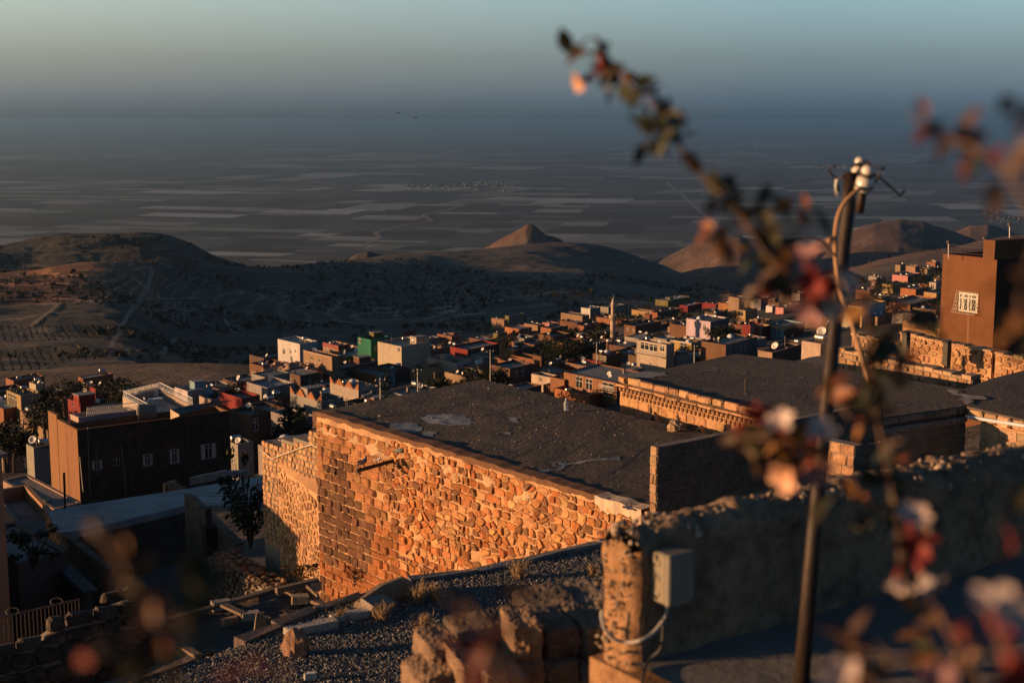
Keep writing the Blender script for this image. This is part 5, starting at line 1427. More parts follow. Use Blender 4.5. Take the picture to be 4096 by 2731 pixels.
# the thicker rubble part below with a sloping ledge
lo = MB(); seg = 14
for i in range(seg):
    ua0, ub0 = .95 + (LA - .95) * i / seg, .95 + (LA - .95) * (i + 1) / seg
    f0, f1 = -.33 + .33 * i / seg, -.33 + .33 * (i + 1) / seg
    z0_, z1_ = ZR + ledge_at(ua0), ZR + ledge_at(ub0)
    p = [OA + ua * ua0, OA + ua * ub0]
    q = [Vector((p[0].x, p[0].y, 0)) + n1 * f0, Vector((p[1].x, p[1].y, 0)) + n1 * f1]
    r = [Vector((p[0].x, p[0].y, 0)) - n1 * .36, Vector((p[1].x, p[1].y, 0)) - n1 * .36]
    lo.add([q[0] + UP * -17, q[1] + UP * -17, q[1] + UP * z1_, q[0] + UP * z0_, r[0] + UP * (z0_ + .16), r[1] + UP * (z1_ + .16)], [(0, 1, 2, 3), (3, 2, 5, 4)])
lo.build('lower_wall', M['mortar'], an)
pol = rubble(.95, LA - .02, zt0 - 4.2, zt0 - .5, .21, .19, R2, .022, lambda u, v: v < ledge_at(u) - .06)
OA2 = OA - n1 * .33 ; ua2 = (ua * (LA - .95) + n1 * .33).normalized()
masonry(an, [[(u - .95, v) for u, v in p] for p in pol], OA + ua * .95 - n1 * .33, ua2, UP, n1, .03, lambda u, v: vary((.36, .21, .11), .28, R2), R2, see=see1, limit=180)
V, F = noisy_sheet([OA - n1 * .8 + UP * (zt0), OA + ua * LA - n1 * .8 + UP * zt0, OA + ua * LA - n1 * 4.5 + UP * zt0, OA - n1 * 3.6 + UP * zt0], 12, 8, .03, 1)
rm = MB(); rm.add(V, F, (.9, .93, .95)); rm.build('roof', M['concrete'], an)
tag(MB().tube([OA + UP * (zt0 - .25) - n1 * .28, OA + ua * .7 + UP * (zt0 - .42) - n1 * .27, OA + ua * 1.5 + UP * (zt0 - .12) - n1 * .27, OA + ua * 2.3 + UP * (zt0 + .18) - n1 * .27, OA + ua * 3.0 + UP * (zt0 + .42) - n1 * .26, OA + ua * 3.7 + UP * (zt0 + .40) - n1 * .26], .016, 5, (.5, .42, .33)).build('hose', M['paint']), 'pale hose draped along the stepped block wall', 'hose')

# ------------------------------------------------------------------ grey block wall on the roof
R3 = random.Random(77)
bw = empty('block_wall', PZ(*D(1491, 1180), ZR), 'low wall of grey concrete blocks with a sunlit end on the tarred roof', 'wall')
Q0 = PZ(*D(1507, 1182), ZR)                                # near corner of the sunlit end
dB = (PZ(*D(1900, 1066), ZR) - Q0); dB = B_
wtop = hit(*D(1507, 1027), Q0, A_).z
nA = Vector((dB.y, -dB.x, 0))
Lw = 7.5
mb = MB(); k = -nA * .19
a, b = Q0 + dB * .012, Q0 + dB * Lw
mb.hexa([Vector((p.x, p.y, z)) for z in (ZR - .3, wtop - .015) for p in (a, b, b + k, a + k)])
mb.build('mortar_core', M['grey_mortar'], bw)
pol = courses(0, Lw, ZR - .02 - ZR, wtop - ZR, .195, .40, R3, .010, None, .006, .07, .03, .05)
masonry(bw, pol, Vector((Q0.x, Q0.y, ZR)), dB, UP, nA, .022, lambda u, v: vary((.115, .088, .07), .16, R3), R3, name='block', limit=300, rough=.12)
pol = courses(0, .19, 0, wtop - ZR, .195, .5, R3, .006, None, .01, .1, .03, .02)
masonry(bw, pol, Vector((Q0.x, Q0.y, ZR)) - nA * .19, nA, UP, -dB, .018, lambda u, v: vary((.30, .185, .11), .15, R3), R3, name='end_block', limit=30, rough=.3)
# second stub of block wall further right
S0 = P(*D(1960, 1100), 27.5)
bs = empty('block_pier', S0, 'short pier of blocks with an orange sunlit face behind the rough parapet', 'wall')
a = hit(*D(1893, 1090), S0, -B_); a = Vector((a.x, a.y, 0)); b = Vector((S0.x, S0.y, 0)); zt = hit(*D(1945, 1020), S0, -B_).z
core(bs, a, b, ZR - 1, zt, -B_, .25, 'grey_mortar', 'core')
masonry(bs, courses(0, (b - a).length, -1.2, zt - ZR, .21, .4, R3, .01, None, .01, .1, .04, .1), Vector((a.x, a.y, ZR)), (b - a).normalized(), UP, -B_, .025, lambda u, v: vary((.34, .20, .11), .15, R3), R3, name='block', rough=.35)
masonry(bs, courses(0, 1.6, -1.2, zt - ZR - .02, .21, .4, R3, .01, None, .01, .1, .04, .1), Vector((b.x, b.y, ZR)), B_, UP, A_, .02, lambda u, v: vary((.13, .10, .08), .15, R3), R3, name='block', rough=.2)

# ------------------------------------------------------------------ the second tarred roof with its carved cornice
R4 = random.Random(31)
ZR1, ZR = ZR, -7.35                                        # the roofs behind lie a little higher
r2 = [PZ(*D(*p), ZR) for p in ((1425, 868), (1742, 946), (1952, 969), (2219, 931), (2212, 893), (1830, 829), (1690, 812))]
ch = empty('stone_house', (r2[0].x, r2[0].y, -14), 'stone house with a carved cornice and flat tarred roof behind the grey block wall', 'house')
mb = MB(); mb.prism([(p.x, p.y) for p in r2], ZR - .3, ZR - .005); mb.build('roof', M['roof_earth'], ch)
u2 = (r2[1] - r2[0]).normalized(); n2 = u2.cross(UP); W2 = (r2[1] - r2[0]).length
core(ch, r2[0], r2[1], -16, ZR - .31, n2, .6)
O2 = Vector((r2[0].x, r2[0].y, ZR))
see2 = hidden_below([D(*p) for p in ((1400, 935), (1427, 948), (1640, 1000), (1700, 990), (1760, 960), (2000, 900))])
def col4(u, v):
    if u > W2 * .45 and v < -.85 and R4.random() < .5: return vary((.19, .10, .055), .3, R4)
    return vary((.42, .24, .12), .16, R4)
masonry(ch, courses(0, W2, -.13, .09, .21, .50, R4, .012, None, .02, .2, .05, .3), O2, u2, UP, n2, .09, lambda u, v: vary((.36, .21, .115), .25, R4), R4, name='coping_stone', see=see2, rough=.5)
masonry(ch, courses(-.05, W2 + .05, -.225, -.14, .085, .6, R4, .006, None, .008, .15, .05, .2), O2, u2, UP, n2, .14, lambda u, v: vary((.38, .22, .12), .2, R4), R4, name='cornice_stone', see=see2, rough=.2)
masonry(ch, courses(0, W2, -3.4, -.53, .235, .42, R4, .010, None, .008, .1, .06, .25), O2, u2, UP, n2, .03, col4, R4, name='ashlar_stone', see=see2, rough=.15)
# two rows of small carved niches under the cornice
mbk = MB(); prof = [(.0, -.075), (.022, -.07), (.045, -.04), (.055, 0), (.055, .045)]
mbk.lathe((0, 0, 0), prof, 8, (.38, .22, .115)); CORB = mbk.mesh('carved_corbel', M['stone'])
for row, (z_, out) in enumerate(((-.30, .05), (-.44, .02))):
    kk = int(W2 / .17)
    for i in range(kk):
        p = O2 + u2 * ((i + .5 + .5 * (row % 2)) * W2 / kk) + n2 * out + UP * z_
        o = link('carved_corbel', CORB, ch); o.matrix_parent_inverse = Matrix.Translation(-ch.location); o.location = p
# gabled stone hoods over the windows whose tops show
for x, y in ((1630, 975), (1815, 1002)):
    pass
for x, y in ((1224, 607), (1588, 712)):
    px, py = 2000 + x / 1.96, 1350 + y / 1.96
    c = hit(px, py, r2[0], n2)
    mb = MB(); 
    for s in (-1, 1):
        e = c + u2 * (.42 * s) - UP * .42
        mb.slab(c if s > 0 else e, e if s > 0 else c, n2, UP, .12, .10, (.44, .28, .15))
    mb.build('window_hood', M['stone'], ch)
# its shaded court side and the far eaves
for i, (a, b) in enumerate(((1, 2), (2, 3))):
    pa, pb = r2[a], r2[b]; ud = (pb - pa).normalized(); nn = ud.cross(UP)
    core(ch, pa + ud * .02, pb, -15, ZR - .31, nn, .5, 'mortar', 'court_wall')
    Lx = (pb - pa).length; O_ = Vector((pa.x, pa.y, ZR)) + ud * .02
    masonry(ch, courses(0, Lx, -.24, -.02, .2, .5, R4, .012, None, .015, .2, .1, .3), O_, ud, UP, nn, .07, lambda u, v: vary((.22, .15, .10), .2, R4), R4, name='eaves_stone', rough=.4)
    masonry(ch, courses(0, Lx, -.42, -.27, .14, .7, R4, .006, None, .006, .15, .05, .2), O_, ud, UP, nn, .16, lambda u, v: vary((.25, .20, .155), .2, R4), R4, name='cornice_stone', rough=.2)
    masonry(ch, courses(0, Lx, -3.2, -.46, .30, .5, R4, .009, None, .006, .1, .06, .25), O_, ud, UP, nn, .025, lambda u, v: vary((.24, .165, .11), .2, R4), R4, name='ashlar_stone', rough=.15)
# pale lime along the eaves
parent_now = ch
band(r2[1] - UP * .0, r2[1].lerp(r2[2], .75), ZR - .255, .06, (r2[2] - r2[1]).normalized().cross(UP), (.60, .60, .58), R4, 'lime_band', .2)
for pix, c in (([(1435, 868), (1450, 858), (1500, 853), (1540, 860), (1500, 866)], (.62, .60, .58)), ([(1600, 850), (1640, 848), (1650, 852), (1610, 855)], (.36, .36, .36)), ([(1700, 905), (1715, 903), (1718, 908)], (.6, .6, .6)),
               ([(1695, 858), (1712, 856), (1710, 861)], (.6, .6, .6)), ([(1735, 925), (1770, 922), (1772, 926)], (.4, .4, .4)), ([(1830, 868), (1850, 866), (1852, 870)], (.4, .4, .4)), ([(2050, 930), (2085, 928), (2085, 932)], (.4, .42, .44))):
    blotch(ch, [D(*p) for p in pix], ZR, (c[0] * 1.4, c[1] * 1.45, c[2] * 1.5))
q = PZ(*D(1712, 898), ZR); tag(MB().tube([q, q + UP * .35], .03, 6).build('roof_vent_pipe', M['dark_metal'], ch))
# third roof at the right edge with a pale drain pipe below its stone eaves
r3 = [PZ(*D(*p), ZR + .02) for p in ((2221, 932), (2420, 979), (2560, 880), (2352, 850), (2280, 868), (2214, 892))]
ho = empty('stone_house', (r3[0].x, r3[0].y, -14), 'stone house with a dull tarred roof and a pale drain pipe below its eaves', 'house')
mb = MB(); mb.prism([(p.x, p.y) for p in r3], ZR - .28, ZR + .015); mb.build('roof', M['roof_earth'], ho)
u3 = (r3[1] - r3[0]).normalized(); n3 = u3.cross(UP); L3 = (r3[1] - r3[0]).length; O3 = Vector((r3[0].x, r3[0].y, ZR))
core(ho, r3[0] + u3 * .5, r3[1], -15, ZR - .3, n3, .5)
masonry(ho, courses(.1, L3, -.30, -.02, .28, .42, R4, .015, None, .03, .25, .1, .3), O3, u3, UP, n3, .10, lambda u, v: vary((.46, .29, .165), .2, R4), R4, name='eaves_stone', rough=.6)
masonry(ho, courses(.5, L3, -2.6, -.33, .28, .5, R4, .010, None, .008, .1, .06, .25), O3, u3, UP, n3, .03, lambda u, v: vary((.34, .23, .15), .2, R4), R4, name='ashlar_stone', rough=.2)
tag(MB().tube([hit(*D(2222, 957), O3 + n3 * .15, n3), hit(*D(2420, 988), O3 + n3 * .15, n3)], .045, 10, (.40, .46, .50)).build('drain_pipe', M['paint'], ho))
blotch(ho, [D(*p) for p in ((2172, 893), (2200, 897), (2215, 907), (2250, 910), (2270, 917), (2235, 919), (2225, 928), (2212, 928), (2208, 915), (2190, 902))], ZR + .036, (1.3, 1.15, 1.05), 'lime_patch')

# ------------------------------------------------------------------ stone garden walls on the right, in the sun
R5 = random.Random(91)
def stone_wall(label, top, base_drop, Y0, size, colf, mat='mortar', n=None, thick=.45, gap=.018, rub=False, see=None, name='stone_wall', coping=True, wall_dir=None):
    """a wall along A from the photo pixels of its two top ends"""
    d = wall_dir or A_; nn = n or -B_
    p0 = P(*top[0], Y0); q = hit(*top[1], p0, nn)
    root = empty(name, (p0.x, p0.y, p0.z - base_drop), label, 'wall')
    L = (Vector((q.x, q.y, 0)) - Vector((p0.x, p0.y, 0))).length
    ud = (q - p0) / L; vd = UP
    core(root, p0, q, min(p0.z, q.z) - base_drop, p0.z - .02, nn, thick, mat, 'core', q.z - .02)
    gen = (rubble(0, L, -base_drop, -.02, size[1], size[0], R5, gap) if rub else courses(0, L, -base_drop, -.02, size[0], size[1], R5, gap, None, .018, .24, .18, .35))
    masonry(root, gen, p0, ud, vd, nn, .045, colf, R5, see=see, rough=.5)
    if coping:
        top_ = Vector((ud.x, ud.y, ud.z))
        mb = MB(); k = int(L / .32)
        for i in range(k):
            a = p0 + ud * (L * i / k + .01) - nn * (thick - .03); b = p0 + ud * (L * (i + 1) / k - .01) - nn * (thick - .03)
            m_ = MB(); m_.slab(a, b, nn, UP, thick + .05, R5.uniform(.05, .13), vary((.40, .26, .155), .2, R5)); m_.build('coping_stone', M['stone'], root)
    return root
zq = lambda x, y: zp(4, x, y)
light = lambda u, v: vary(R5.choice([(.36, .20, .105), (.43, .26, .14), (.28, .15, .075), (.36, .21, .12)]), .18, R5)
stone_wall('low wall of rounded pale stones along the back of the second tarred roof', (zq(690, 985), zq(1745, 1216)), 1.0, 44.6, (.21, .27), light, 'grey_mortar', gap=.022)
stone_wall('high stone garden wall split by two dark gaps below the tall brown building', (zq(1180, 852), zq(1528, 926)), 2.4, 50.5, (.2, .26), light, rub=True)
stone_wall('middle length of the high garden wall between the two dark gaps', (zq(1556, 936), zq(1898, 996)), 2.4, 49.2, (.2, .26), light, rub=True)
stone_wall('end length of the high garden wall at the right edge of the picture', (zq(1926, 1010), zq(2300, 1090)), 2.2, 47.6, (.2, .26), light, rub=True)
stone_wall('short lit stone wall behind the iron pole', (zq(800, 862), zq(1175, 945)), 1.6, 52.0, (.15, .2), light, 'grey_mortar')
# low roof slab with a pale edge left of the walls
sl = [PZ(*zp(4, x, y), -8.4) for x, y in ((340, 1070), (470, 1035), (590, 1018), (640, 1120), (575, 1112))]
mb = MB(); mb.prism([(p.x, p.y) for p in sl], -8.9, -8.4, (.55, .48, .42)); tag(mb.build('roof_slab', M['concrete']), 'small wedge of grey roof slab with a sunlit edge beside the iron pole', 'roof')
# dark upright strips in the gaps of the wall
for (x, y0, y1, lab) in ((1543, 925, 1100, 'dark upright strip in the left gap of the high garden wall'), (1916, 1030, 1150, 'dark upright strip in the right gap of the high garden wall'), (1222, 850, 1040, 'dark post at the left end of the high garden wall'), (752, 960, 1150, 'thin dark post against the low pale stone wall')):
    a, b = P(*zq(x, y0), 48), P(*zq(x, y1), 48)
    w = .10 if x != 752 else .05
    mb = MB(); mb.box(((a.x + b.x) / 2, 48, (a.z + b.z) / 2), w * 2, w * 2, a.z - b.z, .6, (.03, .025, .02)); mb.box((a.x, 48, a.z + .03), w * 2.3, w * 2.3, .05, .6, (.03, .025, .02)); tag(mb.build('post', M['paint']), lab, 'post', 'dark uprights by the stone walls')
# far wall with arrow slots
rw = stone_wall('long ochre wall with a row of narrow slots near the tall brown building', (zq(1200, 690), zq(1500, 742)), 7.0, 120, (.55, .8), lambda u, v: vary((.42, .24, .12), .2, R5), coping=False, name='slotted_wall', gap=.02)
p0 = P(*zq(1235, 730), 119.9)
for i in range(14):
    c = hit(*zq(1215 + i * 20.5, 722 + i * 3.6), P(*zq(1200, 690), 120), -B_) - B_ * .02
    mb = MB(); mb.box((c.x, c.y, c.z), .10, .28, .85, math.atan2(B_.y, B_.x), (.02, .017, .015)); mb.build('slot', M['paint'], rw)

# ------------------------------------------------------------------ tall brown building on the right
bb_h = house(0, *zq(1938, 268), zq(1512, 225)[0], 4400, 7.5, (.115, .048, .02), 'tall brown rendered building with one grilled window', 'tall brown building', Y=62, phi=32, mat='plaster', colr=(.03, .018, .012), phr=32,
             win=[(*zq(1705, 608), 1.12, .86)], parapet=.6, drop=4, roof=(.08, .08, .08), group='', cat='building', frame='white_frame')
br = bb_h['root']
C = bb_h['C']; dl, dr = bb_h['dl'], bb_h['dr']
cc = C + dl * .30 + dr * 3
mb = MB(); mb.box((cc.x, cc.y, C.z + .40), 6.4, .62, .84, math.radians(32), (.105, .045, .019)); mb.build('raised_parapet', M['plaster'], br)
nl = Vector((-dl.y, dl.x, 0)) if False else -Vector((dl.y, -dl.x, 0))
wc = hit(*zq(1705, 608), C, nl)
g = MB(); W_, H_ = 1.25, .95
for i in range(12):
    s = -W_ / 2 + W_ * i / 11
    t, m_, b_ = wc + dl * s + UP * H_ / 2 + nl * .03, wc + dl * s + nl * .10, wc + dl * s - UP * H_ / 2 + nl * .30
    g.tube([t, m_, b_, b_ - nl * .28], .008, 4, (.75, .70, .62))
for j in range(7):
    f = j / 6; z = H_ / 2 - H_ * f; o = .03 + .27 * f ** 1.3
    g.tube([wc + dl * (-W_ / 2) + UP * z, wc + dl * (-W_ / 2) + UP * z + nl * o, wc + dl * (W_ / 2) + UP * z + nl * o, wc + dl * (W_ / 2) + UP * z], .007, 4, (.75, .70, .62))
g.c = [(.42, .38, .32)] * len(g.c); g.build('window_grille', M['paint'], br)
# curtains behind the panes
for s0_, s1_ in ((-.50, -.36), (-.14, .06), (.28, .46)):
    cm = MB(); k = 10
    vs = []
    for i in range(k + 1):
        q = wc + dl * (s0_ + (s1_ - s0_) * i / k) - nl * (.115 + (.008 if i % 2 else 0))
        vs += [q - UP * .38, q + UP * .38]
    cm.add(vs, [(2 * i, 2 * i + 2, 2 * i + 3, 2 * i + 1) for i in range(k)], (.5, .46, .40)); cm.build('curtain', M['paint'], br)
st = MB()
a = hit(*zq(1712, 705), C + nl * .004, nl); b = hit(*zq(1706, 925), C + nl * .004, nl)
st.add([a - dl * .04, a + dl * .04, b + dl * .05, b - dl * .05], [(0, 1, 2, 3)], (.19, .09, .045)); st.build('lime_stain', M['plaster'], br)
for x, y0, y1, lab in ((1556, 130, 232, 'thin aerial post at the left end of the brown parapet'), (1838, 100, 258, 'aerial post near the step of the brown parapet'), (1908, 140, 210, 'short aerial post above the step of the brown parapet'), (2035, -8, 190, 'tall pale aerial mast at the top right')):
    a, b = P(*zq(x, y0), 63.5), P(*zq(x, y1 + 30), 63.5)
    r = empty('aerial_post', b, lab, 'aerial', 'aerial posts on the brown building')
    MB().tube([b, a], .022, 6, (.5, .47, .43)).build('mast', M['paint'], r)
    MB().lathe((a.x, a.y, a.z - .05), [(.03, -.05), (.09, -.02), (.09, .08), (.03, .12)], 8, (.06, .05, .05)).build('cap', M['paint'], r)
wr = MB()
for (x0, y0, x1, y1) in ((1556, 150, 1838, 180), (1556, 205, 1895, 235), (1838, 112, 2035, 150)):
    a, b = P(*zq(x0, y0), 63.4), P(*zq(x1, y1), 63.4); wr.tube([a, a.lerp(b, .5) - UP * .05, b], .008, 4, (.4, .38, .36))
tag(wr.build('aerial_wire', M['paint']), 'thin wires strung between the aerial posts', 'wire')

# ------------------------------------------------------------------ tall dark block building on the left, with the white terrace behind
z5 = lambda x, y: zp(5, x, y)
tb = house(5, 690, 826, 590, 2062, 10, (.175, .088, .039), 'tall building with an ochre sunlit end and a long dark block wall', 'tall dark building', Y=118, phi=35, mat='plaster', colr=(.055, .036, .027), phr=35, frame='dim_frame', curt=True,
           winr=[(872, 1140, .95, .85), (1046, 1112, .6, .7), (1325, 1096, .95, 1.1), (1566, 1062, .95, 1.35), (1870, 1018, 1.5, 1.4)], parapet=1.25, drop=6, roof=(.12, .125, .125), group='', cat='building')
C, dl, dr = tb['C'], tb['dl'], tb['dr']; nA_ = Vector((dr.y, -dr.x, 0))
# the sunlit end wall runs on behind the building, with a step in its top
for xa, ya, xb, yb in ((590, 0, 508, 0), (508, 0, 430, 0)):
    nl_tb = Vector((-dl.y, dl.x, 0)); nl_tb = nl_tb if nl_tb.x < 0 else -nl_tb
    pa_, pb_ = hit(*z5(xa, 750), C, nl_tb), hit(*z5(xb, 680), C, nl_tb)
    zt_ = C.z - (0 if xa == 590 else -.32)
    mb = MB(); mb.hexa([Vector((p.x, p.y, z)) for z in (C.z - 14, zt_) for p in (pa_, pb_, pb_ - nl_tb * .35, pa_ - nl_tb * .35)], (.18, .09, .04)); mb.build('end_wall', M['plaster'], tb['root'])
R6 = random.Random(13)
hol = [hit(*z5(x, y), C, nA_) for x, y in ((872, 1140), (1046, 1112), (1325, 1096), (1566, 1062), (1870, 1018))]
hu = [((h - C).dot(dr), h.z - C.z) for h in hol]
pol = courses(.05, tb['Wr'] - .05, -7.4, -.05, .24, .5, R6, .012, lambda u, v: all(abs(u - a) > 1.05 or abs(v - b) > .95 for a, b in hu), .006, .08, .03, .05)
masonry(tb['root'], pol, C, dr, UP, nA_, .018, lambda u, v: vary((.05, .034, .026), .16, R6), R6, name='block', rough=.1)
for x in (1140, 1660):
    a = hit(*z5(x, 800), C, nA_); cpl = C + dr * (a - C).dot(dr)
    mb = MB(); mb.slab(Vector((cpl.x, cpl.y, C.z - 8)), Vector((cpl.x, cpl.y, C.z - 8)) + dr * .35, nA_, UP, .05, 7.4, (.055, .038, .03)); mb.build('pilaster', M['plaster'], tb['root'])
for x0, y0, x1, y1 in ((785, 800, 805, 1400), (715, 1065, 745, 1380), (860, 1025, 872, 1230), (1085, 955, 1130, 1400)):
    a, b = hit(*z5(x0, y0), C + nA_ * .1, nA_), hit(*z5(x1, y1), C + nA_ * .1, nA_)
    MB().tube([a, Vector((b.x, b.y, b.z))], .035, 6, (.16, .14, .12) if x0 != 715 else (.4, .33, .26)).build('drain_pipe', M['paint'], tb['root'])
th = house(5, 1385, 690, 1105, 1728, 7, 'cream', 'white roof terrace with lattice railings, plastic chairs and a table', 'white roof terrace', Y=146, phi=32, phr=62, parapet=.95, colr=(.42, .38, .36), roof=(.30, .31, .32), mat='plaster', group='')

def lattice(a, b, h, parent, n=26, col=(.62, .62, .60)):
    mb = MB(); t = .035
    for z in (.0, h): mb.tube([a + UP * z, b + UP * z], t, 4, col)
    for k in range(n):
        p, q = a.lerp(b, k / n), a.lerp(b, (k + 1) / n)
        m_ = p.lerp(q, .5) + UP * h
        mb.tube([p, m_, q], t * .7, 4, col)
    return mb.build('lattice_railing', M['paint'], parent)
C, dl, dr = th['C'], th['dl'], th['dr']
pl, pr, pb = C + dl * th['Wl'], C + dr * th['Wr'], C + dl * th['Wl'] + dr * th['Wr']
lattice(pl + UP * .06 + dr * .1, pb + UP * .06, .65, th['root'], 24); lattice(pb + UP * .06 - dl * .1, pr + UP * .06 - dl * .1, .65, th['root'], 22); lattice(C + UP * .06 + dl * .1 + dr * .1, pl + UP * .06 + dr * .1, .65, th['root'], 18)
def chair(loc, rz, label):
    r = empty('plastic_chair', loc, label, 'chair', 'white plastic chairs on the terrace'); r.rotation_euler = (0, 0, rz)
    w = (.62, .63, .62)
    def part(name, f):
        mb = MB(); f(mb); o = bpy.data.objects.new(name, mb.mesh(name, M['paint'])); COL.objects.link(o); o.parent = r
    part('seat', lambda m: m.box((0, 0, .44), .48, .46, .04, 0, w))
    part('backrest', lambda m: [m.box((x, .25 + .03, .70), .07, .03, .48, 0, w) for x in (-.19, -.095, 0, .095, .19)] + [m.box((0, .29, .93), .48, .04, .07, 0, w)])
    for x in (-.22, .22):
        for y in (-.2, .22): part('leg', lambda m, x=x, y=y: m.box((x * 1.05, y, .21), .05, .05, .42, 0, w))
        part('armrest', lambda m, x=x: (m.box((x * 1.1, 0, .66), .06, .5, .03, 0, w), m.box((x * 1.1, -.2, .54), .05, .05, .22, 0, w)))
zt_ = th['zi']
for (x, y, rz, lab) in ((1402, 540, .2, 'white plastic chair at the back of the roof terrace'), (1315, 600, 2.2, 'white plastic chair left of the terrace table'), (1238, 545, 1.2, 'white plastic chair in the far corner of the terrace')):
    chair(PZ(*z5(x, y + 10), zt_), rz, lab)
tp = PZ(*z5(1400, 600), zt_); tt = empty('plastic_table', tp, 'low white plastic table on the roof terrace', 'table')
MB().box((tp.x, tp.y, tp.z + .70), 1.5, .9, .04, .7, (.64, .65, .65)).build('tabletop', M['paint'], tt)
for a in (-.62, .62):
    for b in (-.35, .35): MB().box((tp.x + a * math.cos(.7) - b * math.sin(.7), tp.y + a * math.sin(.7) + b * math.cos(.7), tp.z + .34), .06, .06, .68, .7, (.6, .6, .6)).build('leg', M['paint'], tt)
lv = house(5, 702, 716, 640, 1226, 1.5, 'cream', 'low house with a mauve grey wall and white lattice railing behind the dark building', 'mauve-walled house', Y=121.2, phi=38, phr=36, drop=.4, colr=(.24, .215, .245), parapet=.3, mat='plaster')
lattice(lv['C'] + UP * .05 + dr * 1.0, lv['C'] + lv['dr'] * lv['Wr'] + UP * .05, .65, lv['root'], 26)
# big drum tank and a sheet-metal lean-to on the dark building's roof
kp = P(*z5(1318, 668), 124); kt = empty('water_tank', (kp.x, kp.y, kp.z - .9), 'large drum tank with a pale end on the roof of the tall dark building', 'water tank')
ax = (tb['dr'] * .9 - tb['dl'] * .25).normalized()
MB().lathe(kp - ax * .75, [(.72, 0), (.76, .03), (.76, .4), (.73, .42), (.76, .45), (.76, 1.0), (.73, 1.02), (.76, 1.05), (.76, 1.5), (.72, 1.53)], 22, (.13, .12, .11), ax).build('drum', M['paint'], kt)
MB().lathe(kp - ax * .80, [(.70, 0), (.70, .04)], 22, (.55, .42, .28), ax).build('drum_end', M['paint'], kt)
mb = MB(); mb.box((kp.x, kp.y, kp.z - .85), 1.2, .5, .3, .5, (.3, .28, .25)); mb.build('base', M['concrete'], kt)
cp = [P(*z5(x, y), Y) for x, y, Y in ((1525, 640, 121), (1935, 570, 128), (2085, 560, 133), (1605, 690, 119.5))]
shd = empty('lean_to', cp[0] - UP * 1.2, 'dark corrugated lean-to roof on the tall dark building', 'shelter')
mb = MB(); k = 40
for i in range(k):
    s, t = i / k, (i + 1) / k
    z = .03 if i % 2 else -.03
    mb.add([cp[0].lerp(cp[1], s) + UP * z, cp[0].lerp(cp[1], t) - UP * z, cp[3].lerp(cp[2], t) - UP * z, cp[3].lerp(cp[2], s) + UP * z], [(0, 1, 2, 3)], (.06, .065, .065))
mb.build('sheet', M['paint'], shd)
mb = MB(); mb.add([cp[0], cp[3], cp[3] - UP * .12, cp[0] - UP * .9], [(0, 1, 2, 3)], (.40, .31, .22)); mb.build('end_panel', M['plaster'], shd)
# ------------------------------------------------------------------ lower left: flat-roofed house round a sunken yard
z6 = lambda x, y: (x / 1.78, 1850 + y / 1.78)
R7 = random.Random(202)
ZS = -16.0
fh = empty('flat_house', PZ(*D(120, 1180), ZS - 4), 'low house with a pale roof slab round a sunken yard of grey blocks', 'house')
sl = [PZ(*D(*p), ZS) for p in ((106, 1172), (430, 1121), (600, 1093), (600, 1158), (428, 1160), (190, 1216), (138, 1224))]
far_ = [p for p in sl]
# the slab, with a ragged pale sunlit end
pts = []
for i, p in enumerate(sl):
    q = sl[(i + 1) % len(sl)]; m = max(2, int((q - p).length / .3))
    pts += [p.lerp(q, k / m) + Vector((R7.uniform(-.05, .05), R7.uniform(-.05, .05), 0)) for k in range(m)]
mb = MB(); mb.prism([(p.x, p.y) for p in pts], ZS - .28, ZS, (1.25, 1.28, 1.32)); mb.build('roof', M['concrete'], fh)
e0, e1 = sl[0], sl[6]; ud = (e1 - e0).normalized(); nl_ = ud.cross(UP)
core(fh, e0 + UP * 0, e1, ZS - 8, ZS - .285, nl_, .5, 'mortar', 'end_wall')
masonry(fh, rubble(0, (e1 - e0).length, -5.2, -.02, .34, .24, R7, .02), Vector((e0.x, e0.y, ZS)), ud, UP, nl_, .06, lambda u, v: vary((.38, .22, .115), .25, R7), R7, rough=.6)
# ground-floor body below the slab, the shaded back wall of the yard
b0, b1 = sl[5], sl[4]
core(fh, b0, b1, ZS - 8, ZS - .285, (b1 - b0).normalized().cross(UP), .4, 'grey_mortar', 'yard_back_wall')
ub = (b1 - b0).normalized(); nb = ub.cross(UP)
masonry(fh, courses(0, (b1 - b0).length, -2.6, -.30, .22, .5, R7, .012, None, .008, .08, .04, .08), Vector((b0.x, b0.y, ZS)), ub, UP, nb, .025, lambda u, v: vary((.10, .077, .06), .15, R7), R7, name='block', rough=.15)
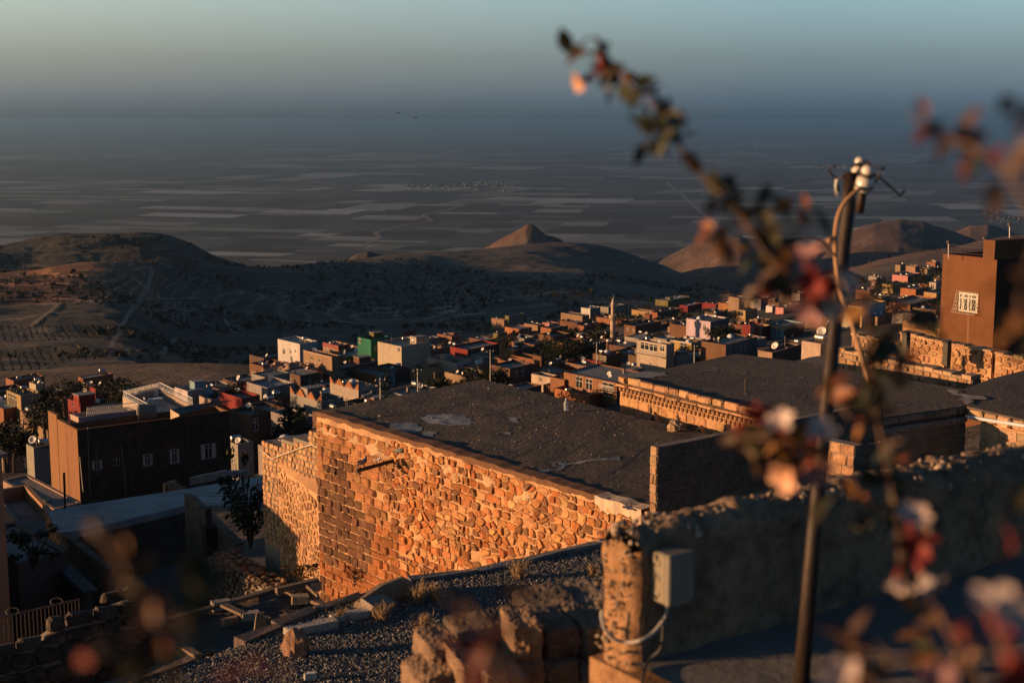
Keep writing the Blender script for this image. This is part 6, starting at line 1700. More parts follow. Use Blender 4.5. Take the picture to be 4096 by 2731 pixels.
# left parapet
def block_line(parent, p0, p1, z_top, z_bot, t, colf, face=None, z_top1=None, h=.21, w=.42):
    a, b = Vector((p0.x, p0.y, 0)), Vector((p1.x, p1.y, 0)); ud = (b - a).normalized(); nn = ud.cross(UP); L = (b - a).length
    zt1 = z_top if z_top1 is None else z_top1
    core(parent, a, b, z_bot, z_top - .02, nn, t, 'grey_mortar', 'core', zt1 - .02)
    slope = (zt1 - z_top) / L
    vd = UP
    ud_ = (b - a + UP * (zt1 - z_top)) / L
    pol = courses(0, L, z_bot - z_top, 0, h, w, R7, .012, None, .008, .08, .04, .08)
    masonry(parent, pol, a + UP * z_top, ud_, vd, nn, .025, colf, R7, name='block', rough=.2)
    # the other side too
    pol = courses(0, L, max(z_bot - z_top, -1.3), 0, h, w, R7, .012, None, .008, .08, .04, .08)
    masonry(parent, pol, b - nn * t + UP * zt1, -ud_, vd, -nn, .025, colf, R7, name='block', limit=300, rough=.2)
    # cap blocks
    k = int(L / w)
    for i in range(k):
        m_ = MB(); p, q = a + ud_ * (L * i / k + .01) + UP * z_top, a + ud_ * (L * (i + 1) / k - .01) + UP * z_top
        m_.slab(p - nn * (t + .02), q - nn * (t + .02), nn, UP, t + .05, R7.uniform(.05, .09), colf(0, 0)); m_.build('cap_block', M['stone'], parent)
gb = lambda u, v: vary((.15, .105, .075), .18, R7)
lp0 = PZ(*D(140, 1226), ZS + .05); lp1 = hit(*D(247, 1312), lp0, A_.cross(UP))
block_line(fh, lp0, PZ(*D(247, 1310), ZS - .15), ZS + .06, ZS - 5, .25, gb, z_top1=ZS - .12)
rp0 = PZ(*D(424, 1136), ZS + 1.0); rp1 = PZ(*D(543, 1252), ZS + .75)
block_line(fh, rp0, rp1, ZS + 1.0, ZS - 5, .28, gb, z_top1=ZS + .75)
yf = [PZ(*D(*p), ZS - 2.4) for p in ((140, 1290), (425, 1225), (560, 1330), (560, 1500), (200, 1560))]
mb = MB(); mb.prism([(p.x, p.y) for p in yf], ZS - 2.9, ZS - 2.4, (.5, .5, .52)); mb.build('yard_floor', M['concrete'], fh)
# iron post and stove pipe
a, b = P(*D(147, 1085), 57.5), P(*D(152, 1235), 57.5)
tag(MB().tube([b, a], .05, 6, (.05, .04, .04)).build('iron_post', M['dark_metal']), 'tall thin dark post at the corner of the pale roof slab', 'post')
pk = P(*D(477, 1164), 52); pk2 = P(*D(481, 1275), 52)
sv = empty('chimney_pipe', pk2, 'square block pier carrying a rusty stove pipe', 'chimney')
mb = MB(); m_ = P(*D(480, 1210), 52); mb.box((m_.x, m_.y, (m_.z + pk2.z) / 2), .42, .42, m_.z - pk2.z, .6, (.16, .12, .095)); mb.box((m_.x, m_.y, m_.z + .04), .55, .55, .1, .6, (.18, .13, .10)); mb.build('pier', M['concrete'], sv)
MB().tube([m_, P(*D(477, 1164), 52)], .13, 10, (.06, .035, .025)).build('pipe', M['paint'], sv)
# wires over the slab
wm = MB()
for y0, y1 in ((1383, 1352), (1408, 1390), (1470, 1460), (1498, 1492)):
    a, b = P(*z5(1718, y0), 50), P(*z5(2240, y1), 42.5); wm.tube([a, a.lerp(b, .5) - UP * .08, b], .010, 4, (.02, .02, .02))
tag(wm.build('overhead_wire', M['paint']), 'dark wires strung over the pale roof slab towards the stone annex', 'wire')
# block stub lit orange behind the slab, rough coping along the far edge
ls = P(*z5(1482, 1370), 66); lroot = empty('ruined_wall', ls, 'broken bit of orange lit wall behind the pale roof slab', 'wall')
for (x0, x1, y0, y1) in ((1482, 1520, 1300, 1380), (1523, 1560, 1285, 1380), (1560, 1600, 1315, 1370), (1600, 1640, 1340, 1365)):
    a, b = P(*z5(x0, y0), 66), P(*z5(x1, y1), 66)
    mb = MB(); mb.box(((a.x + b.x) / 2, 66, (a.z + b.z) / 2), abs(b.x - a.x) * 1.1, .4, a.z - b.z, -.6, vary((.36, .22, .13), .1, R7)); mb.build('stone', M['stone'], lroot)
cp_ = [P(*z5(x, y), 65) for x, y in ((1712, 1312), (1800, 1290), (1890, 1272), (1960, 1255), (2040, 1240), (2140, 1238), (2235, 1215))]
croot = empty('coping', cp_[0], 'rough line of coping stones along the far edge of the pale slab', 'kerb')
for a, b in zip(cp_[:-1], cp_[1:]):
    m_ = MB(); m_.slab(a, b * .98 + a * .02, (b - a).normalized().cross(UP), UP, .35, R7.uniform(.25, .4), vary((.30, .27, .25), .15, R7)); m_.build('coping_stone', M['stone'], croot)

# shrub in the gap beside the annex
def bush(loc, H, label, seed, wide=1.0, colr=(.028, .034, .016)):
    rg_ = random.Random(seed); cl = [(rg_.uniform(-.35, .35), rg_.uniform(-.3, .3), rg_.uniform(.2, 1.0), rg_.uniform(.10, .2)) for _ in range(12)]
    V, F, C_ = leaf_cloud(1, cl, .05, 40, colr, rg_)
    r = empty('shrub', loc, label, 'shrub'); r.scale = (H * wide, H * wide, H)
    child('foliage', np_mesh('foliage', [tuple(v) for v in V], F, M['leaf'], C_), r)
    t = MB()
    for k in range(5):
        a = k * 1.25; t.tube([(0, 0, -.1), (.1 * math.cos(a), .1 * math.sin(a), .4), (.3 * math.cos(a), .25 * math.sin(a), .9)], [.02, .014, .005], 5)
    child('stem', t.mesh('stem', M['bark']), r)
bush(P(*D(560, 1212), 46.5), 2.6, 'dark shrub in the gap beside the stepped stone annex', 8, .45)
bush(P(*D(575, 1245), 45.0), 2.2, 'smaller dark shrub below the stepped stone annex', 9, 1.0)
bush(P(*D(690, 1335), 37), .5, 'dry weeds at the foot of the stone annex', 10, 2.2, (.09, .06, .03))

# thick rubble wall running towards the shed
R8 = random.Random(303)
ru = empty('rubble_wall', P(*D(520, 1300), 34), 'thick broken rubble wall with a ragged sunlit top beside the sunken yard', 'wall')
k0 = P(*z6(1500, 655), 41.5); k1 = P(*z6(1600, 600), 41.5)
k2 = hit(*z6(1990, 960), k0, -B_)
ud = (k2 - k0); L = Vector((ud.x, ud.y, 0)).length; ud = ud / L; nn = Vector((ud.x, ud.y, 0)).cross(UP).normalized()
core(ru, k0, k2, k0.z - 5, k0.z - .05, nn, .8, 'grey_mortar', 'core', k2.z - .05)
masonry(ru, rubble(0, L, -3.4, 0, .24, .18, R8, .02), k0, ud, UP, nn, .10, lambda u, v: vary((.14, .11, .088), .3, R8), R8, rough=.8)
kk = k0 - nn * .8
for i in range(int(L / .28)):
    for j in range(3):
        p = k0 + ud * (.28 * i + R8.uniform(0, .2)) - nn * (.1 + .28 * j) + UP * R8.uniform(-.02, .06)
        v, f = lump(p, R8.uniform(.09, .18), R8.uniform(.08, .15), R8.uniform(.05, .11), R8.uniform(0, 50), 5, .35)
        m_ = MB(); m_.add(v, f, vary((.17, .12, .085), .3, R8)); m_.build('top_stone', M['stone'], ru)

# shed with a sagging tarp roof weighed down with planks and stones
M['tarp'] = material('old_dark_tarp', (.062, .048, .040), .75, False, ((2, .45, .7, (.11, .085, .068), .6),), bump=.9, bscale=5)
sh_c = [PZ(*D(*p), -9.0) for p in ((335, 1440), (470, 1512), (760, 1395), (640, 1352))]
sd = empty('shed', sh_c[0] - UP * 2.4, 'ramshackle shed with a sagging dark tarp roof and an ochre sunlit wall', 'shed')
V, F = [], []
nu, nv = 40, 60
for j in range(nv + 1):
    for i in range(nu + 1):
        s, t = i / nu, j / nv
        p = sh_c[0] * (1 - s) * (1 - t) + sh_c[1] * s * (1 - t) + sh_c[2] * s * t + sh_c[3] * (1 - s) * t
        w = .12 * mnoise.noise(Vector((p.x * 1.2, p.y * 1.2, 0))) + .05 * mnoise.noise(Vector((p.x * 2 + p.y * 5, p.y * 6 - p.x * 3, 3))) + .02 * mnoise.noise(Vector((p.x * 9 + p.y * 4, p.y * 14, 5)))
        p.z += w - .18 * math.sin(math.pi * s) * math.sin(math.pi * t); V.append(tuple(p))
for j in range(nv):
    for i in range(nu):
        k = j * (nu + 1) + i; F.append((k, k + 1, k + nu + 2, k + nu + 1))
mb = MB(); mb.add(V, F); mb.build('tarp', M['tarp'], sd, True)
us_ = (sh_c[1] - sh_c[0]).normalized(); ns_ = us_.cross(UP)
core(sd, sh_c[0] - ns_ * .06, sh_c[1] + us_ * .6 - ns_ * .06, -12.5, -9.12, ns_, .25, 'plaster', 'side_wall')
for o in sd.children:
    if o.name.startswith('side_wall'):
        at = o.data.attributes.get('tint')
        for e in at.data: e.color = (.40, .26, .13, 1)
back = (sh_c[3] - sh_c[0]).normalized()
core(sd, sh_c[0] + back * .3 , sh_c[3], -12.5, -9.15, -us_, .2, 'plaster', 'back_wall')
for o in sd.children:
    if o.name.startswith('back_wall'):
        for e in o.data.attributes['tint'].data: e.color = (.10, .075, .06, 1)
for a, b in ((0, 3), (3, 2), (0, 1)):
    p, q = sh_c[a], sh_c[b]; m_ = MB(); d_ = (q - p).normalized(); m_.slab(p + UP * .02, p.lerp(q, .97) + UP * .02, d_.cross(UP), UP, .14, .06, (.9, .8, .7)); m_.build('plank', M['wood'], sd)
def on_z6(x, y, z=-9.0): return PZ(*z6(x, y), z)
def loose(name, c, sx, sy, sz, rz, col, label, cat, tilt=(0, 0), group=None, mat='stone'):
    mb = MB()
    vs = []
    for z in (-1, 1):
        for x, y in ((-1, -.85), (-.9, -1), (.88, -1), (1, -.9), (1, .86), (.85, 1), (-.9, 1), (-1, .9)):
            vs.append((x * sx / 2 * (1 if z < 0 else .95), y * sy / 2 * (1 if z < 0 else .94), z * sz / 2 + R8.uniform(-.008, .008)))
    mb.add(vs, [tuple(range(7, -1, -1)), tuple(range(8, 16))] + [(i, (i + 1) % 8, 8 + (i + 1) % 8, 8 + i) for i in range(8)], col)
    o = mb.build(name, M[mat]); o.location = c; o.rotation_euler = (tilt[0], tilt[1], rz)
    return tag(o, label, cat, group)
G1 = 'loose stones and blocks weighing down the tarp'
loose('block', on_z6(1572, 1008, -8.95), .36, .2, .16, .5, (.30, .27, .25), 'grey block at the far edge of the shed tarp', 'block', group=G1)
loose('block', on_z6(1785, 1085, -8.95), .34, .2, .13, .3, (.34, .28, .24), 'pale block near the right end of the shed tarp', 'block', group=G1)
loose('brick', on_z6(1635, 1122, -9.0), .30, .12, .12, .7, (.32, .19, .11), 'small tan brick lying mid-tarp on the shed', 'brick', group=G1)
loose('block', on_z6(1108, 1130, -8.9), .34, .3, .08, .4, (.36, .31, .26), 'flat slab lying at the corner of the shed roof', 'slab', group=G1, tilt=(.1, .1))
loose('stone', on_z6(1200, 1160, -8.98), .10, .09, .08, .4, (.42, .29, .18), 'small lit pebble left of its twin near the shed roof corner', 'stone', group=G1)
loose('stone', on_z6(1224, 1166, -8.98), .11, .09, .09, 1.0, (.42, .29, .18), 'small lit pebble right of its twin near the shed roof corner', 'stone', group=G1)
z8 = lambda x, y: (1100 + x / 1.68, 2150 + y / 1.68)
loose('block', PZ(*z8(138, 335), -8.95), .42, .26, .10, .6, (.33, .29, .26), 'flat grey slab on the tarp close to the great wall', 'slab', group=G1)
loose('block', PZ(*z8(170, 410), -8.92), .34, .22, .14, .15, (.38, .26, .17), 'orange grey block on the tarp below the great wall', 'block', group=G1)
loose('stone', PZ(*z8(262, 325), -8.9), .24, .2, .18, .9, (.45, .30, .18), 'rounded lit stone where the tarp meets the great wall', 'stone', group=G1)
a, b = on_z6(1612, 1012, -8.9), on_z6(1760, 1080, -8.93)
mb = MB(); mb.slab(a, b, (b - a).normalized().cross(UP), UP, .14, .05, (1.7, 1.4, 1.2)); tag(mb.build('plank', M['wood']), 'pale plank lying between two blocks on the shed tarp', 'plank')
a, b = PZ(*z8(0, 365), -8.9), PZ(*z8(280, 298), -8.85)
mb = MB(); mb.slab(a, b, (b - a).normalized().cross(UP), UP, .12, .10, (1.1, 1.0, .9)); tag(mb.build('beam', M['wood']), 'dark beam along the far edge of the shed tarp', 'beam')
a, b = PZ(*z8(215, 325), -8.8), PZ(*z8(290, 395), -8.85)
tag(MB().tube([a, b], .03, 6, (1.6, 1.3, 1.0)).build('pole', M['wood']), 'short pole leaning on the tarp against the great wall', 'pole')
a, b = P(*z6(1858, 1065), 19.3), P(*z6(1852, 1205), 19.3)
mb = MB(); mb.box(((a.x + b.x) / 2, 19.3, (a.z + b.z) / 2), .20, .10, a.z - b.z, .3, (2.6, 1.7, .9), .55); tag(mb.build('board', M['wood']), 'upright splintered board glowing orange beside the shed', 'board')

# dark stone wall and an iron fence in the bottom left corner
R9 = random.Random(404)
dwp = [(-60, 1215), (90, 1195), (200, 1200), (290, 1140), (380, 1075), (470, 1030), (560, 990), (760, 930), (900, 880), (985, 866), (1060, 900)]
d0 = P(*z6(-60, 1215), 22.6); nd = A_
dw = empty('ruined_stone_wall', d0 - UP * 2, 'dark broken wall of big stones in the bottom left corner', 'wall')
tops = [hit(*z6(x, y), d0, nd) for x, y in dwp]
Ld = (Vector((tops[-1].x, tops[-1].y, 0)) - Vector((tops[0].x, tops[0].y, 0))).length
udw = (Vector((tops[-1].x, tops[-1].y, 0)) - Vector((tops[0].x, tops[0].y, 0))) / Ld
uu = [(Vector((t.x, t.y, 0)) - Vector((tops[0].x, tops[0].y, 0))).length for t in tops]; zz = [t.z for t in tops]
O_ = Vector((tops[0].x, tops[0].y, 0)); nnw = udw.cross(UP)
for i in range(len(tops) - 1): core(dw, tops[i] + udw * .002, tops[i + 1], -14, zz[i] - .32, nnw, .22, 'grey_mortar', 'core', zz[i + 1] - .32)
pol = courses(0, Ld, -13.2, max(zz), .30, .46, R9, .016, lambda u, v: v < np.interp(u, uu, zz) - .05, .03, .22, .22, .4)
masonry(dw, pol, O_, udw, UP, nnw, .09, lambda u, v: vary((.06, .048, .038), .3, R9), R9, rough=.6)
fr_ = empty('iron_fence', P(*z6(150, 1200), 26.5), 'thin iron fence with ring tops behind the dark broken wall', 'fence')
ta, tb_ = P(*z6(-40, 1108), 26.5), P(*z6(560, 970), 29.5)
def bar(name, pts, r): MB().tube(pts, r, 5, (.05, .048, .046)).build(name, M['paint'], fr_)
bar('rail', [ta, tb_], .025); bar('rail', [ta - UP * .9, tb_ - UP * .9], .02)
for i in range(22):
    p = ta.lerp(tb_, i / 21.0); bar('picket', [p - UP * 1.1, p], .012)
for s in (.2, .72):
    p = ta.lerp(tb_, s); bar('ring', [p + UP * .06 + Vector((.13 * math.cos(t), .05 * math.sin(t), .06 * math.sin(t))) for t in [k * .63 for k in range(11)]], .012)
# corrugated sheet wall below the left parapet
cs = empty('sheet_wall', P(*z6(450, 720), 50), 'grey corrugated sheet wall below the left yard parapet', 'wall')
ca, cb = P(*z6(437, 735), 50), P(*z6(650, 945), 46)
mb = MB()
for i in range(36):
    s, t = i / 36, (i + 1) / 36; o = nl_ * (.03 if i % 2 else -.03); o2 = nl_ * (-.03 if i % 2 else .03)
    p, q = ca.lerp(cb, s) + o, ca.lerp(cb, t) + o2; mb.add([p - UP * 3, q - UP * 3, q, p], [(0, 1, 2, 3)], (.16, .14, .125))
mb.build('sheet', M['paint'], cs)
mb = MB(); mb.slab(P(*z6(350, 605), 51), P(*z6(700, 930), 46.5), nl_, UP, .5, .14, (.35, .35, .36)); mb.build('eaves_slab', M['concrete'], cs)

# houses cut by the left edge of the picture
house(0, *z6(205, 545), z6(-60, 0)[0], z6(330, 0)[0], 4.0, (.30, .17, .09), 'house at the left edge with a sunlit parapet wall', 'sunlit-parapet house', Y=60, phi=30, mat='plaster', colr=(.12, .10, .09), parapet=.7, roof=(.15, .15, .15))
house(0, *z6(128, 722), z6(-200, 0)[0], z6(330, 0)[0], 3.4, (.10, .08, .07), 'dark low house at the left edge with a plain grey roof', 'dark edge house', Y=47, mat='plaster', parapet=.12, roof=(.17, .16, .16))
house(0, *z6(385, 330), z6(20, 0)[0], z6(560, 0)[0], 3.4, (.22, .16, .12), 'low house with a stained flat roof left of the tall dark building', 'stained flat house', Y=84, mat='plaster', parapet=.1, roof=(.16, .145, .135))
tri = P(*z6(250, 262), 86); tn = empty('roof_hatch', tri, 'small triangular stair hatch with a lit side on a flat roof', 'hatch')
mb = MB(); q = tri; mb.add([q + Vector((-.9, -.5, 0)), q + Vector((.9, -.5, 0)), q + Vector((.9, .5, 0)), q + Vector((-.9, .5, 0)), q + Vector((-.9, -.5, .95)), q + Vector((-.9, .5, .95))], [(0, 1, 4), (3, 5, 2), (0, 4, 5, 3), (1, 2, 5, 4), (3, 2, 1, 0)], (.40, .28, .18)); mb.build('hatch', M['plaster'], tn)
bush(P(*z6(240, 740), 45), 1.3, 'dark weedy shrub behind the iron fence', 14, 1.6)

# unseen houses added outside the left edge to shade the yard and annex foot
for (x, y, w, d, zt, rz, lab) in ((-18.5, 17.0, 8, 7, -7.9, .2, 'unseen low house added for shade beyond the bottom left corner'), (-21.5, 42.9, 9, 7, -10.3, .67, 'unseen stone house added for shade beyond the left edge of the picture'), (-34, 55, 14, 12, -11.5, .67, 'unseen large house added for shade beyond the sunken yard')):
    r = empty('unseen_shade_house', (x, y, zt - 5), lab, 'house')
    mb = MB(); mb.box((x, y, zt - 6), w, d, 12, rz, (.30, .2, .13)); mb.build('wall', M['plaster'], r)
    mb = MB(); mb.box((x, y, zt + .05), w + .3, d + .3, .12, rz, (.5, .5, .5)); mb.build('roof', M['concrete'], r)
# ------------------------------------------------------------------ gravelled roof in front of the great wall
ZG = -5.5
RG = random.Random(606)
ge = [PZ(*D(*p), ZG) for p in ((250, 1590), (460, 1518), (735, 1407), (940, 1340), (1100, 1317), (1200, 1297), (1385, 1255), (1480, 1232))]
gp = [(p.x, p.y) for p in ge] + [(ge[-1].x + 2.0, ge[-1].y - 1.0), (3.2, 12), (.5, 9.5), (-4.6, 9.8)]
gr = empty('gravel_roof', (-1, 14, ZG - 3), 'flat roof covered in grey gravel with a line of broken kerb stones', 'roof')
mb = MB(); mb.prism(gp, ZG - 4, ZG - .012, (.45, .46, .47)); mb.build('slab', M['concrete'], gr)
def in_poly(x, y, poly):
    c = False; n = len(poly); j = n - 1
    for i in range(n):
        xi, yi = poly[i]; xj, yj = poly[j]
        if (yi > y) != (yj > y) and x < (xj - xi) * (y - yi) / (yj - yi) + xi: c = not c
        j = i
    return c
t_ = (1 + 5 ** .5) / 2
ICO_V = np.array([(-1, t_, 0), (1, t_, 0), (-1, -t_, 0), (1, -t_, 0), (0, -1, t_), (0, 1, t_), (0, -1, -t_), (0, 1, -t_), (t_, 0, -1), (t_, 0, 1), (-t_, 0, -1), (-t_, 0, 1)]) / math.sqrt(1 + t_ * t_)
ICO_F = np.array([(0, 11, 5), (0, 5, 1), (0, 1, 7), (0, 7, 10), (0, 10, 11), (1, 5, 9), (5, 11, 4), (11, 10, 2), (10, 7, 6), (7, 1, 8), (3, 9, 4), (3, 4, 2), (3, 2, 6), (3, 6, 8), (3, 8, 9), (4, 9, 5), (2, 4, 11), (6, 2, 10), (8, 6, 7), (9, 8, 1)])
OCT_V = np.array([(1, 0, 0), (-1, 0, 0), (0, 1, 0), (0, -1, 0), (0, 0, 1), (0, 0, -1)], float)
OCT_F = np.array([(0, 2, 4), (2, 1, 4), (1, 3, 4), (3, 0, 4), (2, 0, 5), (1, 2, 5), (3, 1, 5), (0, 3, 5)])
def pebbles(P_, S_, seed, cols, flat=.6, BV=None, BF=None):
    BV = ICO_V if BV is None else BV; BF = ICO_F if BF is None else BF; nv, nf = len(BV), len(BF)
    g = np.random.default_rng(seed); N = len(P_)
    th = g.uniform(0, 6.283, N); ct, st = np.cos(th), np.sin(th)
    sc = S_[:, None] * g.uniform(.6, 1.4, (N, 3)) * np.array([1, 1, flat])
    v = BV[None] * (1 + g.uniform(-.25, .25, (N, nv, 1))) * sc[:, None, :]
    x = v[:, :, 0] * ct[:, None] - v[:, :, 1] * st[:, None]; y = v[:, :, 0] * st[:, None] + v[:, :, 1] * ct[:, None]
    tx, ty = g.uniform(-.5, .5, (N, 1)), g.uniform(-.5, .5, (N, 1))
    V = np.stack([x, y, v[:, :, 2] + x * tx + y * ty], 2) + P_[:, None, :]
    F = (BF[None] + (np.arange(N) * nv)[:, None, None]).reshape(-1, 3)
    C = np.repeat(np.array(cols)[g.integers(0, len(cols), N)] * g.uniform(.6, 1.35, (N, 1)), nf, 0)
    return V.reshape(-1, 3), F, C
g = np.random.default_rng(9)
xs = g.uniform(-7, 3.6, 300000); ys = g.uniform(9.6, 19, 300000)
keep = [i for i in range(len(xs)) if in_poly(xs[i], ys[i], gp) and proj((xs[i], ys[i], ZG))[1] < 2760]
xs, ys = xs[keep][:105000], ys[keep][:105000]
PP = np.stack([xs, ys, np.full(len(xs), ZG) + g.uniform(-.01, .02, len(xs))], 1)
V, F, C = pebbles(PP, g.uniform(.006, .015, len(xs)) * np.where(g.random(len(xs)) < .03, 1.7, 1), 4, [(.13, .135, .14), (.17, .17, .17), (.10, .10, .105), (.22, .215, .21), (.14, .12, .105)], .5, OCT_V, OCT_F)
M['pebble'] = material('gravel', (1, 1, 1), .8, True, spec=.35)
tag(link('gravel', np_mesh('gravel', V, F, M['pebble'], C), gr), kind='stuff')
# kerb stones along the edge
def kerb(pts, w, h, cols, name, seg, skip=0.0, zoff=0.0, drop=.0):
    for a, b in zip(pts[:-1], pts[1:]):
        L = (b - a).length; k = max(1, int(L / seg)); d = (b - a).normalized(); nn = d.cross(UP)
        for i in range(k):
            if RG.random() < skip: continue
            p, q = a.lerp(b, (i + .02) / k), a.lerp(b, (i + .97) / k)
            m_ = MB(); j = lambda: Vector((RG.uniform(-.02, .02), RG.uniform(-.02, .02), RG.uniform(-.02, .02)))
            o = nn * RG.uniform(-.03, .03) + UP * zoff
            base = [p + o, q + o, q + o - nn * w, p + o - nn * w]
            m_.hexa([x - UP * .15 + j() for x in base] + [x + UP * h * RG.uniform(.7, 1.3) + j() for x in base], vary(RG.choice(cols), .15, RG))
            m_.build(name, M['stone'], gr)
kerb(ge[0:4], .15, .035, [(.17, .12, .10), (.14, .105, .09), (.20, .15, .125)], 'kerb_stone', .55, .05)
kerb([ge[3], ge[4], ge[5], ge[6], ge[7]], .13, .05, [(.15, .15, .15), (.19, .185, .18)], 'kerb_stone', .6, .0)
# a darker broken inner kerb of rubble: lit slab ends and chunks
for (x, y, sx, sy, sz, rz, col, lab) in ((1165, 2150, 0, 0, 0, 0, None, None),):
    pass
def on_g(x, y, dz=.03): return PZ(*z8(x, y), ZG + dz)
loose('kerb_piece', on_g(210, 620), .50, .14, .13, .55, (.36, .33, .30), 'pale loose kerb piece with a lit end on the gravel edge', 'kerb', group='loose stones on the gravel roof')
loose('kerb_piece', on_g(520, 525), .52, .16, .10, .5, (.34, .34, .34), 'grey loose kerb piece near the middle of the gravel edge', 'kerb', group='loose stones on the gravel roof')
loose('slab', on_g(690, 455, .08), .36, .26, .13, .8, (.24, .19, .155), 'broken pale slab tilted on the gravel edge', 'slab', (.2, .1), 'loose stones on the gravel roof')
loose('stone', on_g(340, 590), .26, .16, .12, .4, (.40, .34, .28), 'flat broken stone between two kerb pieces on the gravel', 'stone', group='loose stones on the gravel roof')
v, f = lump(on_g(140, 725, .10), .13, .10, .19, 8.8, 8, .4)
mb = MB(); mb.add(v, f, (.30, .17, .11)); tag(mb.build('stone', M['stone']), 'reddish upright stone standing on the gravel at the left', 'stone', 'loose stones on the gravel roof')
loose('stone', on_g(235, 930, .04), .12, .07, .07, .3, (.42, .42, .42), 'small white stone on the gravel at the bottom', 'stone', group='loose stones on the gravel roof')
lg = [on_g(560, 470, .02), on_g(720, 395, .05), on_g(860, 350, .07), on_g(935, 378, .05)]
mb = MB(); mb.tube(lg, [.08, .15, .17, .10], 9, (.30, .24, .20)); tag(mb.build('old_beam', M['wood']), 'charred dark beam lying along the gravel edge under the great wall', 'beam')
# dry weeds
def weed(p, H, label, seed):
    r_ = random.Random(seed); V, F = [], []
    for k in range(70):
        a = r_.uniform(0, 6.28); l = H * r_.uniform(.5, 1.1); lean = r_.uniform(.1, .75); base = Vector((r_.uniform(-.1, .1), r_.uniform(-.1, .1), 0)) * H * 2
        tip = base + Vector((math.cos(a) * lean * l, math.sin(a) * lean * l, l * (1 - lean * .5))); mid = base.lerp(tip, .5) + Vector((0, 0, .12 * l))
        w = Vector((-math.sin(a), math.cos(a), 0)) * .005
        b = len(V); V += [base - w, base + w, mid - w * .8, mid + w * .8, tip]; F += [(b, b + 1, b + 3, b + 2), (b + 2, b + 3, b + 4)]
        for q in range(2):
            s = r_.uniform(.4, .9); c = base.lerp(tip, s); t2 = c + Vector((r_.uniform(-.08, .08), r_.uniform(-.08, .08), r_.uniform(.02, .1))) * (H / .3)
            b = len(V); V += [c - w * .6, c + w * .6, t2]; F.append((b, b + 1, b + 2))
    mb = MB(); mb.add(V, F, (.30, .20, .11)); o = mb.build('dry_weed', M['leaf']); o.location = p
    tag(o, label, 'weed', 'dry weeds on the gravel roof')
for x, y, H, lab in ((1640, 275, .34, 'dry weed tuft at the far right of the gravel edge'), (970, 440, .30, 'dry weed tuft just right of the charred beam'), (715, 560, .26, 'dry weed tuft below the broken pale slab'), (1000, 620, .24, 'sparse dry weeds in the middle of the gravel'), (900, 400, .26, 'dry weed tuft over the end of the charred beam'), (2130, 260, .2, 'small dry tuft beside the rough parapet'), (440, 560, .2, 'small weed between the kerb pieces'), (1080, 420, .22, 'low dry weed tuft left of the dark blurred leaves')):
    weed(on_g(x, y, 0), H, lab, int(x))

# ------------------------------------------------------------------ terrace with its rough parapet
M['rough'] = material('rough_lime_concrete', (.165, .12, .088), 1.0, False, ((1.8, .44, .60, (.30, .205, .135), .8), (9, .46, .7, 'mul', .7), (40, .5, .75, 'mul', .5)), bump=1.0, bscale=26)
E0 = P(*D(1392, 1205), 5.42)                       # far corner of the sunlit end
DBp = (P(*D(2352, 1012), 6.95) - E0); DBp.z = 0; Lp = 7.5; DBp.normalize(); NAp = DBp.cross(UP)
ZT, ZF = E0.z, -2.08
tw = .215
pa = empty('parapet', (E0.x, E0.y, ZF), 'rough pebbly parapet wall with an orange sunlit end, round the near terrace', 'wall')
def parapet_sheet():
    """cross-section swept along the wall: floor, face, rounded ragged top, back"""
    V, F = [], []
    prof = []                                       # (across, up): 0 at the near face, tw at the back
    hh = ZT - ZF
    for k in range(26): prof.append((0.0, -.05 + (hh - .03) * k / 25, 'f'))
    for k in range(1, 13):
        a = math.pi * k / 13; prof.append((tw / 2 - tw / 2 * math.cos(a), hh - .08 + .085 * math.sin(a) ** .6, 't'))
    for k in range(12): prof.append((tw, hh - .08 - 2.2 * k / 11, 'b'))
    m = len(prof)
    ss = list(np.linspace(0, 2.2, 130)) + list(np.linspace(2.2, Lp, 190))[1:]
    for s in ss:
        for a, h, t in prof:
            p = Vector((E0.x, E0.y, ZF)) + NAp * (tw * 0) + DBp * s - NAp * (a - tw) * 1.0 + UP * h
            q = Vector((p.x, p.y, p.z))
            big = mnoise.noise(q * 2.1) * .022 + mnoise.noise(q * 6) * .012
            fine = mnoise.noise(q * 19) * .007 + (abs(mnoise.noise(q * 34)) - .2) * .008
            topk = max(0, min(1, (h - (hh - .20)) / .12))
            d = NAp if t == 'f' else (UP if t == 't' else -NAp)
            if t == 't':
                big = mnoise.noise(Vector((s * 1.6, 3, a * 3))) * .035 + mnoise.noise(Vector((s * 6, a * 7, 9))) * .022
            p = p + d * (big + fine * (1 + 1.8 * topk))
            V.append(tuple(p))
    n = len(ss)
    for i in range(n - 1):
        for j in range(m - 1):
            k = i * m + j; F.append((k, k + m, k + m + 1, k + 1))
    F = [f[::-1] for f in F]
    return V, F, prof, m
V, F, prof, mprof = parapet_sheet()
mb = MB(); mb.add(V, F); body = mb.build('body', M['rough'], pa, True)
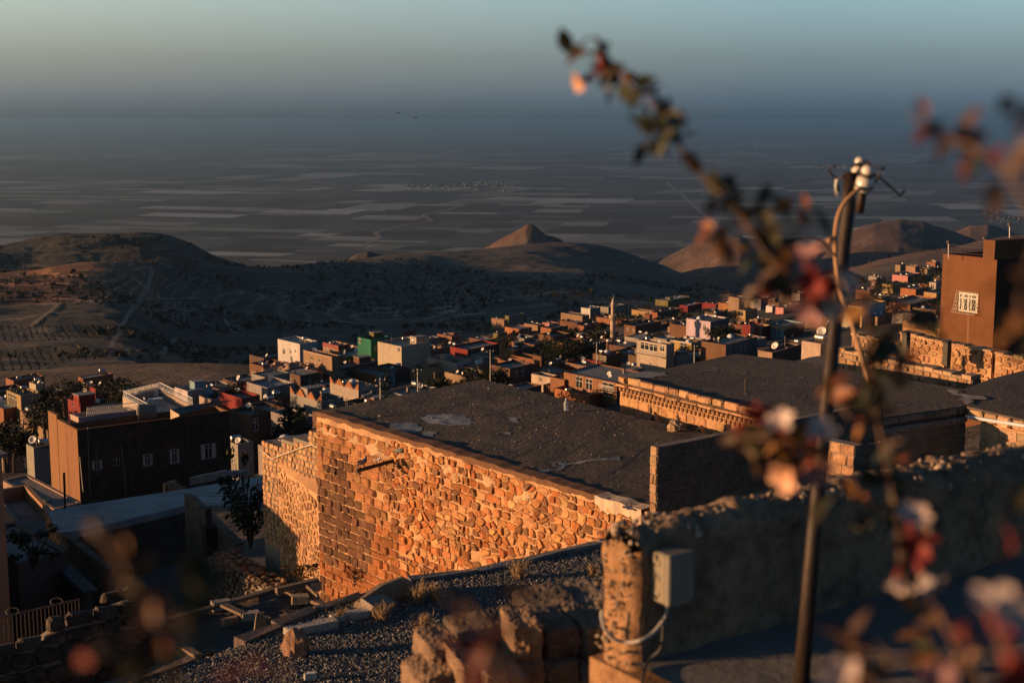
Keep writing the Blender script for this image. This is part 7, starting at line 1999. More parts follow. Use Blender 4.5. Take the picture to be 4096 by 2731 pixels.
# the sunlit end face, a rough grid tied to the first cross-section
EV, EF = [], []
nz_, nx_ = 44, 16
for j in range(nz_ + 1):
    for i in range(nx_ + 1):
        f = i / nx_; h = -.75 + (ZT - ZF + .72) * j / nz_
        edge = min(f, 1 - f, max(0, (ZT - ZF + .0 - h)) * 3)
        a = f * tw
        p = Vector((E0.x, E0.y, ZF)) + NAp * (tw - a) + UP * h
        bul = .05 * (1 - max(0, 1 - edge * 5) ** 2)
        p = p - DBp * (bul - .012 + mnoise.noise(p * 5) * .02 + mnoise.noise(p * 16) * .012 + (abs(mnoise.noise(p * 32)) - .2) * .014)
        if j == nz_: p = p - UP * .05 * (2 * f - 1) ** 2
        EV.append(tuple(p))
for j in range(nz_):
    for i in range(nx_):
        k = j * (nx_ + 1) + i; EF.append((k, k + 1, k + nx_ + 2, k + nx_ + 1))
mb = MB(); mb.add(EV, [f[::-1] for f in EF]); M['rough_lit'] = material('sunlit_lime_concrete', (.31, .175, .09), 1.0, False, ((4, .44, .66, (.18, .095, .05), .7), (18, .46, .7, 'mul', .6)), bump=1.0, bscale=30)  # lighter orange copy of the parapet lime, sunlight put into its colour
mb.build('end_face', M['rough_lit'], pa, True)
# pebbles bedded in the top and the end
g = np.random.default_rng(77)
N = 900
s = np.concatenate([g.uniform(0, 2.4, 500), g.uniform(2.4, Lp, 400)]); a = g.uniform(-.01, tw + .01, N)
zt_ = np.where((a < .04) | (a > tw - .04), ZT - g.uniform(.0, .09, N), ZT + g.uniform(-.015, .015, N))
base = np.array([E0.x, E0.y, 0])[None] + np.array(DBp)[None] * s[:, None] - np.array(NAp)[None] * (a - tw)[:, None]; base[:, 2] = zt_
e_n = 260
eb = np.array([E0.x, E0.y, 0])[None] - np.array(NAp)[None] * (g.uniform(0, tw, e_n) - tw)[:, None] - np.array(DBp)[None] * .045; eb[:, 2] = ZF + g.uniform(-.3, ZT - ZF, e_n)
PP = np.concatenate([base, eb]); SS = np.concatenate([g.uniform(.004, .017, N) * np.where(g.random(N) < .08, 1.7, 1), g.uniform(.003, .010, e_n)])
V, F, C = pebbles(PP, SS, 5, [(.17, .13, .095), (.22, .165, .12), (.11, .085, .065), (.28, .22, .17)], .8)
tag(link('pebbles', np_mesh('pebbles', V, F, M['pebble'], C), pa), kind='stuff')
# footing ledge at the sunlit end
fo = MB()
fl = [Vector((E0.x, E0.y, 0)) - DBp * .035 - NAp * .03 + UP * 0, ]
q0 = Vector((E0.x, E0.y, 0)) - DBp * .06 + NAp * (-.02)
q1 = q0 + NAp * 1.3
fo.hexa([Vector((p.x, p.y, z)) for z in (ZF - 1.6, ZF - .03) for p in (q0, q1, q1 + DBp * .3, q0 + DBp * .3)], (1.0, 1, 1))
tag(fo.build('footing', M['rough_lit'], pa))
# terrace floor
fv, ff = noisy_sheet([Vector((E0.x, E0.y, ZF)) + NAp * 1.3 + DBp * .02, Vector((E0.x, E0.y, ZF)) + NAp * 1.6 + DBp * Lp - NAp * 1.6 + NAp * .0, Vector((E0.x, E0.y, ZF)) + DBp * Lp + NAp * 5.2, Vector((E0.x, E0.y, ZF)) + DBp * .02 + NAp * 4.6], 10, 10, .0, 1)
fl_ = MB()
A0 = Vector((E0.x, E0.y, ZF)) + NAp * (tw - .05)
V, F = noisy_sheet([A0 + DBp * -.02, A0 + NAp * 4.2 - DBp * .02, A0 + NAp * 4.2 + DBp * Lp, A0 + DBp * Lp], 60, 90, .010, 2.2)
fl_.add(V, F)
M['floor'] = material('worn_cement_floor', (.135, .125, .115), .95, False, ((1.2, .42, .65, (.09, .085, .08), .7), (8, .5, .75, (.19, .17, .15), .5)), bump=.5, bscale=22)
tag(fl_.build('terrace_floor', M['floor'], None, True), kind='structure')

# ruined wall of big rough blocks left of the parapet
rw_ = empty('ruined_stone_wall', P(*D(1150, 1540), 6.3), 'ruined wall of big rough stone blocks in front of the gravel roof', 'wall')
RW = random.Random(12)
def rough_block(c, sx, sy, sz, rz, col, seed, label=None, tilt=0.0):
    """a weathered block: a rounded cuboid pushed about by noise"""
    vs, fs = [], []; n = 14
    idx = {}
    mb = MB()
    for ax in range(3):
        for sg in (-1, 1):
            b = len(vs)
            for i in range(n + 1):
                for j in range(n + 1):
                    p = [0, 0, 0]; p[ax] = sg; p[(ax + 1) % 3] = (2 * i / n - 1); p[(ax + 2) % 3] = (2 * j / n - 1)
                    v = Vector(p); r = (abs(v.x) ** 12 + abs(v.y) ** 12 + abs(v.z) ** 12) ** (1 / 12); v = v / r
                    q = v * 1.3 + Vector((seed, seed * 1.7, 0))
                    k = 1 + .09 * mnoise.noise(q) + .05 * mnoise.noise(q * 2.7) + .045 * mnoise.noise(q * 7) - .06 * abs(mnoise.noise(q * 4.3)) - .05 * abs(mnoise.noise(q * 9)) + .03 * mnoise.noise(q * 17) 
                    v = Vector((v.x * sx / 2, v.y * sy / 2, v.z * sz / 2)) * k
                    ct, st = math.cos(rz), math.sin(rz); v.z += v.x * tilt
                    vs.append((c[0] + v.x * ct - v.y * st, c[1] + v.x * st + v.y * ct, c[2] + v.z))
            for i in range(n):
                for j in range(n):
                    k0 = b + i * (n + 1) + j; f = (k0, k0 + n + 1, k0 + n + 2, k0 + 1); fs.append(f if sg > 0 else f[::-1])
    mb.add(vs, fs, col)
    o = mb.build('stone', M['stone'], rw_, False)
    if label: o['label'] = label
    return o
def rb(x0, y0, x1, y1, Y, dep, col, seed, rz=.62, tilt=0.0):
    a, b = P(*D(x0, y0), Y), P(*D(x1, y1), Y)
    w = abs(b.x - a.x); h = abs(a.z - b.z)
    c = ((a.x + b.x) / 2, Y + dep * .35, (a.z + b.z) / 2)
    rough_block(c, max(.08, w * .98), dep, h * .93, rz * .55, col, seed, None, tilt)
DK, LT = (.095, .076, .06), (.24, .155, .10)  # LT is for lit blocks, sunlight put into their stone colour
rb(960, 1478, 1045, 1545, 6.2, .34, LT, 1.2)
rb(1035, 1455, 1130, 1520, 6.45, .4, DK, 2.4, tilt=.12)
rb(1110, 1440, 1215, 1530, 6.5, .4, DK, 3.1)
rb(1160, 1425, 1235, 1530, 6.2, .3, LT, 4.7, .4)
rb(1200, 1395, 1320, 1470, 6.55, .45, DK, 5.9, tilt=.10)
rb(1222, 1432, 1312, 1515, 6.3, .35, (.125, .10, .082), 6.3)
rb(1300, 1385, 1400, 1445, 6.6, .45, (.17, .14, .115), 7.2, tilt=.08)
rb(1316, 1428, 1400, 1520, 6.3, .35, (.12, .098, .08), 8.8)
rb(1262, 1378, 1300, 1402, 6.7, .18, (.40, .31, .24), 9.9)
rb(1225, 1512, 1310, 1600, 6.2, .35, (.12, .098, .08), 10.4)
rb(1312, 1520, 1400, 1610, 6.2, .35, (.12, .098, .08), 11.4)
rb(1030, 1520, 1130, 1600, 6.0, .3, LT, 12.1, tilt=-.3)
rb(1090, 1540, 1200, 1620, 5.95, .3, (.25, .17, .115), 13.3, tilt=-.2)
rb(930, 1540, 1030, 1640, 6.05, .3, LT, 14.9, tilt=.25)
rb(1140, 1515, 1235, 1590, 6.15, .3, (.20, .15, .11), 15.8)
rb(1195, 1418, 1255, 1450, 6.7, .3, (.30, .22, .16), 16.6)
rb(1352, 1372, 1378, 1390, 6.9, .1, (.42, .27, .16), 17.5)
# fill below and behind
core(rw_, P(*D(990, 1560), 6.75), P(*D(1420, 1440), 6.75) , -4.5, P(*D(1100, 1500), 6.75).z, Vector((0, -1, 0)), .4, 'grey_mortar', 'core', P(*D(1400, 1425), 6.75).z)

# ------------------------------------------------------------------ junction box and cable on the parapet
jb_p = E0 + DBp * .0
fp = Vector((E0.x, E0.y, 0)) + NAp * tw
jc = hit(*D(1545, 1322), fp + NAp * .06, NAp)
jb = empty('junction_box', jc, 'pale plastic electrical junction box fixed to the rough parapet', 'junction box')
wv, hv_, dv = .125, .20, .055
def bxm(name, c, w, d, h, col, bev=.006):
    """rounded box in the plane of the wall"""
    mb = MB(); vs = []
    for (dz, k) in ((-d / 2, 0), (d / 2 - bev, 0), (d / 2, bev)):
        for (x, z) in ((-w / 2 + k + .008, -h / 2 + k), (w / 2 - k - .008, -h / 2 + k), (w / 2 - k, -h / 2 + k + .008), (w / 2 - k, h / 2 - k - .008), (w / 2 - k - .008, h / 2 - k), (-w / 2 + k + .008, h / 2 - k), (-w / 2 + k, h / 2 - k - .008), (-w / 2 + k, -h / 2 + k + .008)):
            vs.append(tuple(c + DBp * x + UP * z + NAp * dz))
    fs = [tuple(range(7, -1, -1)), tuple(range(16, 24))]
    for r in range(2): fs += [(r * 8 + i, r * 8 + (i + 1) % 8, (r + 1) * 8 + (i + 1) % 8, (r + 1) * 8 + i) for i in range(8)]
    mb.add(vs, fs, col); return mb.build(name, M['box'], jb)
M['box'] = material('pale_box_plastic', (1, 1, 1), .5, True, ((12, .5, .8, 'mul', .2),))
bxm('body', jc - NAp * .012, wv, .085, hv_, (.17, .145, .105))
bxm('lid', jc + NAp * .043, wv + .006, .022, hv_ + .006, (.165, .15, .13))
for x in (-1, 1):
    for z in (-1, 1):
        MB().lathe(jc + DBp * (x * (wv / 2 - .010)) + UP * (z * (hv_ / 2 - .010)) + NAp * .053, [(.005, 0), (.005, .002)], 8, (.03, .03, .03), NAp).build('screw', M['paint'], jb)
for z in (-.06, 0, .06):
    MB().lathe(jc - DBp * (wv / 2 - .001) + UP * z - NAp * .015, [(.014, 0), (.014, .004), (.009, .005)], 12, (.16, .14, .10), -DBp).build('knockout', M['box'], jb)
k1 = hit(*D(1532, 1396), fp + NAp * .03, NAp)
cab = [k1 + UP * .02, hit(*D(1526, 1418), fp + NAp * .04, NAp), hit(*D(1500, 1452), fp + NAp * .04, NAp), hit(*D(1470, 1470), fp + NAp * .035, NAp)]
lf = Vector((E0.x, E0.y, 0)) - DBp * .10
for (x, y) in ((1440, 1474), (1410, 1466), (1390, 1445), (1382, 1415), (1384, 1400)): cab.append(P(*D(x, y), 5.25))
def smooth_pts(p, n=4):
    out = []
    for i in range(len(p) - 1):
        a, b, c, d = p[max(i - 1, 0)], p[i], p[i + 1], p[min(i + 2, len(p) - 1)]
        for k in range(n):
            t = k / n; out.append(.5 * ((2 * b) + (c - a) * t + (2 * a - 5 * b + 4 * c - d) * t * t + (3 * b - a - 3 * c + d) * t ** 3))
    out.append(p[-1]); return out
tag(MB().tube(smooth_pts(cab), .0075, 7, (.30, .28, .26)).build('cable', M['paint']), 'grey cable looping from the junction box round the parapet end', 'cable')
tag(MB().tube(smooth_pts([hit(*D(1522, 1398), fp + NAp * .03, NAp), hit(*D(1522, 1450), fp + NAp * .04, NAp), hit(*D(1516, 1490), fp + NAp * .05, NAp), PZ(*D(1490, 1515), ZF + .02), PZ(*D(1478, 1545), ZF + .01), PZ(*D(1474, 1580), ZF + .01)]), .006, 6, (.03, .03, .03)).build('thin_cable', M['paint']), 'thin black cable hanging from the junction box to the terrace floor', 'cable')

# ------------------------------------------------------------------ leaning iron pole with insulators
Pt = P(*D(1962, 392), 5.6); Pb = P(*D(1836, 1610), 5.05)
po = empty('electric_pole', Pb, 'leaning rusty iron pole carrying white ceramic insulators', 'pole')
pts = [P(*D(x, y), Y) for x, y, Y in ((1836, 1620, 5.05), (1868, 1240, 5.17), (1896, 960, 5.3), (1917, 760, 5.42), (1937, 580, 5.52), (1950, 470, 5.57), (1952, 398, 5.6))]
M['iron'] = material('rusty_iron', (.022, .015, .012), .55, False, ((7, .5, .75, (.07, .032, .018), .7), (40, .55, .75, (.02, .02, .02), .6)), bump=.3, bscale=40, metallic=.2)
MB().tube(pts, [.031, .029, .028, .027, .026, .026, .026], 16).build('pole', M['iron'], po, True)
st_ = [P(*D(x, y), 5.63) for x, y in ((1973, 490), (1981, 445), (1985, 405))]
MB().tube(st_, .017, 10).build('bracket_pipe', M['iron'], po, True)
M['ceramic'] = material('white_glazed_ceramic', (.50, .46, .41), .2, False, ((20, .6, .8, 'mul', .3),), spec=.6)
def insulator(c, s, ax):
    w_ = Vector(ax).normalized(); x_ = w_.orthogonal().normalized(); y_ = w_.cross(x_)
    for hh, rr in ((.030, .019), (.034, .020), (-.004, .029)):
        MB().tube([c + w_ * (hh * s) + (x_ * math.cos(t) + y_ * math.sin(t)) * (rr * s) for t in [k * .4488 for k in range(15)]], .0028 * s, 5).build('tie_wire', M['iron'], po)
    MB().lathe(c, [(.004 * s, -.02 * s), (.024 * s, -.02 * s), (.027 * s, -.012 * s), (.027 * s, .018 * s), (.022 * s, .024 * s), (.016 * s, .027 * s), (.015 * s, .034 * s), (.020 * s, .040 * s), (.020 * s, .052 * s), (.014 * s, .060 * s), (.004 * s, .063 * s)], 18, (1, 1, 1), ax).build('insulator', M['ceramic'], po, True)
insulator(P(*D(1971, 398), 5.62), 1.0, (.10, -.1, 1))
insulator(P(*D(1985, 425), 5.55), 1.25, (.16, -.25, 1))
wires = [((1936, 405), (1925, 410), (1912, 402), (1905, 392), (1910, 384), (1921, 383)), ((1921, 425), (1928, 440), (1924, 428), (1917, 415)), ((1960, 405), (1975, 388), (1990, 378), (2010, 385), (2028, 388), (2030, 383)),
         ((1975, 415), (1995, 400), (2015, 405), (2035, 420), (2055, 438), (2068, 448), (2078, 436)), ((1950, 415), (1962, 425), (1985, 418), (2008, 412)), ((1955, 385), (1970, 375), (1990, 370), (2000, 378)), ((1966, 420), (1990, 428), (2010, 418), (2020, 400))]
for w in wires:
    MB().tube(smooth_pts([P(*D(x, y), 5.58 + .02 * math.sin(i)) for i, (x, y) in enumerate(w)]), .0045, 5, (.03, .022, .018)).build('tie_wire', M['iron'], po)
MB().tube(smooth_pts([P(*D(x, y), 5.55) for x, y in ((1921, 412), (1919, 430), (1922, 448), (1928, 445))]), .003, 5).build('tie_wire', M['metal'], po)
cb_ = smooth_pts([P(*D(x, y), Y) for x, y, Y in ((1978, 432, 5.52), (1960, 445, 5.50), (1937, 470, 5.48), (1923, 505, 5.46), (1918, 560, 5.43), (1922, 620, 5.38), (1930, 670, 5.33), (1950, 720, 5.28), (1970, 790, 5.2), (1992, 870, 5.12), (2012, 945, 5.05))])
M['sheath'] = material('brown_cable_sheath', (.30, .17, .085), .6, False, ((9, .5, .75, 'mul', .5),))
MB().tube(cb_, .0085, 8).build('supply_cable', M['sheath'], po, True)
MB().tube([P(*D(1903, 553), 5.36), P(*D(1918, 547), 5.42)], .010, 8).build('cable_peg', M['sheath'], po, True)
MB().tube(smooth_pts([P(*D(x, y), 5.4) for x, y in ((1750, 565), (1790, 555), (1830, 548), (1862, 545), (1890, 557), (1920, 590))]), .004, 5).build('tie_wire', M['iron'], po)
MB().tube(smooth_pts([P(*D(x, y), 5.35) for x, y in ((1925, 612), (1950, 625), (1975, 638), (1990, 650))]), .008, 5).build('tie_wire', M['iron'], po)

# ------------------------------------------------------------------ pigeons on the great wall, birds in the sky
M['feather'] = material('pigeon_feathers', (1, 1, 1), .7, True)
def pigeon(loc, rz, s, label, col=(.13, .12, .125)):
    r = empty('pigeon', loc, label, 'pigeon', 'pigeons on the great stone wall'); r.rotation_euler = (0, 0, rz); r.scale = (s, s, s)
    m_ = MB(); m_.tube(smooth_pts([Vector(p) for p in ((-.19, 0, .075), (-.10, 0, .095), (-.02, 0, .115), (.06, 0, .14), (.085, 0, .185), (.095, 0, .215), (.125, 0, .222), (.15, 0, .212))], 3),
        [.012, .014, .018, .03, .038, .046, .052, .056, .058, .055, .050, .042, .034, .030, .029, .029, .030, .026, .016, .008, .006, .003][:22], 10, col)
    o = bpy.data.objects.new('body', m_.mesh('body', M['feather'], True)); COL.objects.link(o); o.parent = r
    for y in (-1, 1):
        w = MB(); v, f = lump((-.045, y * .045, .125), .10, .016, .040, 1.0, 7, .05); w.add(v, f, vary((.17, .165, .17), .1))
        o = bpy.data.objects.new('wing', w.mesh('wing', M['feather'], True)); COL.objects.link(o); o.parent = r
        l = MB(); l.tube([(.0, y * .02, .08), (.005, y * .022, 0)], .006, 5, (.35, .12, .08)); l.tube([(-.01, y * .022, .004), (.03, y * .03, .004)], .004, 4, (.35, .12, .08))
        o = bpy.data.objects.new('leg', l.mesh('leg', M['feather'])); COL.objects.link(o); o.parent = r
pt_ = sp + n1 * .95 + UP * -.02
pigeon(pt_ , .9, 1.15, 'grey pigeon perched on the end of the spout pipe')
pigeon(hit(1610, 1803, C0, n1) + n1 * .05 + UP * -.12, -.4, 1.15, 'dark pigeon tucked into a hollow of the great wall', (.07, .066, .07))
q = hit(1467, 1686, C0, n1); pigeon(Vector((q.x, q.y, ZR + .03)) - n1 * .05, .4, 1.15, 'grey pigeon standing on the roof edge above the great wall')
pigeon(sp + n1 * .5 + UP * .01, -.5, .75, 'small pale pigeon on the middle of the spout pipe', (.5, .46, .42))
for x, y, k, lab in ((1593, 453, 1, 'tiny dark bird flying at the left of a pair in the sky'), (1663, 472, 1, 'tiny dark bird flying at the right of a pair in the sky')):
    c = P(x, y, 140)
    r = empty('bird', c, lab, 'bird', 'birds flying over the plain')
    m_ = MB(); m_.tube([(-.16, 0, 0), (-.05, 0, .0), (.08, 0, .01), (.17, 0, .02)], [.01, .045, .04, .01], 7, (.03, .03, .03)); o = bpy.data.objects.new('body', m_.mesh('body', M['paint'])); COL.objects.link(o); o.parent = r
    for s in (-1, 1):
        w = MB(); w.add([(-.05, 0, .02), (.06, 0, .02), (.05, s * .16, .09), (-.02, s * .33, .04), (-.07, s * .15, .07)], [(0, 1, 2, 4), (2, 3, 4)], (.03, .03, .03)); o = bpy.data.objects.new('wing', w.mesh('wing', M['paint'])); COL.objects.link(o); o.parent = r

# ------------------------------------------------------------------ blossoming branches close to the lens
RF = random.Random(888)
M['petal'] = material('petals', (1, 1, 1), .6, True, spec=.2)
M['fleaf'] = material('bush_leaves', (1, 1, 1), .55, True, ((30, .45, .7, 'mul', .3),), spec=.3)
M['twig'] = material('twig_bark', (.085, .05, .035), .85, False, ((30, .4, .7, 'mul', .5),))
def leaf_mesh(col):
    mb = MB(); n = 6; L, R_ = [], []
    mid = [(0, i / n, -.18 * (i / n) ** 2) for i in range(n + 1)]
    for i in range(n + 1):
        w = .27 * math.sin(math.pi * min(1, (i / n) ** .8)) ; L.append((-w, i / n, .10 * w / .27 - .18 * (i / n) ** 2)); R_.append((w, i / n, .10 * w / .27 - .18 * (i / n) ** 2))
    for i in range(n):
        mb.add([mid[i], mid[i + 1], L[i + 1], L[i]], [(0, 1, 2, 3)], col); mb.add([mid[i], R_[i], R_[i + 1], mid[i + 1]], [(0, 1, 2, 3)], col)
    return mb.mesh('leaf', M['fleaf'])
LEAVES = {'green': [leaf_mesh(c) for c in ((.020, .026, .012), (.016, .022, .010), (.03, .028, .012))], 'amber': [leaf_mesh(c) for c in ((.19, .085, .022), (.15, .07, .02), (.17, .06, .022))], 'red': [leaf_mesh(c) for c in ((.14, .026, .02), (.11, .03, .022))], 'brown': [leaf_mesh(c) for c in ((.06, .032, .02), (.05, .03, .02))]}
def petal_mesh(col):
    mb = MB(); n = 5; rows = []
    for i in range(n + 1):
        t = i / n; w = .34 * math.sin(math.pi * (t * .80 + .07)); z = .55 * t ** 1.3 - .35 * t ** 3
        rows.append([(x * w, t * .95, z + .10 * abs(x)) for x in (-1, -.5, 0, .5, 1)])
    vs = [p for r in rows for p in r]
    mb.add(vs, [(i * 5 + j, i * 5 + j + 1, (i + 1) * 5 + j + 1, (i + 1) * 5 + j) for i in range(n) for j in range(4)], col)
    return mb.mesh('petal', M['petal'], True)
PETALS = {'white': [petal_mesh(c) for c in ((.42, .35, .325), (.36, .29, .285))], 'pink': [petal_mesh(c) for c in ((.28, .14, .135), (.25, .14, .15))], 'red': [petal_mesh(c) for c in ((.15, .022, .022),)], 'peach': [petal_mesh(c) for c in ((.52, .30, .20),)]}
CALYX = {}
def calyx_mesh():
    mb = MB(); mb.lathe((0, 0, 0), [(.05, -.75), (.07, -.55), (.13, -.3), (.22, -.08), (.20, .02), (.1, .06)], 8, (.16, .025, .022)); return mb.mesh('calyx', M['petal'], True)
CAL = calyx_mesh()
def place(o, c, d, roll, s, parent):
    d = Vector(d).normalized(); q = d.to_track_quat('Y', 'Z').to_matrix().to_4x4()
    o.parent = parent; o.matrix_parent_inverse = Matrix.Identity(4)
    base = Matrix.Translation(-Vector(parent.location)) if parent.parent is None else Matrix.Identity(4)
    o.matrix_local = base @ Matrix.Translation(c) @ q @ Matrix.Rotation(roll, 4, 'Y') @ Matrix.Scale(s, 4)
def add_leaf(root, c, d, kind, s):
    o = bpy.data.objects.new('leaf', RF.choice(LEAVES[kind])); COL.objects.link(o); place(o, c, d, RF.uniform(-1.5, 1.5), s * 1.08, root)
def add_flower(root, c, d, kind, s, n=5):
    o = bpy.data.objects.new('flower', CAL); COL.objects.link(o)
    d = Vector(d).normalized(); q = d.to_track_quat('Z', 'Y').to_matrix().to_4x4()
    o.parent = root; o.matrix_parent_inverse = Matrix.Identity(4)
    o.matrix_local = Matrix.Translation(Vector(c) - Vector(root.location)) @ q @ Matrix.Rotation(RF.uniform(0, 6), 4, 'Z') @ Matrix.Scale(s * .85, 4)
    for k in range(n):
        p = bpy.data.objects.new('petal', RF.choice(PETALS[kind])); COL.objects.link(p); p.parent = o
        p.matrix_local = Matrix.Rotation(2 * math.pi * k / n + RF.uniform(-.1, .1), 4, 'Z') @ Matrix.Rotation(RF.uniform(.15, .7), 4, 'X')
def rdir(up=.2): return Vector((RF.uniform(-1, 1), RF.uniform(-1, 1), RF.uniform(-1, 1) + up))
def branch(name_label, path, rad, leaves=(), flowers=(), twigs=(), auto=0, auto_s=.03, kinds=('green', 'green', 'green', 'brown', 'amber')):
    """path = (D x, D y, distance); leaves = (x, y, distance, kind, size); flowers the same"""
    pts = smooth_pts([P(*D(x, y), Y) for x, y, Y in path], 5) if path else []
    c0 = pts[-1] if pts else P(*D(leaves[0][0], leaves[0][1]), leaves[0][2])
    root = empty('flowering_branch', c0, name_label, 'branch')
    if pts:
        n = len(pts); MB().tube(pts, [rad[0] + (rad[1] - rad[0]) * i / (n - 1) for i in range(n)], 7).build('stem', M['twig'], root, True)
        for k in range(auto):
            i = RF.randrange(n - 1); p = pts[i].lerp(pts[i + 1], RF.random())
            add_leaf(root, p, rdir(.3), RF.choice(kinds), auto_s * RF.uniform(.6, 1.25))
    for tw_ in twigs:
        MB().tube(smooth_pts([P(*D(x, y), Y) for x, y, Y in tw_], 4), [rad[0] * 1.2] * ((len(tw_) - 1) * 4 + 1), 5).build('twig', M['twig'], root, True)
    for x, y, Y, kind, s in leaves:
        p = P(*D(x, y), Y); 
        for _ in range(2 if s < .02 else 3): add_leaf(root, p + Vector((RF.uniform(-1, 1), RF.uniform(-1, 1), RF.uniform(-1, 1))) * s * .3, rdir(.1), kind, s * RF.uniform(.75, 1.25))
    for f in flowers:
        x, y, Y, kind, s = f[:5]; add_flower(root, P(*D(x, y), Y), Vector(f[5]) if len(f) > 5 else rdir(0) + Vector((-.4, -.6, 0)), kind, s, 5)
    return root
Yb = 1.9
branch('long arching branch with dark leaves and a peach blossom at its tip against the sky',
    [(1302, 126, 2.0), (1330, 116, 2.0), (1375, 128, 1.98), (1420, 160, 1.96), (1470, 205, 1.94), (1515, 262, 1.92), (1560, 335, 1.9), (1605, 395, 1.88), (1660, 450, 1.86), (1705, 500, 1.84), (1750, 570, 1.82), (1800, 640, 1.8), (1860, 680, 1.78), (1905, 700, 1.78)], (.0017, .0034),
    leaves=[(1400, 165, 1.97, 'green', .03), (1425, 185, 1.95, 'green', .035), (1445, 205, 1.95, 'green', .03), (1415, 200, 1.97, 'green', .026), (1450, 235, 1.94, 'green', .026), (1390, 160, 1.97, 'red', .024), (1380, 175, 1.97, 'red', .024), (1440, 175, 1.95, 'amber', .018),
            (1510, 262, 1.92, 'green', .032), (1530, 250, 1.92, 'red', .030), (1545, 262, 1.92, 'green', .03), (1490, 285, 1.93, 'green', .028), (1535, 300, 1.9, 'green', .034), (1550, 320, 1.9, 'green', .034), (1480, 325, 1.95, 'green', .024), (1500, 335, 1.95, 'green', .026),
            (1640, 455, 1.87, 'green', .026), (1660, 460, 1.86, 'green', .03), (1685, 455, 1.85, 'red', .018), (1700, 500, 1.85, 'green', .035), (1730, 490, 1.84, 'green', .04), (1725, 520, 1.84, 'brown', .035), (1655, 525, 1.86, 'amber', .034), (1660, 560, 1.85, 'brown', .036), (1690, 560, 1.84, 'amber', .032), (1830, 490, 1.85, 'green', .05), (1840, 475, 1.85, 'amber', .03),
            (1770, 560, 1.82, 'green', .04), (1745, 590, 1.82, 'green', .038), (1775, 620, 1.8, 'green', .04), (1790, 650, 1.8, 'brown', .036), (1810, 590, 1.8, 'amber', .028), (1720, 660, 1.82, 'red', .036), (1740, 680, 1.82, 'brown', .034)],
    flowers=[(1345, 186, 2.0, 'peach', .024, (-1, -.4, -.2)), (1856, 608, 1.75, 'pink', .034, (-.3, -.4, .9)), (1868, 640, 1.75, 'red', .030, (-.2, -.6, -.3)), (1865, 700, 1.72, 'pink', .032, (-.4, -.6, -.5)), (1905, 690, 1.72, 'white', .030, (.2, -.7, -.4)), (1928, 655, 1.74, 'white', .028, (.4, -.6, .4)), (1890, 660, 1.76, 'red', .030, (0, -.7, .1))],
    twigs=[[(1540, 310, 1.91), (1500, 330, 1.94), (1470, 338, 1.96)], [(1800, 640, 1.8), (1830, 540, 1.84), (1840, 470, 1.86)], [(1860, 680, 1.78), (1880, 760, 1.76), (1900, 830, 1.75)]], auto=46, auto_s=.032)
branch('tall stem with scattered leaves climbing beside the iron pole',
    [(1985, 690, 1.9), (2000, 800, 1.86), (2010, 930, 1.82), (2035, 1060, 1.78), (2060, 1180, 1.75), (2072, 1300, 1.7), (2110, 1420, 1.6), (2180, 1560, 1.45), (2230, 1700, 1.3)], (.0024, .0042),
    leaves=[(2010, 760, 1.86, 'green', .045), (2040, 790, 1.84, 'green', .045), (2060, 740, 1.86, 'brown', .04), (2085, 820, 1.85, 'red', .03), (2020, 840, 1.84, 'green', .045), (2065, 870, 1.84, 'amber', .03), (1990, 880, 1.83, 'green', .035), (1905, 895, 1.8, 'amber', .028), (1915, 920, 1.8, 'amber', .03), (1970, 975, 1.75, 'amber', .032), (2100, 740, 1.9, 'brown', .04), (2130, 770, 1.9, 'green', .035),
            (2055, 1060, 1.75, 'amber', .026), (1970, 1140, 1.7, 'amber', .024), (1910, 1130, 1.7, 'green', .045), (2040, 1130, 1.72, 'green', .045), (2010, 1180, 1.7, 'green', .03), (2120, 1180, 1.7, 'brown', .03), (2095, 1150, 1.72, 'green', .04)],
    flowers=[(2095, 1200, 1.62, 'white', .032, (0, -.5, 1)), (2098, 1240, 1.62, 'red', .036, (0, -.8, -.2)), (2118, 1312, 1.6, 'white', .036, (.3, -.6, -.8)), (2062, 1325, 1.6, 'white', .026, (-.3, -.6, -.8))],
    twigs=[[(2010, 930, 1.82), (1960, 960, 1.78), (1915, 905, 1.8)], [(2000, 800, 1.86), (2060, 760, 1.86), (2120, 760, 1.9)], [(2060, 1180, 1.75), (1990, 1150, 1.72), (1930, 1120, 1.7)]], auto=60, auto_s=.036)
branch('blurred spray of red leaves and pale blossoms across the pole at mid-height',
    [(1680, 1000, 1.7), (1740, 1005, 1.68), (1800, 1010, 1.66), (1860, 1020, 1.64), (1900, 1060, 1.64)], (.0028, .0040),
    leaves=[(1700, 985, 1.7, 'red', .034), (1725, 970, 1.7, 'red', .036), (1755, 1000, 1.68, 'green', .036), (1740, 1040, 1.68, 'brown', .036), (1790, 1030, 1.66, 'green', .038), (1830, 1040, 1.66, 'amber', .03), (1850, 1080, 1.66, 'amber', .03), (1700, 1010, 1.7, 'brown', .03), (1770, 1060, 1.68, 'green', .034)],
    flowers=[(1800, 985, 1.64, 'white', .030, (-.4, -.4, .8)), (1878, 1000, 1.62, 'white', .030, (.2, -.6, .6)), (1815, 1085, 1.62, 'peach', .032, (-.6, -.6, -.3)), (1868, 1070, 1.62, 'pink', .030, (.1, -.7, -.5)), (1740, 965, 1.7, 'red', .026, (-.3, -.6, .7))], auto=14)
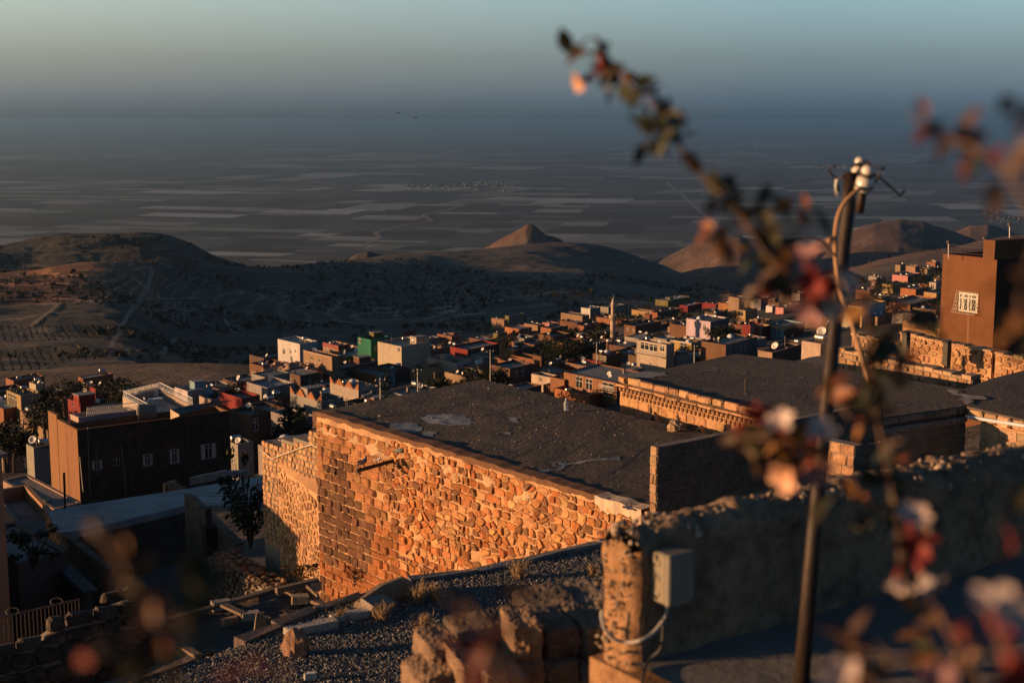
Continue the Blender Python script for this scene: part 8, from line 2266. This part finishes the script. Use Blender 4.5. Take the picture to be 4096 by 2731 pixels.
branch('out-of-focus twig with rust coloured leaves at the right edge against the plain',
    [(2090, 265, 1.3), (2140, 285, 1.28), (2190, 320, 1.26), (2250, 345, 1.24), (2330, 420, 1.2), (2400, 560, 1.15)], (.0018, .0030),
    leaves=[(2115, 278, 1.3, 'red', .020), (2175, 315, 1.28, 'brown', .026), (2190, 345, 1.27, 'brown', .028), (2230, 340, 1.26, 'red', .022), (2345, 280, 1.1, 'brown', .03), (2350, 330, 1.1, 'brown', .03), (2340, 620, 1.1, 'brown', .03), (2335, 740, 1.1, 'amber', .024), (2345, 790, 1.1, 'green', .03), (2300, 430, 1.2, 'brown', .02)],
    twigs=[[(2360, 230, 1.1), (2345, 300, 1.1), (2360, 420, 1.12)], [(2380, 560, 1.12), (2345, 680, 1.1), (2355, 820, 1.1)]], auto=6, auto_s=.022, kinds=('brown', 'red', 'green'))
branch('heavily blurred blossoms and amber leaves filling the bottom right corner',
    [(2010, 1600, 1.25), (1975, 1520, 1.25), (1950, 1460, 1.28)], (.0030, .0040),
    leaves=[(1940, 1455, 1.28, 'red', .022), (1960, 1490, 1.27, 'green', .032), (1945, 1515, 1.26, 'amber', .026), (1975, 1545, 1.25, 'amber', .026), (2020, 1530, 1.22, 'amber', .014), (2150, 1400, 1.3, 'amber', .022), (2170, 1430, 1.3, 'brown', .026), (2200, 1520, 1.15, 'amber', .024), (2230, 1490, 1.12, 'red', .024), (2120, 1530, 1.15, 'amber', .022), (2080, 1500, 1.3, 'brown', .03), (2320, 1260, 1.2, 'red', .022), (2250, 1540, 1.1, 'brown', .03), (2180, 1555, 1.1, 'amber', .028), (2340, 1180, 1.25, 'green', .03), (2060, 1560, 1.15, 'brown', .026), (2290, 1540, 1.0, 'red', .028)],
    flowers=[(2285, 1415, .98, 'white', .030, (-.2, -.5, 1)), (2330, 1440, .95, 'white', .030, (.2, -.7, .6)), (2330, 1520, .95, 'red', .036, (.1, -.8, -.3)), (1935, 1560, 1.15, 'white', .026, (-.2, -.6, .8)), (2345, 1560, .92, 'red', .034, (0, -.8, .1)), (2150, 1568, 1.05, 'pink', .022, (0, -.6, .8))],
    twigs=[[(2330, 1600, .95), (2310, 1500, .96), (2290, 1430, .98)], [(2240, 1600, 1.1), (2190, 1470, 1.2), (2155, 1400, 1.3)]], auto=10, auto_s=.03, kinds=('green', 'amber', 'brown'))
branch('dark blurred leaves with an amber glow over the sunken yard at lower left',
    [(200, 1200, .95), (260, 1260, .94), (300, 1330, .93), (350, 1400, .92), (380, 1480, .9), (420, 1600, .88)], (.0020, .0030),
    leaves=[(215, 1195, .95, 'brown', .013), (255, 1225, .95, 'brown', .016), (280, 1250, .94, 'amber', .014), (250, 1290, .95, 'brown', .018), (330, 1320, .93, 'amber', .014), (360, 1370, .92, 'amber', .020), (355, 1400, .92, 'amber', .020), (420, 1350, .93, 'green', .03), (460, 1330, .93, 'green', .028), (450, 1400, .92, 'green', .03), (380, 1430, .9, 'brown', .02), (225, 1490, .9, 'amber', .018), (225, 1530, .9, 'red', .020), (290, 1540, .88, 'green', .03), (330, 1520, .88, 'green', .026)],
    twigs=[[(350, 1400, .92), (300, 1470, .9), (225, 1500, .9)]], auto=8, auto_s=.016, kinds=('brown', 'green', 'amber'))
branch('blurred dark red leaves in front of the gravel and ruined blocks',
    [(1060, 1370, 1.05), (1110, 1430, 1.04), (1140, 1500, 1.03), (1150, 1600, 1.0)], (.0020, .0028),
    leaves=[(1040, 1385, 1.05, 'brown', .016), (1055, 1400, 1.05, 'amber', .012), (1180, 1350, 1.06, 'brown', .016), (1185, 1385, 1.06, 'brown', .014), (1060, 1425, 1.05, 'amber', .012), (1160, 1450, 1.03, 'brown', .018), (1130, 1470, 1.03, 'red', .014), (1050, 1480, 1.03, 'red', .020), (1060, 1500, 1.02, 'red', .018), (1100, 1510, 1.02, 'green', .026), (1080, 1550, 1.0, 'red', .020), (1180, 1555, 1.0, 'amber', .010), (570, 1550, .85, 'red', .018), (610, 1560, .85, 'red', .016), (640, 1565, .85, 'amber', .012)],
    twigs=[[(1150, 1500, 1.03), (1175, 1420, 1.05), (1185, 1350, 1.06)]], auto=4, auto_s=.014, kinds=('brown', 'red'))
